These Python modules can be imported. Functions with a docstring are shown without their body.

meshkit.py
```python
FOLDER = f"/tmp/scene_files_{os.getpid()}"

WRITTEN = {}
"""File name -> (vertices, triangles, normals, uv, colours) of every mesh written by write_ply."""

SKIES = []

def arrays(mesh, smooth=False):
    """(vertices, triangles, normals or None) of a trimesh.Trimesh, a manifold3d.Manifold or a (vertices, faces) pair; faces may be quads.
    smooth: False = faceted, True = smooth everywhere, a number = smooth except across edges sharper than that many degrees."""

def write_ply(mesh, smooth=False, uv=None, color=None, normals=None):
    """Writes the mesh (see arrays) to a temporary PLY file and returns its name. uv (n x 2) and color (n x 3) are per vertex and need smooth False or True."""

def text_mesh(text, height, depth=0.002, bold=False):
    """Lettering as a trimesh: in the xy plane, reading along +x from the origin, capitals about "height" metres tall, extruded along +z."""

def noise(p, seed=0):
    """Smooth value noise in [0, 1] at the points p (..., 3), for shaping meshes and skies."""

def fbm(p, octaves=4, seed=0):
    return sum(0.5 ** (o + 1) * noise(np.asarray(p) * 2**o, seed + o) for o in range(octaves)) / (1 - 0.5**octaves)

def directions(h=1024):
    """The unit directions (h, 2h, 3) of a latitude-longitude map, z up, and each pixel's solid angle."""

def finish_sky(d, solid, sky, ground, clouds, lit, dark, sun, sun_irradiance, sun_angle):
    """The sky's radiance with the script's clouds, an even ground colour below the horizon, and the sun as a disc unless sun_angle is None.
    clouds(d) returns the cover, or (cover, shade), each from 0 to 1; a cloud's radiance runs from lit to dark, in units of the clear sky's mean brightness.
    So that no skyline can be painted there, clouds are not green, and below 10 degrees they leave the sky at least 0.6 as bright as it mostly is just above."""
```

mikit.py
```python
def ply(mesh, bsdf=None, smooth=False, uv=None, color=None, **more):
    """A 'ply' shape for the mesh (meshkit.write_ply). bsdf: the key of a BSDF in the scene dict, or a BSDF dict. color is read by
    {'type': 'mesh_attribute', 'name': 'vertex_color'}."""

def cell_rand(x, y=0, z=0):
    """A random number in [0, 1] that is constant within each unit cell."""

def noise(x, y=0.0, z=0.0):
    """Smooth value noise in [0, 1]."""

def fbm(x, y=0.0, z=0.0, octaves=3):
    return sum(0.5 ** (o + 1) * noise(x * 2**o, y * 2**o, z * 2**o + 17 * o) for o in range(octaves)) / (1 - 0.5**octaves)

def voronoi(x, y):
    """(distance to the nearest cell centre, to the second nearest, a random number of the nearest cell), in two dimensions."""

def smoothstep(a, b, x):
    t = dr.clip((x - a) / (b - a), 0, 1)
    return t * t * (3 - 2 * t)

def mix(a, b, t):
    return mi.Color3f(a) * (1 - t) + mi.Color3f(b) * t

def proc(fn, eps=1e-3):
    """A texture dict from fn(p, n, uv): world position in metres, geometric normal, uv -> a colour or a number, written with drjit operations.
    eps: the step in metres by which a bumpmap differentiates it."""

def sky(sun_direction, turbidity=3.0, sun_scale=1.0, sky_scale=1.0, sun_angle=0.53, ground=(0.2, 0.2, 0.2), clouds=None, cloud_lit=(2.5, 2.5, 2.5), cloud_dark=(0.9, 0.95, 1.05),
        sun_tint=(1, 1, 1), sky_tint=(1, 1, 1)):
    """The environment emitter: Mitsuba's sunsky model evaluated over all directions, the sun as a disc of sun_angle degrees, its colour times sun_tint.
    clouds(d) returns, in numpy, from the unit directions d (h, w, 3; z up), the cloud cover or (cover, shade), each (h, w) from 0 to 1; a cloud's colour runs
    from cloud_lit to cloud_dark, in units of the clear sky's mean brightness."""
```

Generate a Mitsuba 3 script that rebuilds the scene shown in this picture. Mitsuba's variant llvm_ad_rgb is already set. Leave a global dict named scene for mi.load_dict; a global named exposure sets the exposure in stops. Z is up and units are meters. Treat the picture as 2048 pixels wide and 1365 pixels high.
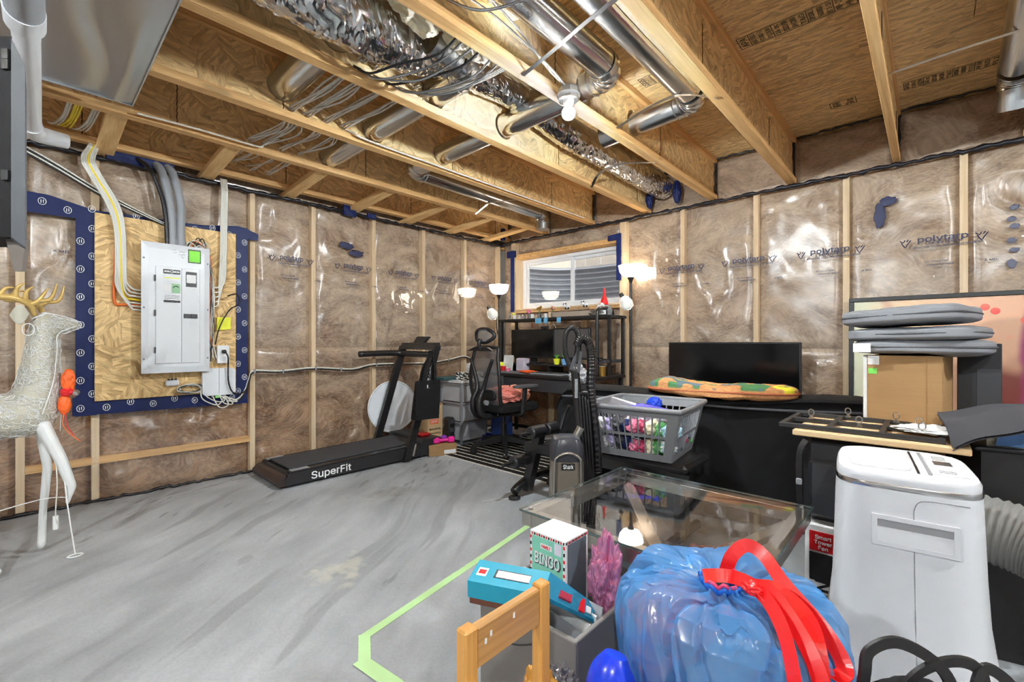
import math, random
import numpy as np
import trimesh
import drjit as dr
import mitsuba as mi
import manifold3d as m3
import mikit
import meshkit
from mikit import noise, fbm, voronoi, cell_rand, smoothstep, mix
from shapely.geometry import Polygon

# ------------------------------------------------------------------ camera, sky, lamps, exposure
T = mi.ScalarTransform4f
scene, labels = {}, {}
EYE, YAW = (0.0, 0.0, 1.046), math.radians(42.81)
scene['camera'] = {'type': 'perspective', 'fov': 97.24, 'fov_axis': 'x', 'near_clip': 0.01, 'far_clip': 200.0,
                   'to_world': T().look_at(origin=EYE, target=(math.cos(YAW), math.sin(YAW), EYE[2]), up=(0, 0, 1))}
exposure = 0.0
scene['sky'] = {**mikit.sky((0.3, -0.5, 0.8), turbidity=4.0, sun_scale=0.0, sky_scale=19.0, sky_tint=(1.08, 1.0, 0.92),
                            clouds=lambda d: 0.9 * np.ones(d.shape[:2]), cloud_lit=(1.3, 1.3, 1.3), cloud_dark=(1, 1, 1)), 'sampling_weight': 1.0}
BULB = (3300.0, 3650.0, 3750.0)
BULB_BACK = (2550.0, 2830.0, 2920.0)          # radiance of a bare bulb
SHADE = (14.0, 12.4, 9.6)                   # radiance of a frosted lamp shade
rng = random.Random(7)
nrg = np.random.default_rng(7)


# ------------------------------------------------------------------ bookkeeping
def key_for(name):
    if name not in scene and name not in used:
        used.add(name)
        return name
    k = 1
    while f'{name}_{k:03d}' in scene or f'{name}_{k:03d}' in used:
        k += 1
    used.add(f'{name}_{k:03d}')
    return f'{name}_{k:03d}'


used = set()


def tag(key, label=None, cat=None, group=None, kind=None):
    d = labels.setdefault(key, {})
    for n, v in (('label', label), ('category', cat), ('group', group), ('kind', kind)):
        if v:
            d[n] = v
    return key


def thing(name, label, cat, group=None):
    return tag(key_for(name), label, cat, group)


def struct(name):
    used.add(name)
    return tag(name, kind='structure')


def put(key, mesh, mat, smooth=False, **more):
    scene[key] = mikit.ply(mesh, mat, smooth=smooth, **more)
    return key


def part(parent, name, mesh, mat, smooth=False, label=None, **more):
    k = key_for(f'{parent}__{name}')
    put(k, mesh, mat, smooth, **more)
    if label:
        labels[k] = {'label': label}
    return k


def single(name, mesh, mat, label, cat, smooth=False, group=None, **more):
    k = thing(name, label, cat, group)
    return put(k, mesh, mat, smooth, **more)


# ------------------------------------------------------------------ mesh helpers
cat = trimesh.util.concatenate


def box(x0, x1, y0, y1, z0, z1, b=0.0):
    if b <= 0:
        m = trimesh.creation.box((abs(x1 - x0), abs(y1 - y0), abs(z1 - z0)))
        m.apply_translation(((x0 + x1) / 2, (y0 + y1) / 2, (z0 + z1) / 2))
        return m
    pts = []
    for x, sx in ((x0, 1), (x1, -1)):
        for y, sy in ((y0, 1), (y1, -1)):
            for z, sz in ((z0, 1), (z1, -1)):
                pts += [(x + sx * b, y + sy * b, z), (x + sx * b, y, z + sz * b), (x, y + sy * b, z + sz * b)]
    return trimesh.convex.convex_hull(np.array(pts))


def hull(pts):
    return trimesh.convex.convex_hull(np.array(pts, float))


def moved(m, loc=(0, 0, 0), rz=0.0, rx=0.0, ry=0.0, s=None):
    m = m.copy()
    if s is not None:
        m.apply_scale(s)
    R = trimesh.transformations.euler_matrix(math.radians(rx), math.radians(ry), math.radians(rz), 'sxyz')
    R[:3, 3] = loc
    m.apply_transform(R)
    return m


def frame(m, o, u, v):
    """local x -> u, y -> v, z -> u x v, origin o"""
    u, v = np.array(u, float), np.array(v, float)
    u /= np.linalg.norm(u)
    v = v - u * (u @ v)
    v /= np.linalg.norm(v)
    M = np.eye(4)
    M[:3, 0], M[:3, 1], M[:3, 2], M[:3, 3] = u, v, np.cross(u, v), o
    m = m.copy()
    m.apply_transform(M)
    return m


def smooth_path(pts, n=6, closed=False):
    p = np.array(pts, float)
    if n <= 1 or len(p) < 3:
        return p
    out, L = [], len(p)
    for i in range(L if closed else L - 1):
        a, b, c, d = (p[(i + k) % L] if closed else p[min(max(i + k, 0), L - 1)] for k in (-1, 0, 1, 2))
        for t in np.arange(n) / n:
            out.append(0.5 * (2 * b + (c - a) * t + (2 * a - 5 * b + 4 * c - d) * t * t + (3 * b - a - 3 * c + d) * t ** 3))
    if not closed:
        out.append(p[-1])
    return np.array(out)


def tube(pts, r, sides=8, n=6, closed=False, flat=None, caps=True):
    """swept tube along a smoothed path; r a number or one per given point; flat=(w, h, up) sweeps a ribbon section"""
    base = np.array(pts, float)
    p = smooth_path(base, n, closed)
    if np.ndim(r):
        rr = smooth_path(np.c_[np.array(r, float), np.zeros(len(base)), np.zeros(len(base))], n, closed)[:, 0]
    else:
        rr = np.full(len(p), r)
    K = len(p)
    t = (np.roll(p, -1, 0) - np.roll(p, 1, 0)) if closed else np.gradient(p, axis=0)
    t /= np.linalg.norm(t, axis=1, keepdims=True) + 1e-12
    ref = np.array([0, 0, 1.0]) if abs(t[0][2]) < 0.9 else np.array([1.0, 0, 0])
    if flat is not None and len(flat) > 2:
        ref = np.array(flat[2], float)
    a = ref - t[0] * (ref @ t[0])
    a /= np.linalg.norm(a)
    A = [a]
    for i in range(1, K):
        a = A[-1] - t[i] * (A[-1] @ t[i])
        a /= np.linalg.norm(a) + 1e-12
        A.append(a)
    A = np.array(A)
    B = np.cross(t, A)
    if flat is not None:
        w, h = flat[0] / 2, flat[1] / 2
        sec = np.array([(-w, -h), (w, -h), (w, h), (-w, h)])
        v = p[:, None] + sec[None, :, :1] * B[:, None] + sec[None, :, 1:] * A[:, None]
    else:
        ang = np.arange(sides) * 2 * np.pi / sides
        v = p[:, None] + rr[:, None, None] * (np.cos(ang)[None, :, None] * A[:, None] + np.sin(ang)[None, :, None] * B[:, None])
    s = v.shape[1]
    f = []
    for i in range(K if closed else K - 1):
        i2 = (i + 1) % K
        for j in range(s):
            j2 = (j + 1) % s
            f += [(i * s + j, i * s + j2, i2 * s + j2), (i * s + j, i2 * s + j2, i2 * s + j)]
    v = v.reshape(-1, 3)
    if not closed and caps:
        c0, c1 = len(v), len(v) + 1
        v = np.vstack([v, p[:1], p[-1:]])
        for j in range(s):
            j2 = (j + 1) % s
            f += [(c0, j2, j), (c1, (K - 1) * s + j, (K - 1) * s + j2)]
    return trimesh.Trimesh(v, f, process=False)


def cyl(p0, p1, r, r2=None, sides=20):
    return tube([p0, p1], [r, r if r2 is None else r2], sides=sides, n=1)


def lathe(profile, loc=(0, 0, 0), sides=28):
    m = trimesh.creation.revolve(np.array(profile, float), sections=sides)
    m.apply_translation(loc)
    return m


def prism(poly, d, holes=None):
    return trimesh.creation.extrude_polygon(Polygon(poly, holes or []), d, engine='earcut')


def round_rect(w, h, r, n=5):
    pts = []
    for cx, cy, a0 in ((w / 2 - r, h / 2 - r, 0), (-w / 2 + r, h / 2 - r, 90), (-w / 2 + r, -h / 2 + r, 180), (w / 2 - r, -h / 2 + r, 270)):
        for k in range(n + 1):
            a = math.radians(a0 + 90 * k / n)
            pts.append((cx + r * math.cos(a), cy + r * math.sin(a)))
    return pts


def grid(nu, nv, fn):
    """sheet: fn(u, v arrays in 0..1) -> (..., 3)"""
    u, v = np.meshgrid(np.linspace(0, 1, nu), np.linspace(0, 1, nv), indexing='ij')
    P = fn(u, v).reshape(-1, 3)
    i, j = np.meshgrid(np.arange(nu - 1), np.arange(nv - 1), indexing='ij')
    a = (i * nv + j).ravel()
    f = np.vstack([np.c_[a, a + nv, a + nv + 1], np.c_[a, a + nv + 1, a + 1]])
    return trimesh.Trimesh(P, f, process=False)


def loft(rings, caps=True):
    K, s = len(rings), len(rings[0])
    v = np.array(rings, float).reshape(-1, 3)
    f = []
    for i in range(K - 1):
        for j in range(s):
            j2 = (j + 1) % s
            f += [(i * s + j, i * s + j2, (i + 1) * s + j2), (i * s + j, (i + 1) * s + j2, (i + 1) * s + j)]
    if caps:
        c0, c1 = len(v), len(v) + 1
        v = np.vstack([v, np.mean(rings[0], 0, keepdims=True), np.mean(rings[-1], 0, keepdims=True)])
        for j in range(s):
            j2 = (j + 1) % s
            f += [(c0, j2, j), (c1, (K - 1) * s + j, (K - 1) * s + j2)]
    return trimesh.Trimesh(v, f, process=False)


def cushion(w, d, h, n=26, power=4.0, wob=0.0, seed=0, freq=8.0):
    """soft pad in local coordinates, bottom roughly at z=0"""
    s = trimesh.creation.icosphere(subdivisions=5)
    v = s.vertices.copy()
    q = np.sign(v) * np.abs(v) ** (2.0 / power)
    m = np.max(np.abs(v[:, :2]), axis=1)
    r = (np.abs(v[:, 0]) ** power + np.abs(v[:, 1]) ** power) ** (1 / power)
    k = np.hypot(v[:, 0], v[:, 1]) / np.maximum(r, 1e-6)
    x, y = v[:, 0] * k, v[:, 1] * k
    z = np.sign(v[:, 2]) * np.abs(v[:, 2]) ** 0.26 * (1 - 0.15 * np.clip(np.abs(x), 0, 1) ** 8) * (1 - 0.15 * np.clip(np.abs(y), 0, 1) ** 8)
    P = np.c_[x * w / 2, y * d / 2, z * h / 2 + h / 2]
    if wob:
        nn = meshkit.fbm(P * freq + seed * 3.7, 3, seed) - 0.5
        P[:, 2] += wob * nn * np.clip(np.abs(v[:, 2]) * 2, 0, 1)
        P[:, 0] += wob * 0.6 * (meshkit.noise(P * freq * 0.7, seed + 5) - 0.5)
        P[:, 1] += wob * 0.6 * (meshkit.noise(P * freq * 0.7, seed + 9) - 0.5)
    return trimesh.Trimesh(P, s.faces, process=False)


def blob(loc, r, amp=0.3, freq=2.0, seed=0, sub=3):
    s = trimesh.creation.icosphere(subdivisions=sub)
    v = s.vertices * (1 + amp * 2 * (meshkit.fbm(s.vertices * freq + seed * 5.1, 3, seed)[:, None] - 0.5))
    return trimesh.Trimesh(v * np.array(r) + np.array(loc), s.faces, process=False)


def soft(man, edge=0.02, rounds=6):
    man = man.refine_to_length(edge)
    q = man.to_mesh()
    m = trimesh.Trimesh(np.array(q.vert_properties[:, :3]), np.array(q.tri_verts), process=True)
    trimesh.smoothing.filter_taubin(m, iterations=rounds * 2)
    return m


def bone(a, b, ra, rb, seg=16):
    return m3.Manifold.batch_hull([m3.Manifold.sphere(ra, seg).translate(tuple(map(float, a))), m3.Manifold.sphere(rb, seg).translate(tuple(map(float, b)))])


_texts = {}


def text(s, h, o, u, v, width=None, depth=0.0006, bold=True):
    """lettering of height h reading along u, up along v, centred on o"""
    if (s, bold) not in _texts:
        m = meshkit.text_mesh(s, 1.0, 1.0, bold)
        b = m.bounds
        m.apply_translation((-(b[0][0] + b[1][0]) / 2, -0.5, 0))
        _texts[s, bold] = (m, b[1][0] - b[0][0])
    m, w = _texts[s, bold]
    m = m.copy()
    m.apply_scale((width / w if width else h, h, depth))
    return frame(m, o, u, v)


# ------------------------------------------------------------------ materials
def lin(c):
    if isinstance(c, str):
        c = [int(c[i:i + 2], 16) for i in (1, 3, 5)]
    return [((x / 255 + 0.055) / 1.055) ** 2.4 if x > 10 else x / 255 / 12.92 for x in c]


def tex(c):
    return c if isinstance(c, dict) else {'type': 'rgb', 'value': lin(c)}


def M(name, c, rough=0.6, metal=0.0, spec=0.5, **kw):
    b = {'type': 'principled', 'base_color': tex(c), 'roughness': rough, 'metallic': metal, 'specular': spec, **kw}
    scene['mat_' + name] = {'type': 'twosided', 'bsdf': b}
    return 'mat_' + name


def bumped(name, inner_c, bump_fn, scale, rough=0.6, metal=0.0, spec=0.5, eps=1e-3, **kw):
    b = {'type': 'principled', 'base_color': tex(inner_c), 'roughness': rough, 'metallic': metal, 'specular': spec, **kw}
    scene['mat_' + name] = {'type': 'twosided', 'bsdf': {'type': 'bumpmap', 'arbitrary': mikit.proc(bump_fn, eps), 'scale': scale, 'bsdf': b}}
    return 'mat_' + name


L = lin


def t_osb(p, n, uv):
    flat = dr.abs(n.z) > 0.5
    u, v = dr.select(flat, p.y, p.x), dr.select(flat, p.x, p.z)
    _, _, w0 = voronoi(u * 9, v * 9)
    a = (w0 - 0.5) * dr.select(flat, 0.5, 3.0)
    ca, sa = dr.cos(a), dr.sin(a)
    uu, vv = u * ca + v * sa, v * ca - u * sa
    d1, d2, w = voronoi(uu * 13, vv * 75)
    g = noise(uu * 45, vv * 420)
    big = fbm(u * 2.2, v * 2.2, 3.0, 2)
    t = dr.clip(0.55 * w + 0.28 * g + 0.5 * (big - 0.5) + 0.17, 0, 1)
    col = mix(L((152, 114, 64)), L((246, 212, 156)), t)
    dark = smoothstep(0.80, 0.97, noise(uu * 10 + 40, vv * 50 + 9))
    edge = smoothstep(0.0, 0.10, d2 - d1)
    return mix(col, L((92, 58, 26)), dark * 0.4) * (0.84 + 0.16 * edge)


def t_wood(axis, c0, c1):
    def fn(p, n, uv):
        q = [p.x, p.y, p.z]
        s = [55.0, 55.0, 55.0]
        s[axis] = 1.6
        g = fbm(q[0] * s[0] + 3, q[1] * s[1], q[2] * s[2], 3)
        s2 = [x * 3.5 for x in s]
        f = noise(q[0] * s2[0], q[1] * s2[1], q[2] * s2[2])
        kn = smoothstep(0.86, 0.93, noise(q[0] * (3 if axis == 0 else 16), q[1] * (3 if axis == 1 else 16), q[2] * (3 if axis == 2 else 16)))
        return mix(L(c0), L(c1), dr.clip(0.15 + 0.9 * (g - 0.2) + 0.25 * (f - 0.5), 0, 1)) * (1 - 0.35 * kn)
    return fn


def t_batt(p, n, uv):
    a = fbm(p.x * 2.2, p.y * 2.2, p.z * 2.2, 3) - 0.5
    b = fbm(p.x * 2.2 + 31, p.y * 2.2 + 7, p.z * 2.2, 3) - 0.5
    x, y, z = p.x + 0.45 * a, p.y + 0.45 * a, p.z + 0.45 * b
    f = fbm(x * 6, y * 6, z * 8, 5)
    r = 1 - dr.abs(2 * fbm(x * 18, y * 18, z * 26, 2) - 1)
    h = fbm(x * 55 + 5, y * 55, z * 80, 2)
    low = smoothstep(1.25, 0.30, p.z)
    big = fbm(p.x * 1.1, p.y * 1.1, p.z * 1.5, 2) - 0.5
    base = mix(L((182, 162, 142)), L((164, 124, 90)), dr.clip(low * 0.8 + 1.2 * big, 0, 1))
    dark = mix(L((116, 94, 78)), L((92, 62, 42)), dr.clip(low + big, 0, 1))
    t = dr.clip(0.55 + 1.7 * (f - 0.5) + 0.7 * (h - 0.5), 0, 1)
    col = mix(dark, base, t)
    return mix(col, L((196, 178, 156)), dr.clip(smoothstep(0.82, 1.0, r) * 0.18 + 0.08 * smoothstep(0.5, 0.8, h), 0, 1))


def t_concrete(p, n, uv):
    a = fbm(p.x * 1.4 + 5, p.y * 1.4, 0.3, 3) - 0.5
    b = fbm(p.x * 1.4, p.y * 1.4 + 9, 4.3, 3) - 0.5
    x, y = p.x + 0.28 * a, p.y + 0.28 * b
    ca = 0.8
    u, v = x * ca + y * 0.6, y * ca - x * 0.6
    s = fbm(u * 2.2, v * 9.0, 0.0, 4)
    m = fbm(x * 2.0, y * 2.0, 7.0, 4)
    f = noise(p.x * 160, p.y * 160)
    t = dr.clip(0.5 + 0.9 * (s - 0.5) + 0.9 * (m - 0.5), 0, 1)
    col = mix(L((130, 132, 134)), L((174, 175, 177)), t)
    marks = smoothstep(0.73, 0.80, fbm(u * 6, v * 30, 2.0, 2)) * smoothstep(0.5, 0.62, fbm(p.x * 1.7 + 3, p.y * 1.7, 5.0, 2))
    col = mix(col, L((88, 87, 88)), marks * 0.4)
    trowel = smoothstep(0.60, 0.72, fbm(u * 1.2 + 9, v * 12, 1.0, 3)) * 0.35
    col = mix(col, L((112, 112, 113)), trowel)
    d = dr.sqrt(dr.square((p.x - 1.70) * 1.0) + dr.square((p.y - 2.72) * 1.6))
    st = smoothstep(0.24, 0.02, d + 0.25 * (fbm(p.x * 14, p.y * 14, 0.0, 3) - 0.5)) * 0.45
    col = mix(col, L((112, 100, 90)), st)
    d2 = dr.sqrt(dr.square((p.x - 0.98) * 1.2) + dr.square(p.y - 1.98))
    st2 = smoothstep(0.16, 0.02, d2 + 0.3 * (fbm(p.x * 18, p.y * 18, 2.0, 3) - 0.5)) * 0.4
    col = mix(col, L((205, 198, 180)), st2)
    return col * (0.95 + 0.1 * f)


def t_card(c):
    def fn(p, n, uv):
        g = noise(p.x * 4, p.y * 4, p.z * 260)
        f = fbm(p.x * 6, p.y * 6, p.z * 6, 2)
        return mi.Color3f(L(c)) * (0.9 + 0.08 * g + 0.22 * (f - 0.5))
    return fn


OSB = M('osb', mikit.proc(t_osb), 0.75, spec=0.3)
FLANGE = M('flange', mikit.proc(t_wood(0, (178, 128, 72), (236, 196, 140))), 0.65, spec=0.3)
STUD = M('stud', mikit.proc(t_wood(2, (196, 168, 132), (232, 212, 182))), 0.65, spec=0.3)
BLOCK = M('block', mikit.proc(t_wood(1, (196, 150, 92), (238, 202, 148))), 0.65, spec=0.3)
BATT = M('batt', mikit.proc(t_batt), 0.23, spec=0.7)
CONC = M('concrete', mikit.proc(t_concrete), 0.55, spec=0.4)
CARD = M('cardboard', mikit.proc(t_card((156, 122, 84))), 0.8, spec=0.2)
scene['mat_film'] = {'type': 'thindielectric', 'int_ior': 1.5}
scene['mat_pane'] = {'type': 'thindielectric', 'int_ior': 1.5}
BLACK = M('black', (24, 24, 26), 0.45)
BLACKM = M('black_metal', (26, 26, 28), 0.32, spec=0.6)
CLOTHB = M('black_cloth', (20, 20, 22), 0.85, spec=0.25, sheen=0.3)
WHITE = M('white_paint', (212, 213, 216), 0.35)
VINYL = M('white_vinyl', (214, 216, 220), 0.3)
PAPER = M('white_paper', (222, 222, 221), 0.7)
GALV = M('galvanised', (196, 198, 200), 0.20, metal=1.0)
GALV2 = M('galvanised_dull', (180, 182, 184), 0.34, metal=1.0)
FOIL = M('foil', (214, 216, 218), 0.13, metal=1.0)
CHROME = M('chrome', (214, 214, 216), 0.12, metal=1.0)
STEEL = M('brushed_steel', (176, 172, 166), 0.28, metal=1.0)
NAVY = M('navy_tape', (18, 30, 76), 0.5, spec=0.25)
NAVYINK = M('navy_ink', (38, 42, 74), 0.6)
SEAL = M('sealant', (20, 20, 26), 0.35)
CABLE = M('cable_white', (208, 204, 194), 0.45)
CABLEK = M('cable_black', (22, 22, 24), 0.4)
CABLEY = M('cable_yellow', (232, 205, 40), 0.45)
CABLEO = M('cable_orange', (226, 110, 40), 0.45)
PVCG = M('conduit_grey', (136, 138, 142), 0.4)
GREENT = M('green_tape', (186, 220, 158), 0.7)
RED = M('red', (212, 32, 36), 0.35)
TEAL = M('teal', (26, 148, 176), 0.5)
MINT = M('mint', (128, 196, 172), 0.5)
ORANGE = M('orange', (236, 98, 34), 0.5)
GREY = M('grey_plastic', (118, 119, 122), 0.4)
DGREY = M('dark_grey', (58, 58, 62), 0.5)
LIME = M('lime', (128, 216, 60), 0.55)
YEL = M('yellow', (226, 224, 50), 0.55)
BLUE = M('blue', (24, 66, 200), 0.35)
SCREEN = M('screen', (9, 9, 11), 0.12)
SKIN = M('white_shade', (246, 244, 238), 0.4)
FOAM = M('cream_foam', (236, 226, 196), 0.8)


# ------------------------------------------------------------------ the setting
XR, YL = 4.09, 3.97            # the right and the left wall, stud faces
ZP = 2.26                      # top of the wall framing
ZJ, ZS = 2.295, 2.655          # underside of joists, underside of subfloor
XB, YB = -2.9, -2.6            # the far ends of the basement behind the camera

struct('floor')
put('floor', box(XB - 0.1, XR + 0.25, YB - 0.1, YL + 0.25, -0.12, 0.0), CONC)


def batt_mesh(o, u, n, w, h, seed, puff=0.035, base=-0.055):
    """insulation batt filling a stud bay: o lower corner, u along the wall, n towards the room"""
    o, u, n = (np.array(q, float) for q in (o, u, n))
    nu, nv = max(6, int(w / 0.022)), max(6, int(h / 0.022))

    def fn(a, b):
        P = o + u * (a * w)[..., None] + np.array([0, 0, 1.0]) * (b * h)[..., None]
        e = np.clip(np.minimum(np.minimum(a, 1 - a) * w, np.minimum(b, 1 - b) * h) / 0.05, 0, 1)
        q = P + 0.25 * (meshkit.fbm(P * 2.0 + seed, 2, seed)[..., None] - 0.5)
        big = meshkit.fbm(q * 3.2 + seed, 2, seed) - 0.5
        crease = np.abs(meshkit.noise(q * np.array([9, 9, 3.0]) + seed, seed + 2) - 0.5)
        patch = np.clip((meshkit.fbm(P * 1.3 + 40, 2, 5) - 0.40) * 6, 0, 1)
        d = base + puff * (0.55 * e ** 0.5) + 0.034 * big * e + 0.017 * patch * np.exp(-(crease / 0.07) ** 2) * e + 0.004 * patch * (meshkit.fbm(q * np.array([26, 26, 14.0]), 2, seed) - 0.5)
        return P + n * np.minimum(d, -0.012)[..., None]
    m = grid(nu, nv, fn)
    if np.cross(u, (0, 0, 1)) @ n < 0:
        m.invert()
    return m


def film_mesh(o, u, n, w, h, studs, seed, hole=None, step=0.014):
    o, u, n = (np.array(q, float) for q in (o, u, n))
    nu, nv = int(w / step), int(h / step)

    def fn(a, b):
        s, z = a * w, b * h
        P = np.stack([s, z, 0 * s], -1)
        near = np.min(np.abs(s[..., None] - np.array(studs)), -1)
        sag = np.clip(near / 0.15, 0, 1)
        warp = meshkit.fbm(P * np.array([1.2, 1.2, 1]) + seed, 2, seed)
        big = meshkit.fbm(P * np.array([2.4, 1.6, 1]) + 11 + seed, 3, seed + 1) - 0.5
        x2, z2 = s + 0.35 * warp, z + 0.3 * warp
        c1 = np.abs(meshkit.noise(np.stack([x2 * 9, z2 * 2.2, 0 * s + 3], -1), seed + 2) - 0.5)
        c2 = np.abs(meshkit.noise(np.stack([x2 * 4 + z2 * 5, z2 * 6 - x2 * 2, 0 * s + 8], -1), seed + 3) - 0.5)
        ridge = np.exp(-(c1 / 0.06) ** 2) * 0.0035 + np.exp(-(c2 / 0.05) ** 2) * 0.0022
        fine = 0.0012 * (meshkit.fbm(np.stack([x2 * 26, z2 * 11, 0 * s], -1), 2, seed + 4) - 0.5)
        patch = np.clip((meshkit.fbm(P * 1.1 + 40, 2, seed + 7) - 0.38) * 5, 0.12, 1)
        d = 0.006 + (0.022 * big * sag + (ridge + fine) * patch) * (0.3 + 0.7 * sag)
        return o + u * s[..., None] + np.array([0, 0, 1.0]) * z[..., None] + n * np.maximum(d, 0.001)[..., None]
    m = grid(nu, nv, fn)
    if np.cross(u, (0, 0, 1)) @ n < 0:
        m.invert()
    if hole is not None:
        c = m.triangles_center - o
        s, z = c @ u, c[:, 2]
        keep = np.ones(len(s), bool)
        for (a0, a1, b0, b1) in hole:
            keep &= ~((s > a0) & (s < a1) & (z > b0) & (z < b1))
        m.update_faces(keep)
        m.remove_unreferenced_vertices()
    return m


# --- left wall (faces -y): studs, plates, batts, vapour barrier
struct('wall_left')
put('wall_left', box(XB, XR + 0.25, YL + 0.145, YL + 0.25, 0.0, ZS), CONC)
LS = [-1.5, -0.89, -0.28 + 0.26, 0.31, 1.235, 1.722, 2.309, 2.897, 3.485]
SW = 0.038
for x in LS:
    part('wall_left', 'stud', box(x - SW / 2, x + SW / 2, YL, YL + 0.14, 0.002, ZP - 0.002), STUD)
part('wall_left', 'stud', box(XR - 0.06, XR - 0.022, YL, YL + 0.14, 0.002, ZP - 0.002), STUD)
part('wall_left', 'plate', box(XB, XR + 0.14, YL + 0.06, YL + 0.14, 0.0, 0.038), FLANGE)
part('wall_left', 'plate', box(XB, XR + 0.14, YL + 0.06, YL + 0.14, ZP - 0.04, ZP), FLANGE)
part('wall_left', 'rail', box(0.0, 1.215, YL, YL + 0.05, 0.245, 0.29), FLANGE)
edges = [-2.2] + LS + [XR - 0.04]
for i in range(len(edges) - 1):
    a, b = edges[i] + SW / 2, edges[i + 1] - SW / 2
    for z0, z1 in ((0.004, 0.986), (0.986, ZP - 0.002)):
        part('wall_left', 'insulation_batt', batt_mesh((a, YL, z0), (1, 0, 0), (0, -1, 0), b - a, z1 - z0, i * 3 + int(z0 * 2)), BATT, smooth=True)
part('wall_left', 'vapour_barrier', film_mesh((-1.6, YL - 0.002, 0.012), (1, 0, 0), (0, -1, 0), XR + 1.6, ZP - 0.02, [x + 1.6 for x in LS], 3,
     hole=[(1.6 + 0.30, 1.6 + 1.10, 0.66, 1.88)]), 'mat_film', smooth=True)

# --- right wall (faces -x), with the window opening
struct('wall_right')
WY0, WY1, WZ0, WZ1 = 2.305, 3.725, 1.43, 2.05
WX = XR + 0.13
for nm, b in (('', (YB, WY0 - 0.04, 0, ZS)),):
    put('wall_right', cat([box(XR + 0.145, XR + 0.25, YB, WY0, 0, ZS), box(XR + 0.145, XR + 0.25, WY1, YL + 0.14, 0, ZS),
                           box(XR + 0.145, XR + 0.25, WY0, WY1, 0, WZ0), box(XR + 0.145, XR + 0.25, WY0, WY1, WZ1, ZS)]), CONC)
RS = [-2.0, -1.38, -0.77, -0.16, 0.451, 1.051, 1.662]
for y in RS:
    part('wall_right', 'stud', box(XR, XR + 0.14, y - SW / 2, y + SW / 2, 0.002, ZP - 0.002), STUD)
for y in (2.246, 2.284, 3.746, 3.784):
    part('wall_right', 'stud', box(XR, XR + 0.14, y - SW / 2, y + SW / 2, 0.002, ZP - 0.002), STUD)
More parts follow.
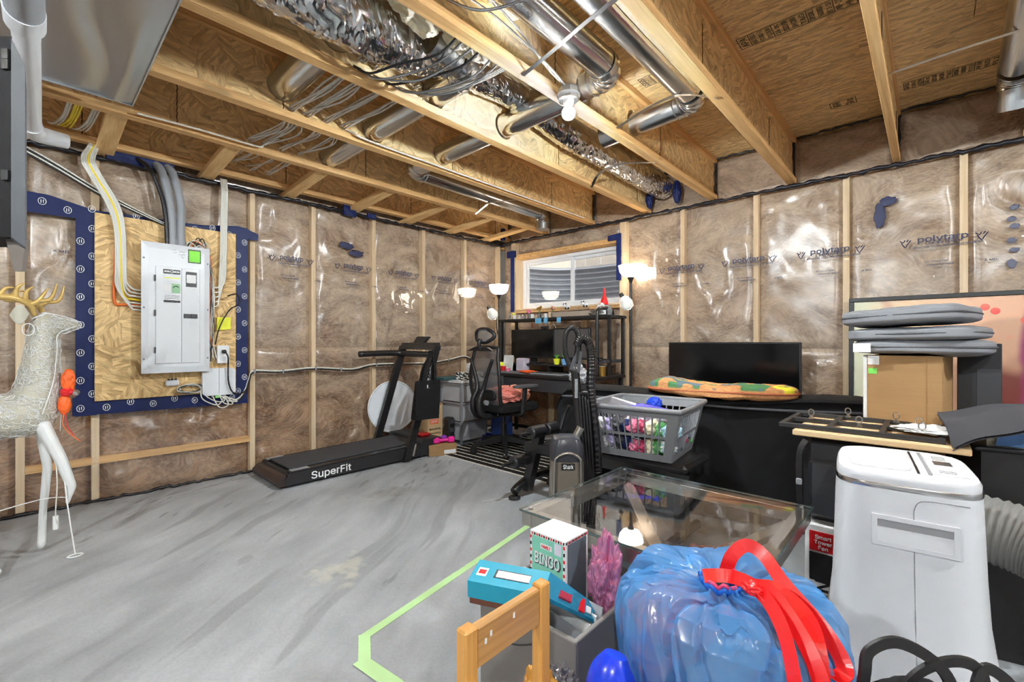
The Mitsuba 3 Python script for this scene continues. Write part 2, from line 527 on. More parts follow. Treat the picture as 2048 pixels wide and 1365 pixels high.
for y in (2.75, 3.2):
    part('wall_right', 'stud', box(XR, XR + 0.14, y - SW / 2, y + SW / 2, 0.038, WZ0 - 0.05), STUD)
part('wall_right', 'header', box(XR, XR + 0.14, WY0, WY1, WZ1 + 0.002, WZ1 + 0.05), FLANGE)
part('wall_right', 'sill_plate', box(XR, XR + 0.14, WY0, WY1, WZ0 - 0.045, WZ0 - 0.005), FLANGE)
part('wall_right', 'plate', box(XR + 0.06, XR + 0.14, YB, YL, 0.0, 0.038), BLOCK)
part('wall_right', 'plate', box(XR + 0.06, XR + 0.14, YB, YL, ZP - 0.04, ZP), BLOCK)
redges = RS + [2.246]
for i in range(len(redges) - 1):
    a, b = redges[i] + SW / 2, redges[i + 1] - SW / 2
    for z0, z1 in ((0.004, 0.986), (0.986, ZP - 0.002)):
        part('wall_right', 'insulation_batt', batt_mesh((XR, a, z0), (0, 1, 0), (-1, 0, 0), b - a, z1 - z0, 50 + i * 3 + int(z0 * 2)), BATT, smooth=True)
for a, b, z0, z1 in ((2.32, 2.73, 0.004, WZ0 - 0.05), (2.77, 3.18, 0.004, WZ0 - 0.05), (3.22, 3.725, 0.004, WZ0 - 0.05), (3.805, 3.96, 0.004, 0.986),
                     (3.805, 3.96, 0.99, ZP - 0.002), (2.31, 3.72, WZ1 + 0.05, ZP - 0.002)):
    part('wall_right', 'insulation_batt', batt_mesh((XR, a, z0), (0, 1, 0), (-1, 0, 0), b - a, z1 - z0, 90 + int(a * 9)), BATT, smooth=True)
part('wall_right', 'vapour_barrier', film_mesh((XR - 0.002, -2.0, 0.012), (0, 1, 0), (-1, 0, 0), YL + 2.0 - 0.01, ZP - 0.02, [y + 2.0 for y in RS + [2.26, 3.76]], 21,
     hole=[(2.0 + WY0 - 0.005, 2.0 + WY1 + 0.005, WZ0 - 0.02, WZ1 + 0.0)]), 'mat_film', smooth=True)

# --- the unseen walls behind the camera
struct('wall_back')
put('wall_back', box(XB - 0.1, XB, YB, YL + 0.25, 0, ZS), CONC)
struct('wall_near')
put('wall_near', box(XB, XR + 0.25, YB - 0.1, YB, 0, ZS), CONC)


# --- black sealant beads along the plates
def bead(pts, r=0.014, seed=0):
    p = smooth_path(pts, 1)
    q = []
    for i in range(len(p) - 1):
        k = max(2, int(np.linalg.norm(p[i + 1] - p[i]) / 0.03))
        q += [p[i] + (p[i + 1] - p[i]) * t / k for t in range(k)]
    q = np.array(q + [p[-1]])
    g = np.random.default_rng(seed)
    q = q + g.normal(0, 0.0035, q.shape)
    rr = r * (0.6 + 0.7 * g.random(len(q)))
    return tube(q, rr, sides=6, n=1)


part('wall_left', 'sealant_bead', bead([(-1.5, YL - 0.012, ZP - 0.02), (XR - 0.01, YL - 0.012, ZP - 0.02)], 0.016, 1), SEAL, smooth=True)
part('wall_left', 'sealant_bead', bead([(-1.5, YL - 0.015, 0.012), (XR - 0.01, YL - 0.015, 0.012)], 0.010, 4), SEAL, smooth=True)
part('wall_right', 'sealant_bead', bead([(XR - 0.012, -1.9, ZP + 0.0), (XR - 0.012, YL - 0.01, ZP + 0.0)], 0.016, 2), SEAL, smooth=True)

# --- ceiling: subfloor panels, I-joists, rim insulation
struct('ceiling')
put('ceiling', box(XB, XR + 0.25, YB, YL + 0.25, ZS + 0.02, ZS + 0.08), OSB)
x0 = XB
for i in range(6):
    x1 = min(x0 + 1.22, XR + 0.14)
    y0 = YB - (1.2 if i % 2 else 0)
    for j in range(4):
        a, b = max(y0, YB), min(y0 + 2.44, YL + 0.14)
        if b - a > 0.05:
            part('ceiling', 'subfloor_panel', box(x0 + 0.0015, x1 - 0.0015, a + 0.0015, b - 0.0015, ZS, ZS + 0.019), OSB)
        y0 += 2.44
    x0 = x1
JY = [3.90, 3.28, 2.66, 2.02, 1.405, 0.805, 0.17, -0.45, -1.07, -1.69, -2.3]
FW = 0.064
HOLES = ((2.10, 2.43, 1.3, 3.0), (2.66, 2.45, 0.9, 1.6), (1.535, 2.41, 1.8, 3.5), (0.975, 2.465, 1.8, 2.7))
JOINT = M('web_joint', (66, 44, 26), 0.8)
for i, y in enumerate(JY):
    j = key_for('ceiling__joist')
    f = 0.041 if i == 6 else FW
    xa, xb = XB, XR + 0.06
    part(j, 'flange', box(xa, xb, y - f / 2, y + f / 2, ZJ, ZJ + 0.04, 0.003), FLANGE)
    part(j, 'flange', box(xa, xb, y - f / 2, y + f / 2, ZS - 0.04, ZS - 0.001, 0.003), FLANGE)
    web = m3.Manifold.cube((xb - xa, 0.012, ZS - ZJ - 0.08)).translate((xa, y - 0.006, ZJ + 0.04))
    for hx, hz, ya, yb in HOLES:
        if ya < y < yb:
            web = web - m3.Manifold.cylinder(0.05, 0.080, 0.080, 28, True).rotate((90, 0, 0)).translate((hx, y, hz))
    part(j, 'web', web, OSB)
    for sx in np.arange(-2.2 + 0.37 * (i % 3), XR, 1.22):
        part(j, 'web_joint', tube([(sx + 0.004 * (k % 2), y - 0.0065, ZJ + 0.042 + 0.019 * k) for k in range(13)], 0.0028, sides=4, n=1), JOINT)
for x in (-0.22, 0.35, 0.92, 1.51, 2.09, 2.68, 3.26, 3.82):
    part('ceiling', 'blocking', hull([(x + sx * 0.045, y, z + dz) for sx in (-1, 1) for y, z in ((3.318, 2.303), (YL + 0.10, 2.252)) for dz in (0, 0.037)]), BLOCK)
for i in range(len(JY) - 1):
    a, b = JY[i + 1] + 0.012, JY[i] - 0.012
    part('wall_right', 'rim_batt', batt_mesh((XR + 0.06, a, ZP + 0.01), (0, 1, 0), (-1, 0, 0), b - a, ZS - ZP - 0.02, 200 + i, puff=0.10, base=-0.05), BATT, smooth=True)
    part('wall_right', 'rim_film', film_mesh((XR + 0.055, a, ZP + 0.005), (0, 1, 0), (-1, 0, 0), b - a, ZS - ZP - 0.012, [0, b - a], 60 + i), 'mat_film', smooth=True)
    part('wall_right', 'sealant_bead', bead([(XR + 0.045, a + 0.004, ZP + 0.02), (XR + 0.045, a + 0.004, ZS - 0.012), (XR + 0.045, b - 0.004, ZS - 0.012), (XR + 0.045, b - 0.004, ZP + 0.02)], 0.008, 70 + i), SEAL, smooth=True)
part('wall_left', 'rim_batt', batt_mesh((-1.5, YL + 0.09, ZP + 0.01), (1, 0, 0), (0, -1, 0), XR + 1.5, ZS - ZP - 0.02, 260, puff=0.05, base=-0.02), BATT, smooth=True)

# ink stamps on the subfloor
INK = M('stamp_ink', (58, 40, 26), 0.8)
def stamp(x, y, w, cells, h=0.11):
    """a printed strip centred on (x, y) running along -y: cells of (text lines, share of the width)"""
    ms, s = [], -w / 2
    for lines, share in cells:
        cw = w * share
        for k, t_ in enumerate(lines):
            ms.append(text(t_, min(0.045, cw / len(lines) * 0.6), (x, y - s - cw * (k + 0.5) / len(lines), ZS - 0.0004), (-1, 0, 0), (0, 1, 0), width=h * 0.82))
        for e in (s, s + cw):
            ms.append(box(x - h / 2, x + h / 2, y - e - 0.002, y - e + 0.002, ZS - 0.001, ZS - 0.0004))
        s += cw
    for e in (-h / 2, h / 2):
        ms.append(box(x + e - 0.002, x + e + 0.002, y - w / 2, y + w / 2, ZS - 0.001, ZS - 0.0004))
    part('ceiling', 'stamp', cat(ms), INK)
CELLS = [(('APA',), 0.10), (('RATED', 'STURD-I', 'FLOOR'), 0.20), (('24 oc', 'SIZED FOR', 'SPACING', 'T&G'), 0.28), (('EXPOSURE 1', 'THICKNESS', 'PS 2-10'), 0.20), (('PRP-108', 'HUD', 'PS 2'), 0.22)]
stamp(2.635, 0.49, 0.54, CELLS)
stamp(3.78, -0.11, 0.46, CELLS[1:])
stamp(3.755, 0.43, 0.14, [(('APA', '24 oc'), 1.0)], 0.09)
stamp(2.62, 1.20, 0.24, CELLS[:2])


# ------------------------------------------------------------------ ductwork under the subfloor
def elbow_path(a, b, c, r=0.10, n=6):
    """a -> b -> c with the corner at b rounded into n gores"""
    a, b, c = (np.array(q, float) for q in (a, b, c))
    p0, p1 = b + (a - b) / np.linalg.norm(a - b) * r, b + (c - b) / np.linalg.norm(c - b) * r
    return [p0 * (1 - t) ** 2 + 2 * b * t * (1 - t) + p1 * t * t for t in np.linspace(0, 1, n)]


def ribbed(pts, r, sides=24):
    """an adjustable elbow: short gores with raised joints"""
    p, rr = [], []
    for i in range(len(pts) - 1):
        a, b = np.array(pts[i]), np.array(pts[i + 1])
        for t, k in ((0.0, 1.05), (0.10, 1.0), (0.90, 1.0)):
            p.append(a + (b - a) * t)
            rr.append(r * k)
    p.append(pts[-1])
    rr.append(r * 1.05)
    return tube(p, rr, sides=sides, n=1)


def pipe(parent, a, b, r, name='pipe', seam=True):
    a, b = np.array(a, float), np.array(b, float)
    part(parent, name, tube([a, b], r, sides=28, n=1), GALV, smooth=40)
    d = (b - a) / np.linalg.norm(b - a)
    if seam:
        side = np.cross(d, (0, 0, 1))
        side = -side * (0.8 if side @ np.array([0, -1, 0]) < 0 else -0.8) + np.array([0, 0, -0.6])
        part(parent, 'seam', tube([a + side / np.linalg.norm(side) * r, b + side / np.linalg.norm(side) * r], 0.0035, sides=5, n=1), GALV)


R6 = 0.072
d = thing('round_duct', 'long galvanised round duct zigzagging through the joist webs beside the bare bulb', 'duct')
ZA, ZB = 2.455, 2.42
pipe(d, (0.35, 1.22, ZA), (1.98, 1.22, ZA), R6)
part(d, 'elbow', ribbed(elbow_path((1.9, 1.22, ZA), (2.10, 1.22, ZA), (2.10, 1.5, ZA), 0.12), R6 * 1.03), GALV, smooth=35)
pipe(d, (2.10, 1.33, ZA), (2.10, 1.55, ZA - 0.02), R6 * 0.97, seam=False)
pipe(d, (2.10, 1.5, ZA - 0.02), (2.10, 2.95, ZB), R6 * 0.99)
part(d, 'elbow', ribbed(elbow_path((2.10, 2.85, ZB), (2.10, 3.04, ZB), (2.3, 3.04, ZB), 0.11), R6 * 1.03), GALV, smooth=35)
pipe(d, (2.21, 3.04, ZB), (3.68, 3.04, ZB - 0.01), R6)
part(d, 'elbow', ribbed(elbow_path((3.6, 3.04, ZB - 0.01), (3.77, 3.04, ZB - 0.01), (3.77, 3.04, 2.2), 0.10), R6 * 1.03), GALV, smooth=35)
part(d, 'boot', lathe([(0, 2.375), (0.072, 2.375), (0.073, 2.30), (0.0, 2.30)], (3.77, 3.04, -0.06), 24), GALV2, smooth=40)

d = thing('round_duct', 'short galvanised round duct turning at an elbow under the right-hand subfloor bay', 'duct')
pipe(d, (0.45, 0.99, ZA), (2.52, 0.99, ZA), R6)
part(d, 'elbow', ribbed(elbow_path((2.4, 0.99, ZA), (2.66, 0.99, ZA), (2.66, 1.2, ZA), 0.12), R6 * 1.03), GALV, smooth=35)
pipe(d, (2.66, 1.10, ZA), (2.66, 1.62, ZA - 0.03), R6)

d = thing('round_duct', 'galvanised round duct branching off the foil duct and crossing three joists', 'duct')
pipe(d, (1.28, 1.70, 2.45), (1.44, 1.70, 2.43), R6 * 1.02, 'collar', seam=False)
for x in (1.33, 1.40):
    part(d, 'bead', lathe([(0.072, -0.006), (0.079, 0), (0.072, 0.006)], sides=28).apply_transform(trimesh.transformations.rotation_matrix(math.pi / 2, (0, 1, 0))).apply_translation((x, 1.70, 2.437)), GALV, smooth=30)
part(d, 'elbow', ribbed(elbow_path((1.40, 1.70, 2.43), (1.535, 1.70, 2.42), (1.535, 1.9, 2.41), 0.10), R6 * 1.04), GALV, smooth=35)
pipe(d, (1.535, 1.79, 2.415), (1.535, 3.29, 2.405), R6)

d = thing('round_duct', 'stub of galvanised round duct entering a joist web left of the cable bundles', 'duct')
pipe(d, (0.975, 1.72, 2.465), (0.975, 2.70, 2.465), 0.077)

d = thing('round_duct', 'galvanised duct with a crimped open end at the right edge of the ceiling', 'duct')
pipe(d, (1.6, -0.27, 2.46), (3.42, -0.33, 2.46), R6)
part(d, 'elbow', ribbed(elbow_path((3.35, -0.33, 2.46), (3.56, -0.34, 2.46), (3.62, -0.34, 2.30), 0.10), R6 * 1.04), GALV, smooth=35)
a = np.arange(48) * 2 * np.pi / 48
crimp = [[(3.565 + 0.045 * t + R6 * (0.98 + 0.05 * (k % 2) * t) * math.cos(q) * 0.93, -0.34 + R6 * (0.98 + 0.05 * (k % 2) * t) * math.sin(q), 2.39 - 0.10 * t + R6 * math.cos(q) * 0.35) for k, q in enumerate(a)] for t in np.linspace(0, 1, 4)]
part(d, 'crimped_end', loft(crimp, caps=False), GALV2, smooth=30)


# foil-wrapped flexible duct, crinkled
def foil_duct(path, radii, seed, sides=72, n=34, amp=0.075):
    m = tube(path, radii, sides=sides, n=n, caps=True)
    v = np.array(m.vertices)
    c = smooth_path(np.array(path, float), n)
    K = len(c)
    body = v[:K * sides].reshape(K, sides, 3)
    off = body - c[:, None]
    s = np.cumsum(np.r_[0, np.linalg.norm(np.diff(c, axis=0), axis=1)])
    ang = np.arange(sides) * 2 * np.pi / sides
    S, A = np.meshgrid(s, ang, indexing='ij')
    q = np.stack([S * 26, np.cos(A) * 2.2, np.sin(A) * 2.2], -1)
    w = meshkit.fbm(q * np.array([0.35, 1, 1]), 2, seed)
    ring = np.abs(meshkit.noise(np.stack([S * 42 + 5 * w, np.cos(A) * 1.6, np.sin(A) * 1.6], -1), seed + 1) - 0.5)
    fine = np.abs(meshkit.noise(np.stack([S * 60 + 9 * w, np.cos(A) * 5, np.sin(A) * 5], -1), seed + 2) - 0.5) * 2 - 0.5
    k = 1 + amp * (2.0 * (ring - 0.25) + 0.7 * fine + 1.2 * (w - 0.5))
    body = c[:, None] + off * k[..., None]
    v[:K * sides] = body.reshape(-1, 3)
    m.vertices = v
    return m


d = thing('foil_duct', 'crinkled silver foil flexible duct sagging between the joists at top centre', 'duct')
part(d, 'sleeve', foil_duct([(-0.7, 1.72, 2.50), (0.0, 1.72, 2.45), (0.45, 1.74, 2.425), (0.85, 1.76, 2.41), (1.15, 1.80, 2.43), (1.42, 1.84, 2.50)],
     [0.135, 0.145, 0.15, 0.145, 0.125, 0.105], 5), FOIL, smooth=14)
d2 = thing('foil_duct', 'thinner silver foil duct running on to the right wall behind the bare bulb', 'duct')
part(d2, 'sleeve', foil_duct([(1.40, 1.84, 2.50), (1.7, 1.85, 2.53), (2.1, 1.86, 2.555), (2.5, 1.85, 2.50), (3.1, 1.84, 2.485), (3.6, 1.84, 2.485), (4.10, 1.84, 2.49)],
     [0.104, 0.096, 0.088, 0.10, 0.103, 0.105, 0.105], 9), FOIL, smooth=14)
for q in (blob((4.06, 1.70, 2.41), (0.03, 0.035, 0.10), 0.4, 3, 4), blob((4.06, 1.97, 2.40), (0.03, 0.035, 0.08), 0.4, 3, 5)):
    part(d2, 'tape', q, NAVY, smooth=True)

# sheet-metal panning nailed under the joists, top left
def pan_fn(u, v):
    x, y = -0.62 + u * 1.0, 1.15 + v * 1.88
    dent = 0.016 * np.exp(-((x - 0.22 - 0.05 * np.sin(y * 5)) / 0.05) ** 2) * np.exp(-((y - 2.45) / 0.55) ** 2) - 0.014 * np.exp(-((x - 0.31) / 0.04) ** 2) * np.clip((y - 2.1) * 3, 0, 1) + 0.006 * (meshkit.fbm(np.stack([x * 4, y * 3, 0 * x], -1), 2, 4) - 0.5)
    return np.stack([x, y, 2.283 - 0.012 + dent * 0.8], -1)
def pan_top(u, v):
    P = pan_fn(u, v)
    P[..., 2] += 0.0015
    return P
pm = grid(60, 80, pan_fn)
pm.invert()
d = single('joist_pan', cat([pm, grid(60, 80, pan_top), box(0.375, 0.381, 1.15, 3.03, 2.262, 2.293), box(-0.62, 0.38, 3.026, 3.032, 2.262, 2.293)]), GALV2,
           'dented sheet metal pan fixed under the joists at top left', 'duct panel', smooth=30)

# strapping: thin galvanised hanger strips
def strap(pts, label, w=0.022):
    return single('hanger_strap', tube(pts, 0.01, n=4, flat=(w, 0.002, (0, 0, 1))), GALV, label, 'metal strap', group='metal hanger straps')


strap([(1.585, 1.40, 2.292), (1.55, 1.2, 2.300), (1.50, 1.0, 2.300), (1.455, 0.80, 2.291)], 'metal strap holding two parallel round ducts beside the bulb', 0.02)
strap([(2.40, 1.40, 2.31), (2.40, 1.15, 2.372), (2.41, 0.98, 2.375), (2.41, 0.80, 2.29)], 'metal strap under the elbow of the right-hand round duct')
strap([(3.10, 2.0, 2.288), (3.06, 1.9, 2.36), (3.02, 1.7, 2.37), (2.98, 1.40, 2.288)], 'metal strap under the foil duct near the right wall')
strap([(3.02, 0.16, 2.42), (2.97, -0.1, 2.41), (2.90, -0.45, 2.38)], 'pale metal strap across the right-hand subfloor bay')
strap([(3.0, 3.27, 2.29), (2.98, 3.1, 2.335), (2.95, 3.0, 2.335), (2.93, 2.67, 2.288)], 'small metal strap under the round duct by the left wall')

# joist hole lids: pale round cut-outs beside the ducts
# white PVC drain pipe along the ceiling, top left
d = thing('drain_pipe', 'white plastic drain pipe running to the wall beside the sheet metal pan', 'pipe')
part(d, 'pipe', tube([(-0.035, 0.9, 2.235), (0.0, 2.4, 2.215)], 0.052, sides=24, n=1), PVCG, smooth=40)
part(d, 'coupling', tube([(-0.002, 2.34, 2.216), (0.0, 2.44, 2.215)], 0.056, sides=24, n=1), WHITE, smooth=40)
part(d, 'pipe', tube([(0.0, 2.4, 2.215), (0.025, 3.62, 2.20)], 0.040, sides=24, n=1), WHITE, smooth=40)
part(d, 'elbow', tube([(0.024, 3.52, 2.20), (0.026, 3.60, 2.20), (0.05, 3.66, 2.205), (0.10, 3.69, 2.21), (0.17, 3.71, 2.215)], [0.045, 0.046, 0.046, 0.044, 0.04], sides=20, n=3), WHITE, smooth=40)

# spray foam and loose insulation tufts
for i, (loc, r) in enumerate([((1.10, 1.56, 2.44), (0.13, 0.05, 0.10)), ((1.38, 1.55, 2.42), (0.14, 0.05, 0.07)), ((1.36, 1.33, 2.52), (0.14, 0.05, 0.07))]):
    single('insulation_tuft', blob(loc, r, 0.55, 2.2, i + 3, 4), FOAM, ['cream insulation tuft between foil duct and joist, nearest the foil', 'cream insulation tuft above the duct collar', 'cream insulation tuft hanging beside the two parallel ducts'][i],
           'insulation', smooth=True)


# ------------------------------------------------------------------ cables
def cable(parent, pts, r=0.0045, mat=None, n=5, sides=6, flat=True):
    return part(parent, 'cable', tube(pts, r, sides=sides, n=n), mat or CABLE, smooth=True)


LBL = ['white cable bundle across three joists, leftmost of the four', 'white cable bundle across three joists, second from the left', 'white cable bundle across three joists, third from the left', 'white cable bundle across three joists, nearest the round duct']
for k, x in enumerate((1.00, 1.09, 1.20, 1.31)):
    d = thing('cable_bundle', LBL[k], 'cables', 'white cable bundles through the joists')
    for j in range(5):
        g = np.random.default_rng(100 + k * 10 + j)
        o = lambda s: g.uniform(-s, s)
        pts = [(x + 0.10 + o(0.02), 1.98, 2.40 + o(0.02)), (x + 0.07 + o(0.03), 2.30, 2.37 + o(0.02)), (x + 0.02 + o(0.02), 2.62, 2.355 + o(0.01)), (x + 0.02 + o(0.02), 2.70, 2.36 + o(0.01)),
               (x + 0.06 + o(0.04), 2.95, 2.375 + o(0.02)), (x + o(0.02), 3.24, 2.36 + o(0.012)), (x + 0.01 + o(0.02), 3.32, 2.36 + o(0.012)), (x + o(0.03), 3.6, 2.37 + o(0.02)), (x - 0.03 + o(0.04), 3.85, 2.385 + o(0.03))]
        if j == 4:
            pts = pts[:6]
        cable(d, pts, 0.005)
d = thing('cable_bundle', 'grey cables crossing below the foil duct from the centre joist', 'cables', 'cables over the foil duct')
for j in range(6):
    g = np.random.default_rng(300 + j)
    o = lambda s: g.uniform(-s, s)
    x = 1.05 + 0.05 * j
    cable(d, [(x + 0.22 + o(0.02), 1.42, 2.40), (x + 0.17 + o(0.02), 1.56, 2.30 + o(0.02)), (x + 0.10 + o(0.03), 1.74, 2.275 + o(0.02)), (x + 0.02 + o(0.02), 1.9, 2.285 + o(0.01)), (x + o(0.02), 2.0, 2.35)], 0.0055, GALV2 if j % 3 else CABLEK)
d = thing('cable_bundle', 'pair of white cables rising from the centre joist beside the branch duct', 'cables', 'cables over the foil duct')
for j in range(3):
    cable(d, [(1.55 + 0.012 * j, 1.41, 2.36), (1.52 + 0.01 * j, 1.6, 2.335), (1.47 + 0.012 * j, 1.80, 2.335), (1.44 + 0.012 * j, 1.99, 2.36)], 0.006)
d = thing('cable_bundle', 'two white cables running along the joist to the bare bulb', 'cables', 'cables along the joists')
cable(d, [(0.7, 1.30, 2.40), (1.0, 1.30, 2.36), (1.3, 1.29, 2.36), (1.6, 1.28, 2.31), (1.78, 1.30, 2.29)], 0.005)
cable(d, [(0.7, 1.26, 2.42), (1.1, 1.24, 2.38), (1.4, 1.27, 2.36), (1.65, 1.30, 2.31), (1.80, 1.31, 2.295)], 0.005)
d = thing('cable_bundle', 'dark cable looping through the bay at top centre', 'cables', 'cables along the joists')
cable(d, [(1.05, 1.40, 2.39), (1.15, 1.30, 2.36), (1.25, 1.15, 2.36), (1.3, 1.0, 2.36)], 0.006, CABLEK)
cable(d, [(1.10, 1.40, 2.39), (1.2, 1.28, 2.33), (1.3, 1.12, 2.35), (1.33, 0.99, 2.37)], 0.006, GALV2)
d = single('joist_cable', tube([(0.42, 3.20, 2.30), (0.7, 3.20, 2.31), (1.02, 3.20, 2.31), (1.06, 3.19, 2.33), (1.12, 3.1, 2.36)], 0.0055, sides=6, n=5), CABLE,
           'single white cable stapled along the joist beside the sheet metal pan', 'cable', smooth=True)
d = single('joist_cable', tube([(1.34, 2.68, 2.36), (1.38, 2.605, 2.33), (1.46, 2.60, 2.312), (2.0, 2.605, 2.310), (2.6, 2.602, 2.308), (3.2, 2.606, 2.310), (3.9, 2.605, 2.31)], 0.0065, sides=6, n=5), CABLE,
           'single white cable stapled along the joist to the right wall', 'cable', smooth=True)
# short coloured tails between the two joists at the left
for i, (x, mat, lab, cnt) in enumerate(((0.165, CABLE, 'white cable loop hanging beside the yellow one, top left', 2), (0.195, CABLEY, 'yellow cable loop hanging between joists at top left', 3), (0.265, CABLE, 'white cable loop beside the first wooden block, top left', 3))):
    d = thing('cable_loop', lab, 'cable')
    for j in range(cnt):
        cable(d, [(x + 0.012 * j, 3.30, 2.36), (x - 0.006 + 0.012 * j, 3.42, 2.34), (x - 0.02 + 0.012 * j, 3.62, 2.325), (x - 0.05 + 0.02 * j, 3.78, 2.33), (x - 0.07 + 0.03 * j, 3.86, 2.355)], 0.007 if j == 0 else 0.005, mat)


# ------------------------------------------------------------------ printing on the vapour barrier
def poly_print(wall, at, big=0.26, seed=0):
    if wall == 'wall_left':
        o, u = lambda s, z: (at + s, YL - 0.034, z), (1, 0, 0)
        z0 = 1.722
    else:
        o, u = lambda s, z: (XR - 0.034, at - s, z), (0, -1, 0)
        z0 = 1.70
    v = (0, 0, 1)
    ms = [text('polytarp', 0.036, o(0, z0 + 0.022), u, v, width=big), text('VAPOUR BARRIER', 0.013, o(0.01, z0 - 0.008), u, v, width=big * 0.66),
          text('CAN/CGSB-51.34-M86 VAPOUR RETARDER', 0.013, o(0.02, z0 - 0.030), u, v, width=big * 1.35),
          text('POLYETHYLENE', 0.011, o(-0.03, z0 - 0.13), u, v, width=0.11), text('VAPOUR RETARDER', 0.011, o(-0.01, z0 - 0.152), u, v, width=0.13),
          text('6 MIL', 0.011, o(0.22, z0 - 0.15), u, v, width=0.06)]
    for s in (-1, 1):
        c = o(s * (big * 0.5 + 0.06), z0)
        def P(a, b):
            return (c[0] + u[0] * a, c[1] + u[1] * a, c[2] + b)
        for pts in ([(-0.022, 0.012), (-0.004, -0.022), (0.008, -0.002), (0.026, 0.024)], [(-0.030, 0.026), (-0.012, 0.012), (-0.004, 0.028)], [(0.004, 0.016), (0.014, 0.030)]):
            ms.append(tube([P(*q) for q in pts], 0.0028, sides=4, n=2))
    part(wall, 'print', cat(ms), NAVYINK)


for x in (0.42, 1.525, 2.08, 2.63, 3.16, 3.69):
    if x > 1:
        poly_print('wall_left', x, 0.19)
part('wall_left', 'print', text('6 MIL', 0.014, (0.155, YL - 0.034, 1.60), (1, 0, 0), (0, 0, 1), width=0.075), NAVYINK)
for y in (1.66, 1.10, 0.545, -0.06, -0.64):
    poly_print('wall_right', y, 0.24)
part('wall_right', 'ink_mark', cat([blob((XR - 0.006, -0.378 + 0.012 * (i % 2), z), (0.003, 0.020, 0.016 + 0.012 * (i == 5)), 0.6, 3, 20 + i, 2) for i, z in enumerate((1.86, 1.79, 1.745, 1.66, 1.60, 1.52))]), M('faded_ink', (96, 98, 116), 0.7), smooth=True)
# dark ink blots on the batts
part('wall_right', 'ink_blot', cat([blob((XR - 0.006, 0.26, 1.93), (0.004, 0.03, 0.085), 0.4, 2, 3), blob((XR - 0.006, 0.215, 2.02), (0.004, 0.045, 0.03), 0.4, 2, 8)]), NAVYINK, smooth=True)
part('wall_left', 'ink_blot', cat([blob((2.02, YL - 0.008, 1.93), (0.07, 0.004, 0.03), 0.6, 2, 3), blob((2.12, YL - 0.008, 1.87), (0.07, 0.004, 0.03), 0.6, 2, 9)]), NAVYINK, smooth=True)

# ------------------------------------------------------------------ navy sheathing tape with white ring logos
TAPE_Y = YL - 0.036


def wall_tape(parent, pts, seed):
    """flat strip polygon in (x, z) on the left wall, a few mm thick, slightly wrinkled"""
    m = prism(pts, 0.003)
    m = m.subdivide_to_size(0.05)
    m.vertices[:, 2] += 0.004 * meshkit.noise(np.c_[m.vertices[:, 0] * 22, m.vertices[:, 1] * 22, 0 * m.vertices[:, 0] + seed], seed)
    m = frame(m, (0, TAPE_Y, 0), (1, 0, 0), (0, 0, 1))
    part(parent, 'strip', m, NAVY, smooth=30)


def ring_logos(parent, spots):
    ms = []
    for x, z in spots:
        ms.append(tube([(x + 0.017 * math.cos(a), TAPE_Y - 0.0085, z + 0.021 * math.sin(a)) for a in np.arange(14) * 2 * np.pi / 14], 0.0022, sides=4, n=1, closed=True))
        ms.append(box(x - 0.007, x - 0.003, TAPE_Y - 0.0095, TAPE_Y - 0.0075, z - 0.011, z + 0.009))
        ms.append(box(x + 0.003, x + 0.007, TAPE_Y - 0.0095, TAPE_Y - 0.0075, z - 0.009, z + 0.011))
    k = part(parent, 'logo_print', cat(ms), PAPER)
    labels[k] = {'kind': 'stuff'}


tp = thing('sheathing_tape', 'navy blue sheathing tape with white ring logos framing the electrical panel board', 'tape')
wall_tape(tp, [(-0.3, 1.815), (0.30, 1.815), (1.12, 1.84), (1.26, 1.845), (1.265, 1.895), (1.17, 1.93), (1.11, 1.935), (0.9, 1.90), (0.30, 1.885), (0.1, 1.935), (-0.3, 1.945)], 1)
wall_tape(tp, [(0.215, 0.57), (0.315, 0.57), (0.315, 1.85), (0.215, 1.85)], 2)
wall_tape(tp, [(0.20, 0.575), (1.19, 0.56), (1.18, 0.665), (0.20, 0.69)], 3)
wall_tape(tp, [(1.092, 0.57), (1.185, 0.57), (1.19, 1.93), (1.105, 1.935)], 4)
g = np.random.default_rng(3)
ring_logos(tp, [(0.237 + 0.055 * (i % 2), 0.62 + 0.088 * i) for i in range(14)] + [(1.12 + 0.045 * (i % 2), 0.66 + 0.105 * i) for i in range(12)] +
           [(0.36 + 0.12 * i, 0.615 + 0.025 * (i % 2)) for i in range(7)] + [(-0.04 + 0.11 * i, 1.86 + 0.03 * (i % 2)) for i in range(11)])


def window_tape(name, label, spots):
    k = thing(name, label, 'tape', 'navy tape patches around the wall tops')
    for a in spots:
        part(k, 'strip', a, NAVY, smooth=30)
    return k


def crumple(x0, x1, y0, y1, z0, z1, seed):
    m = box(x0, x1, y0, y1, z0, z1).subdivide().subdivide().subdivide()
    m.vertices += 0.02 * (meshkit.fbm(m.vertices * 24, 2, seed)[:, None] - 0.5) * np.array([1, 1, 1])
    return m


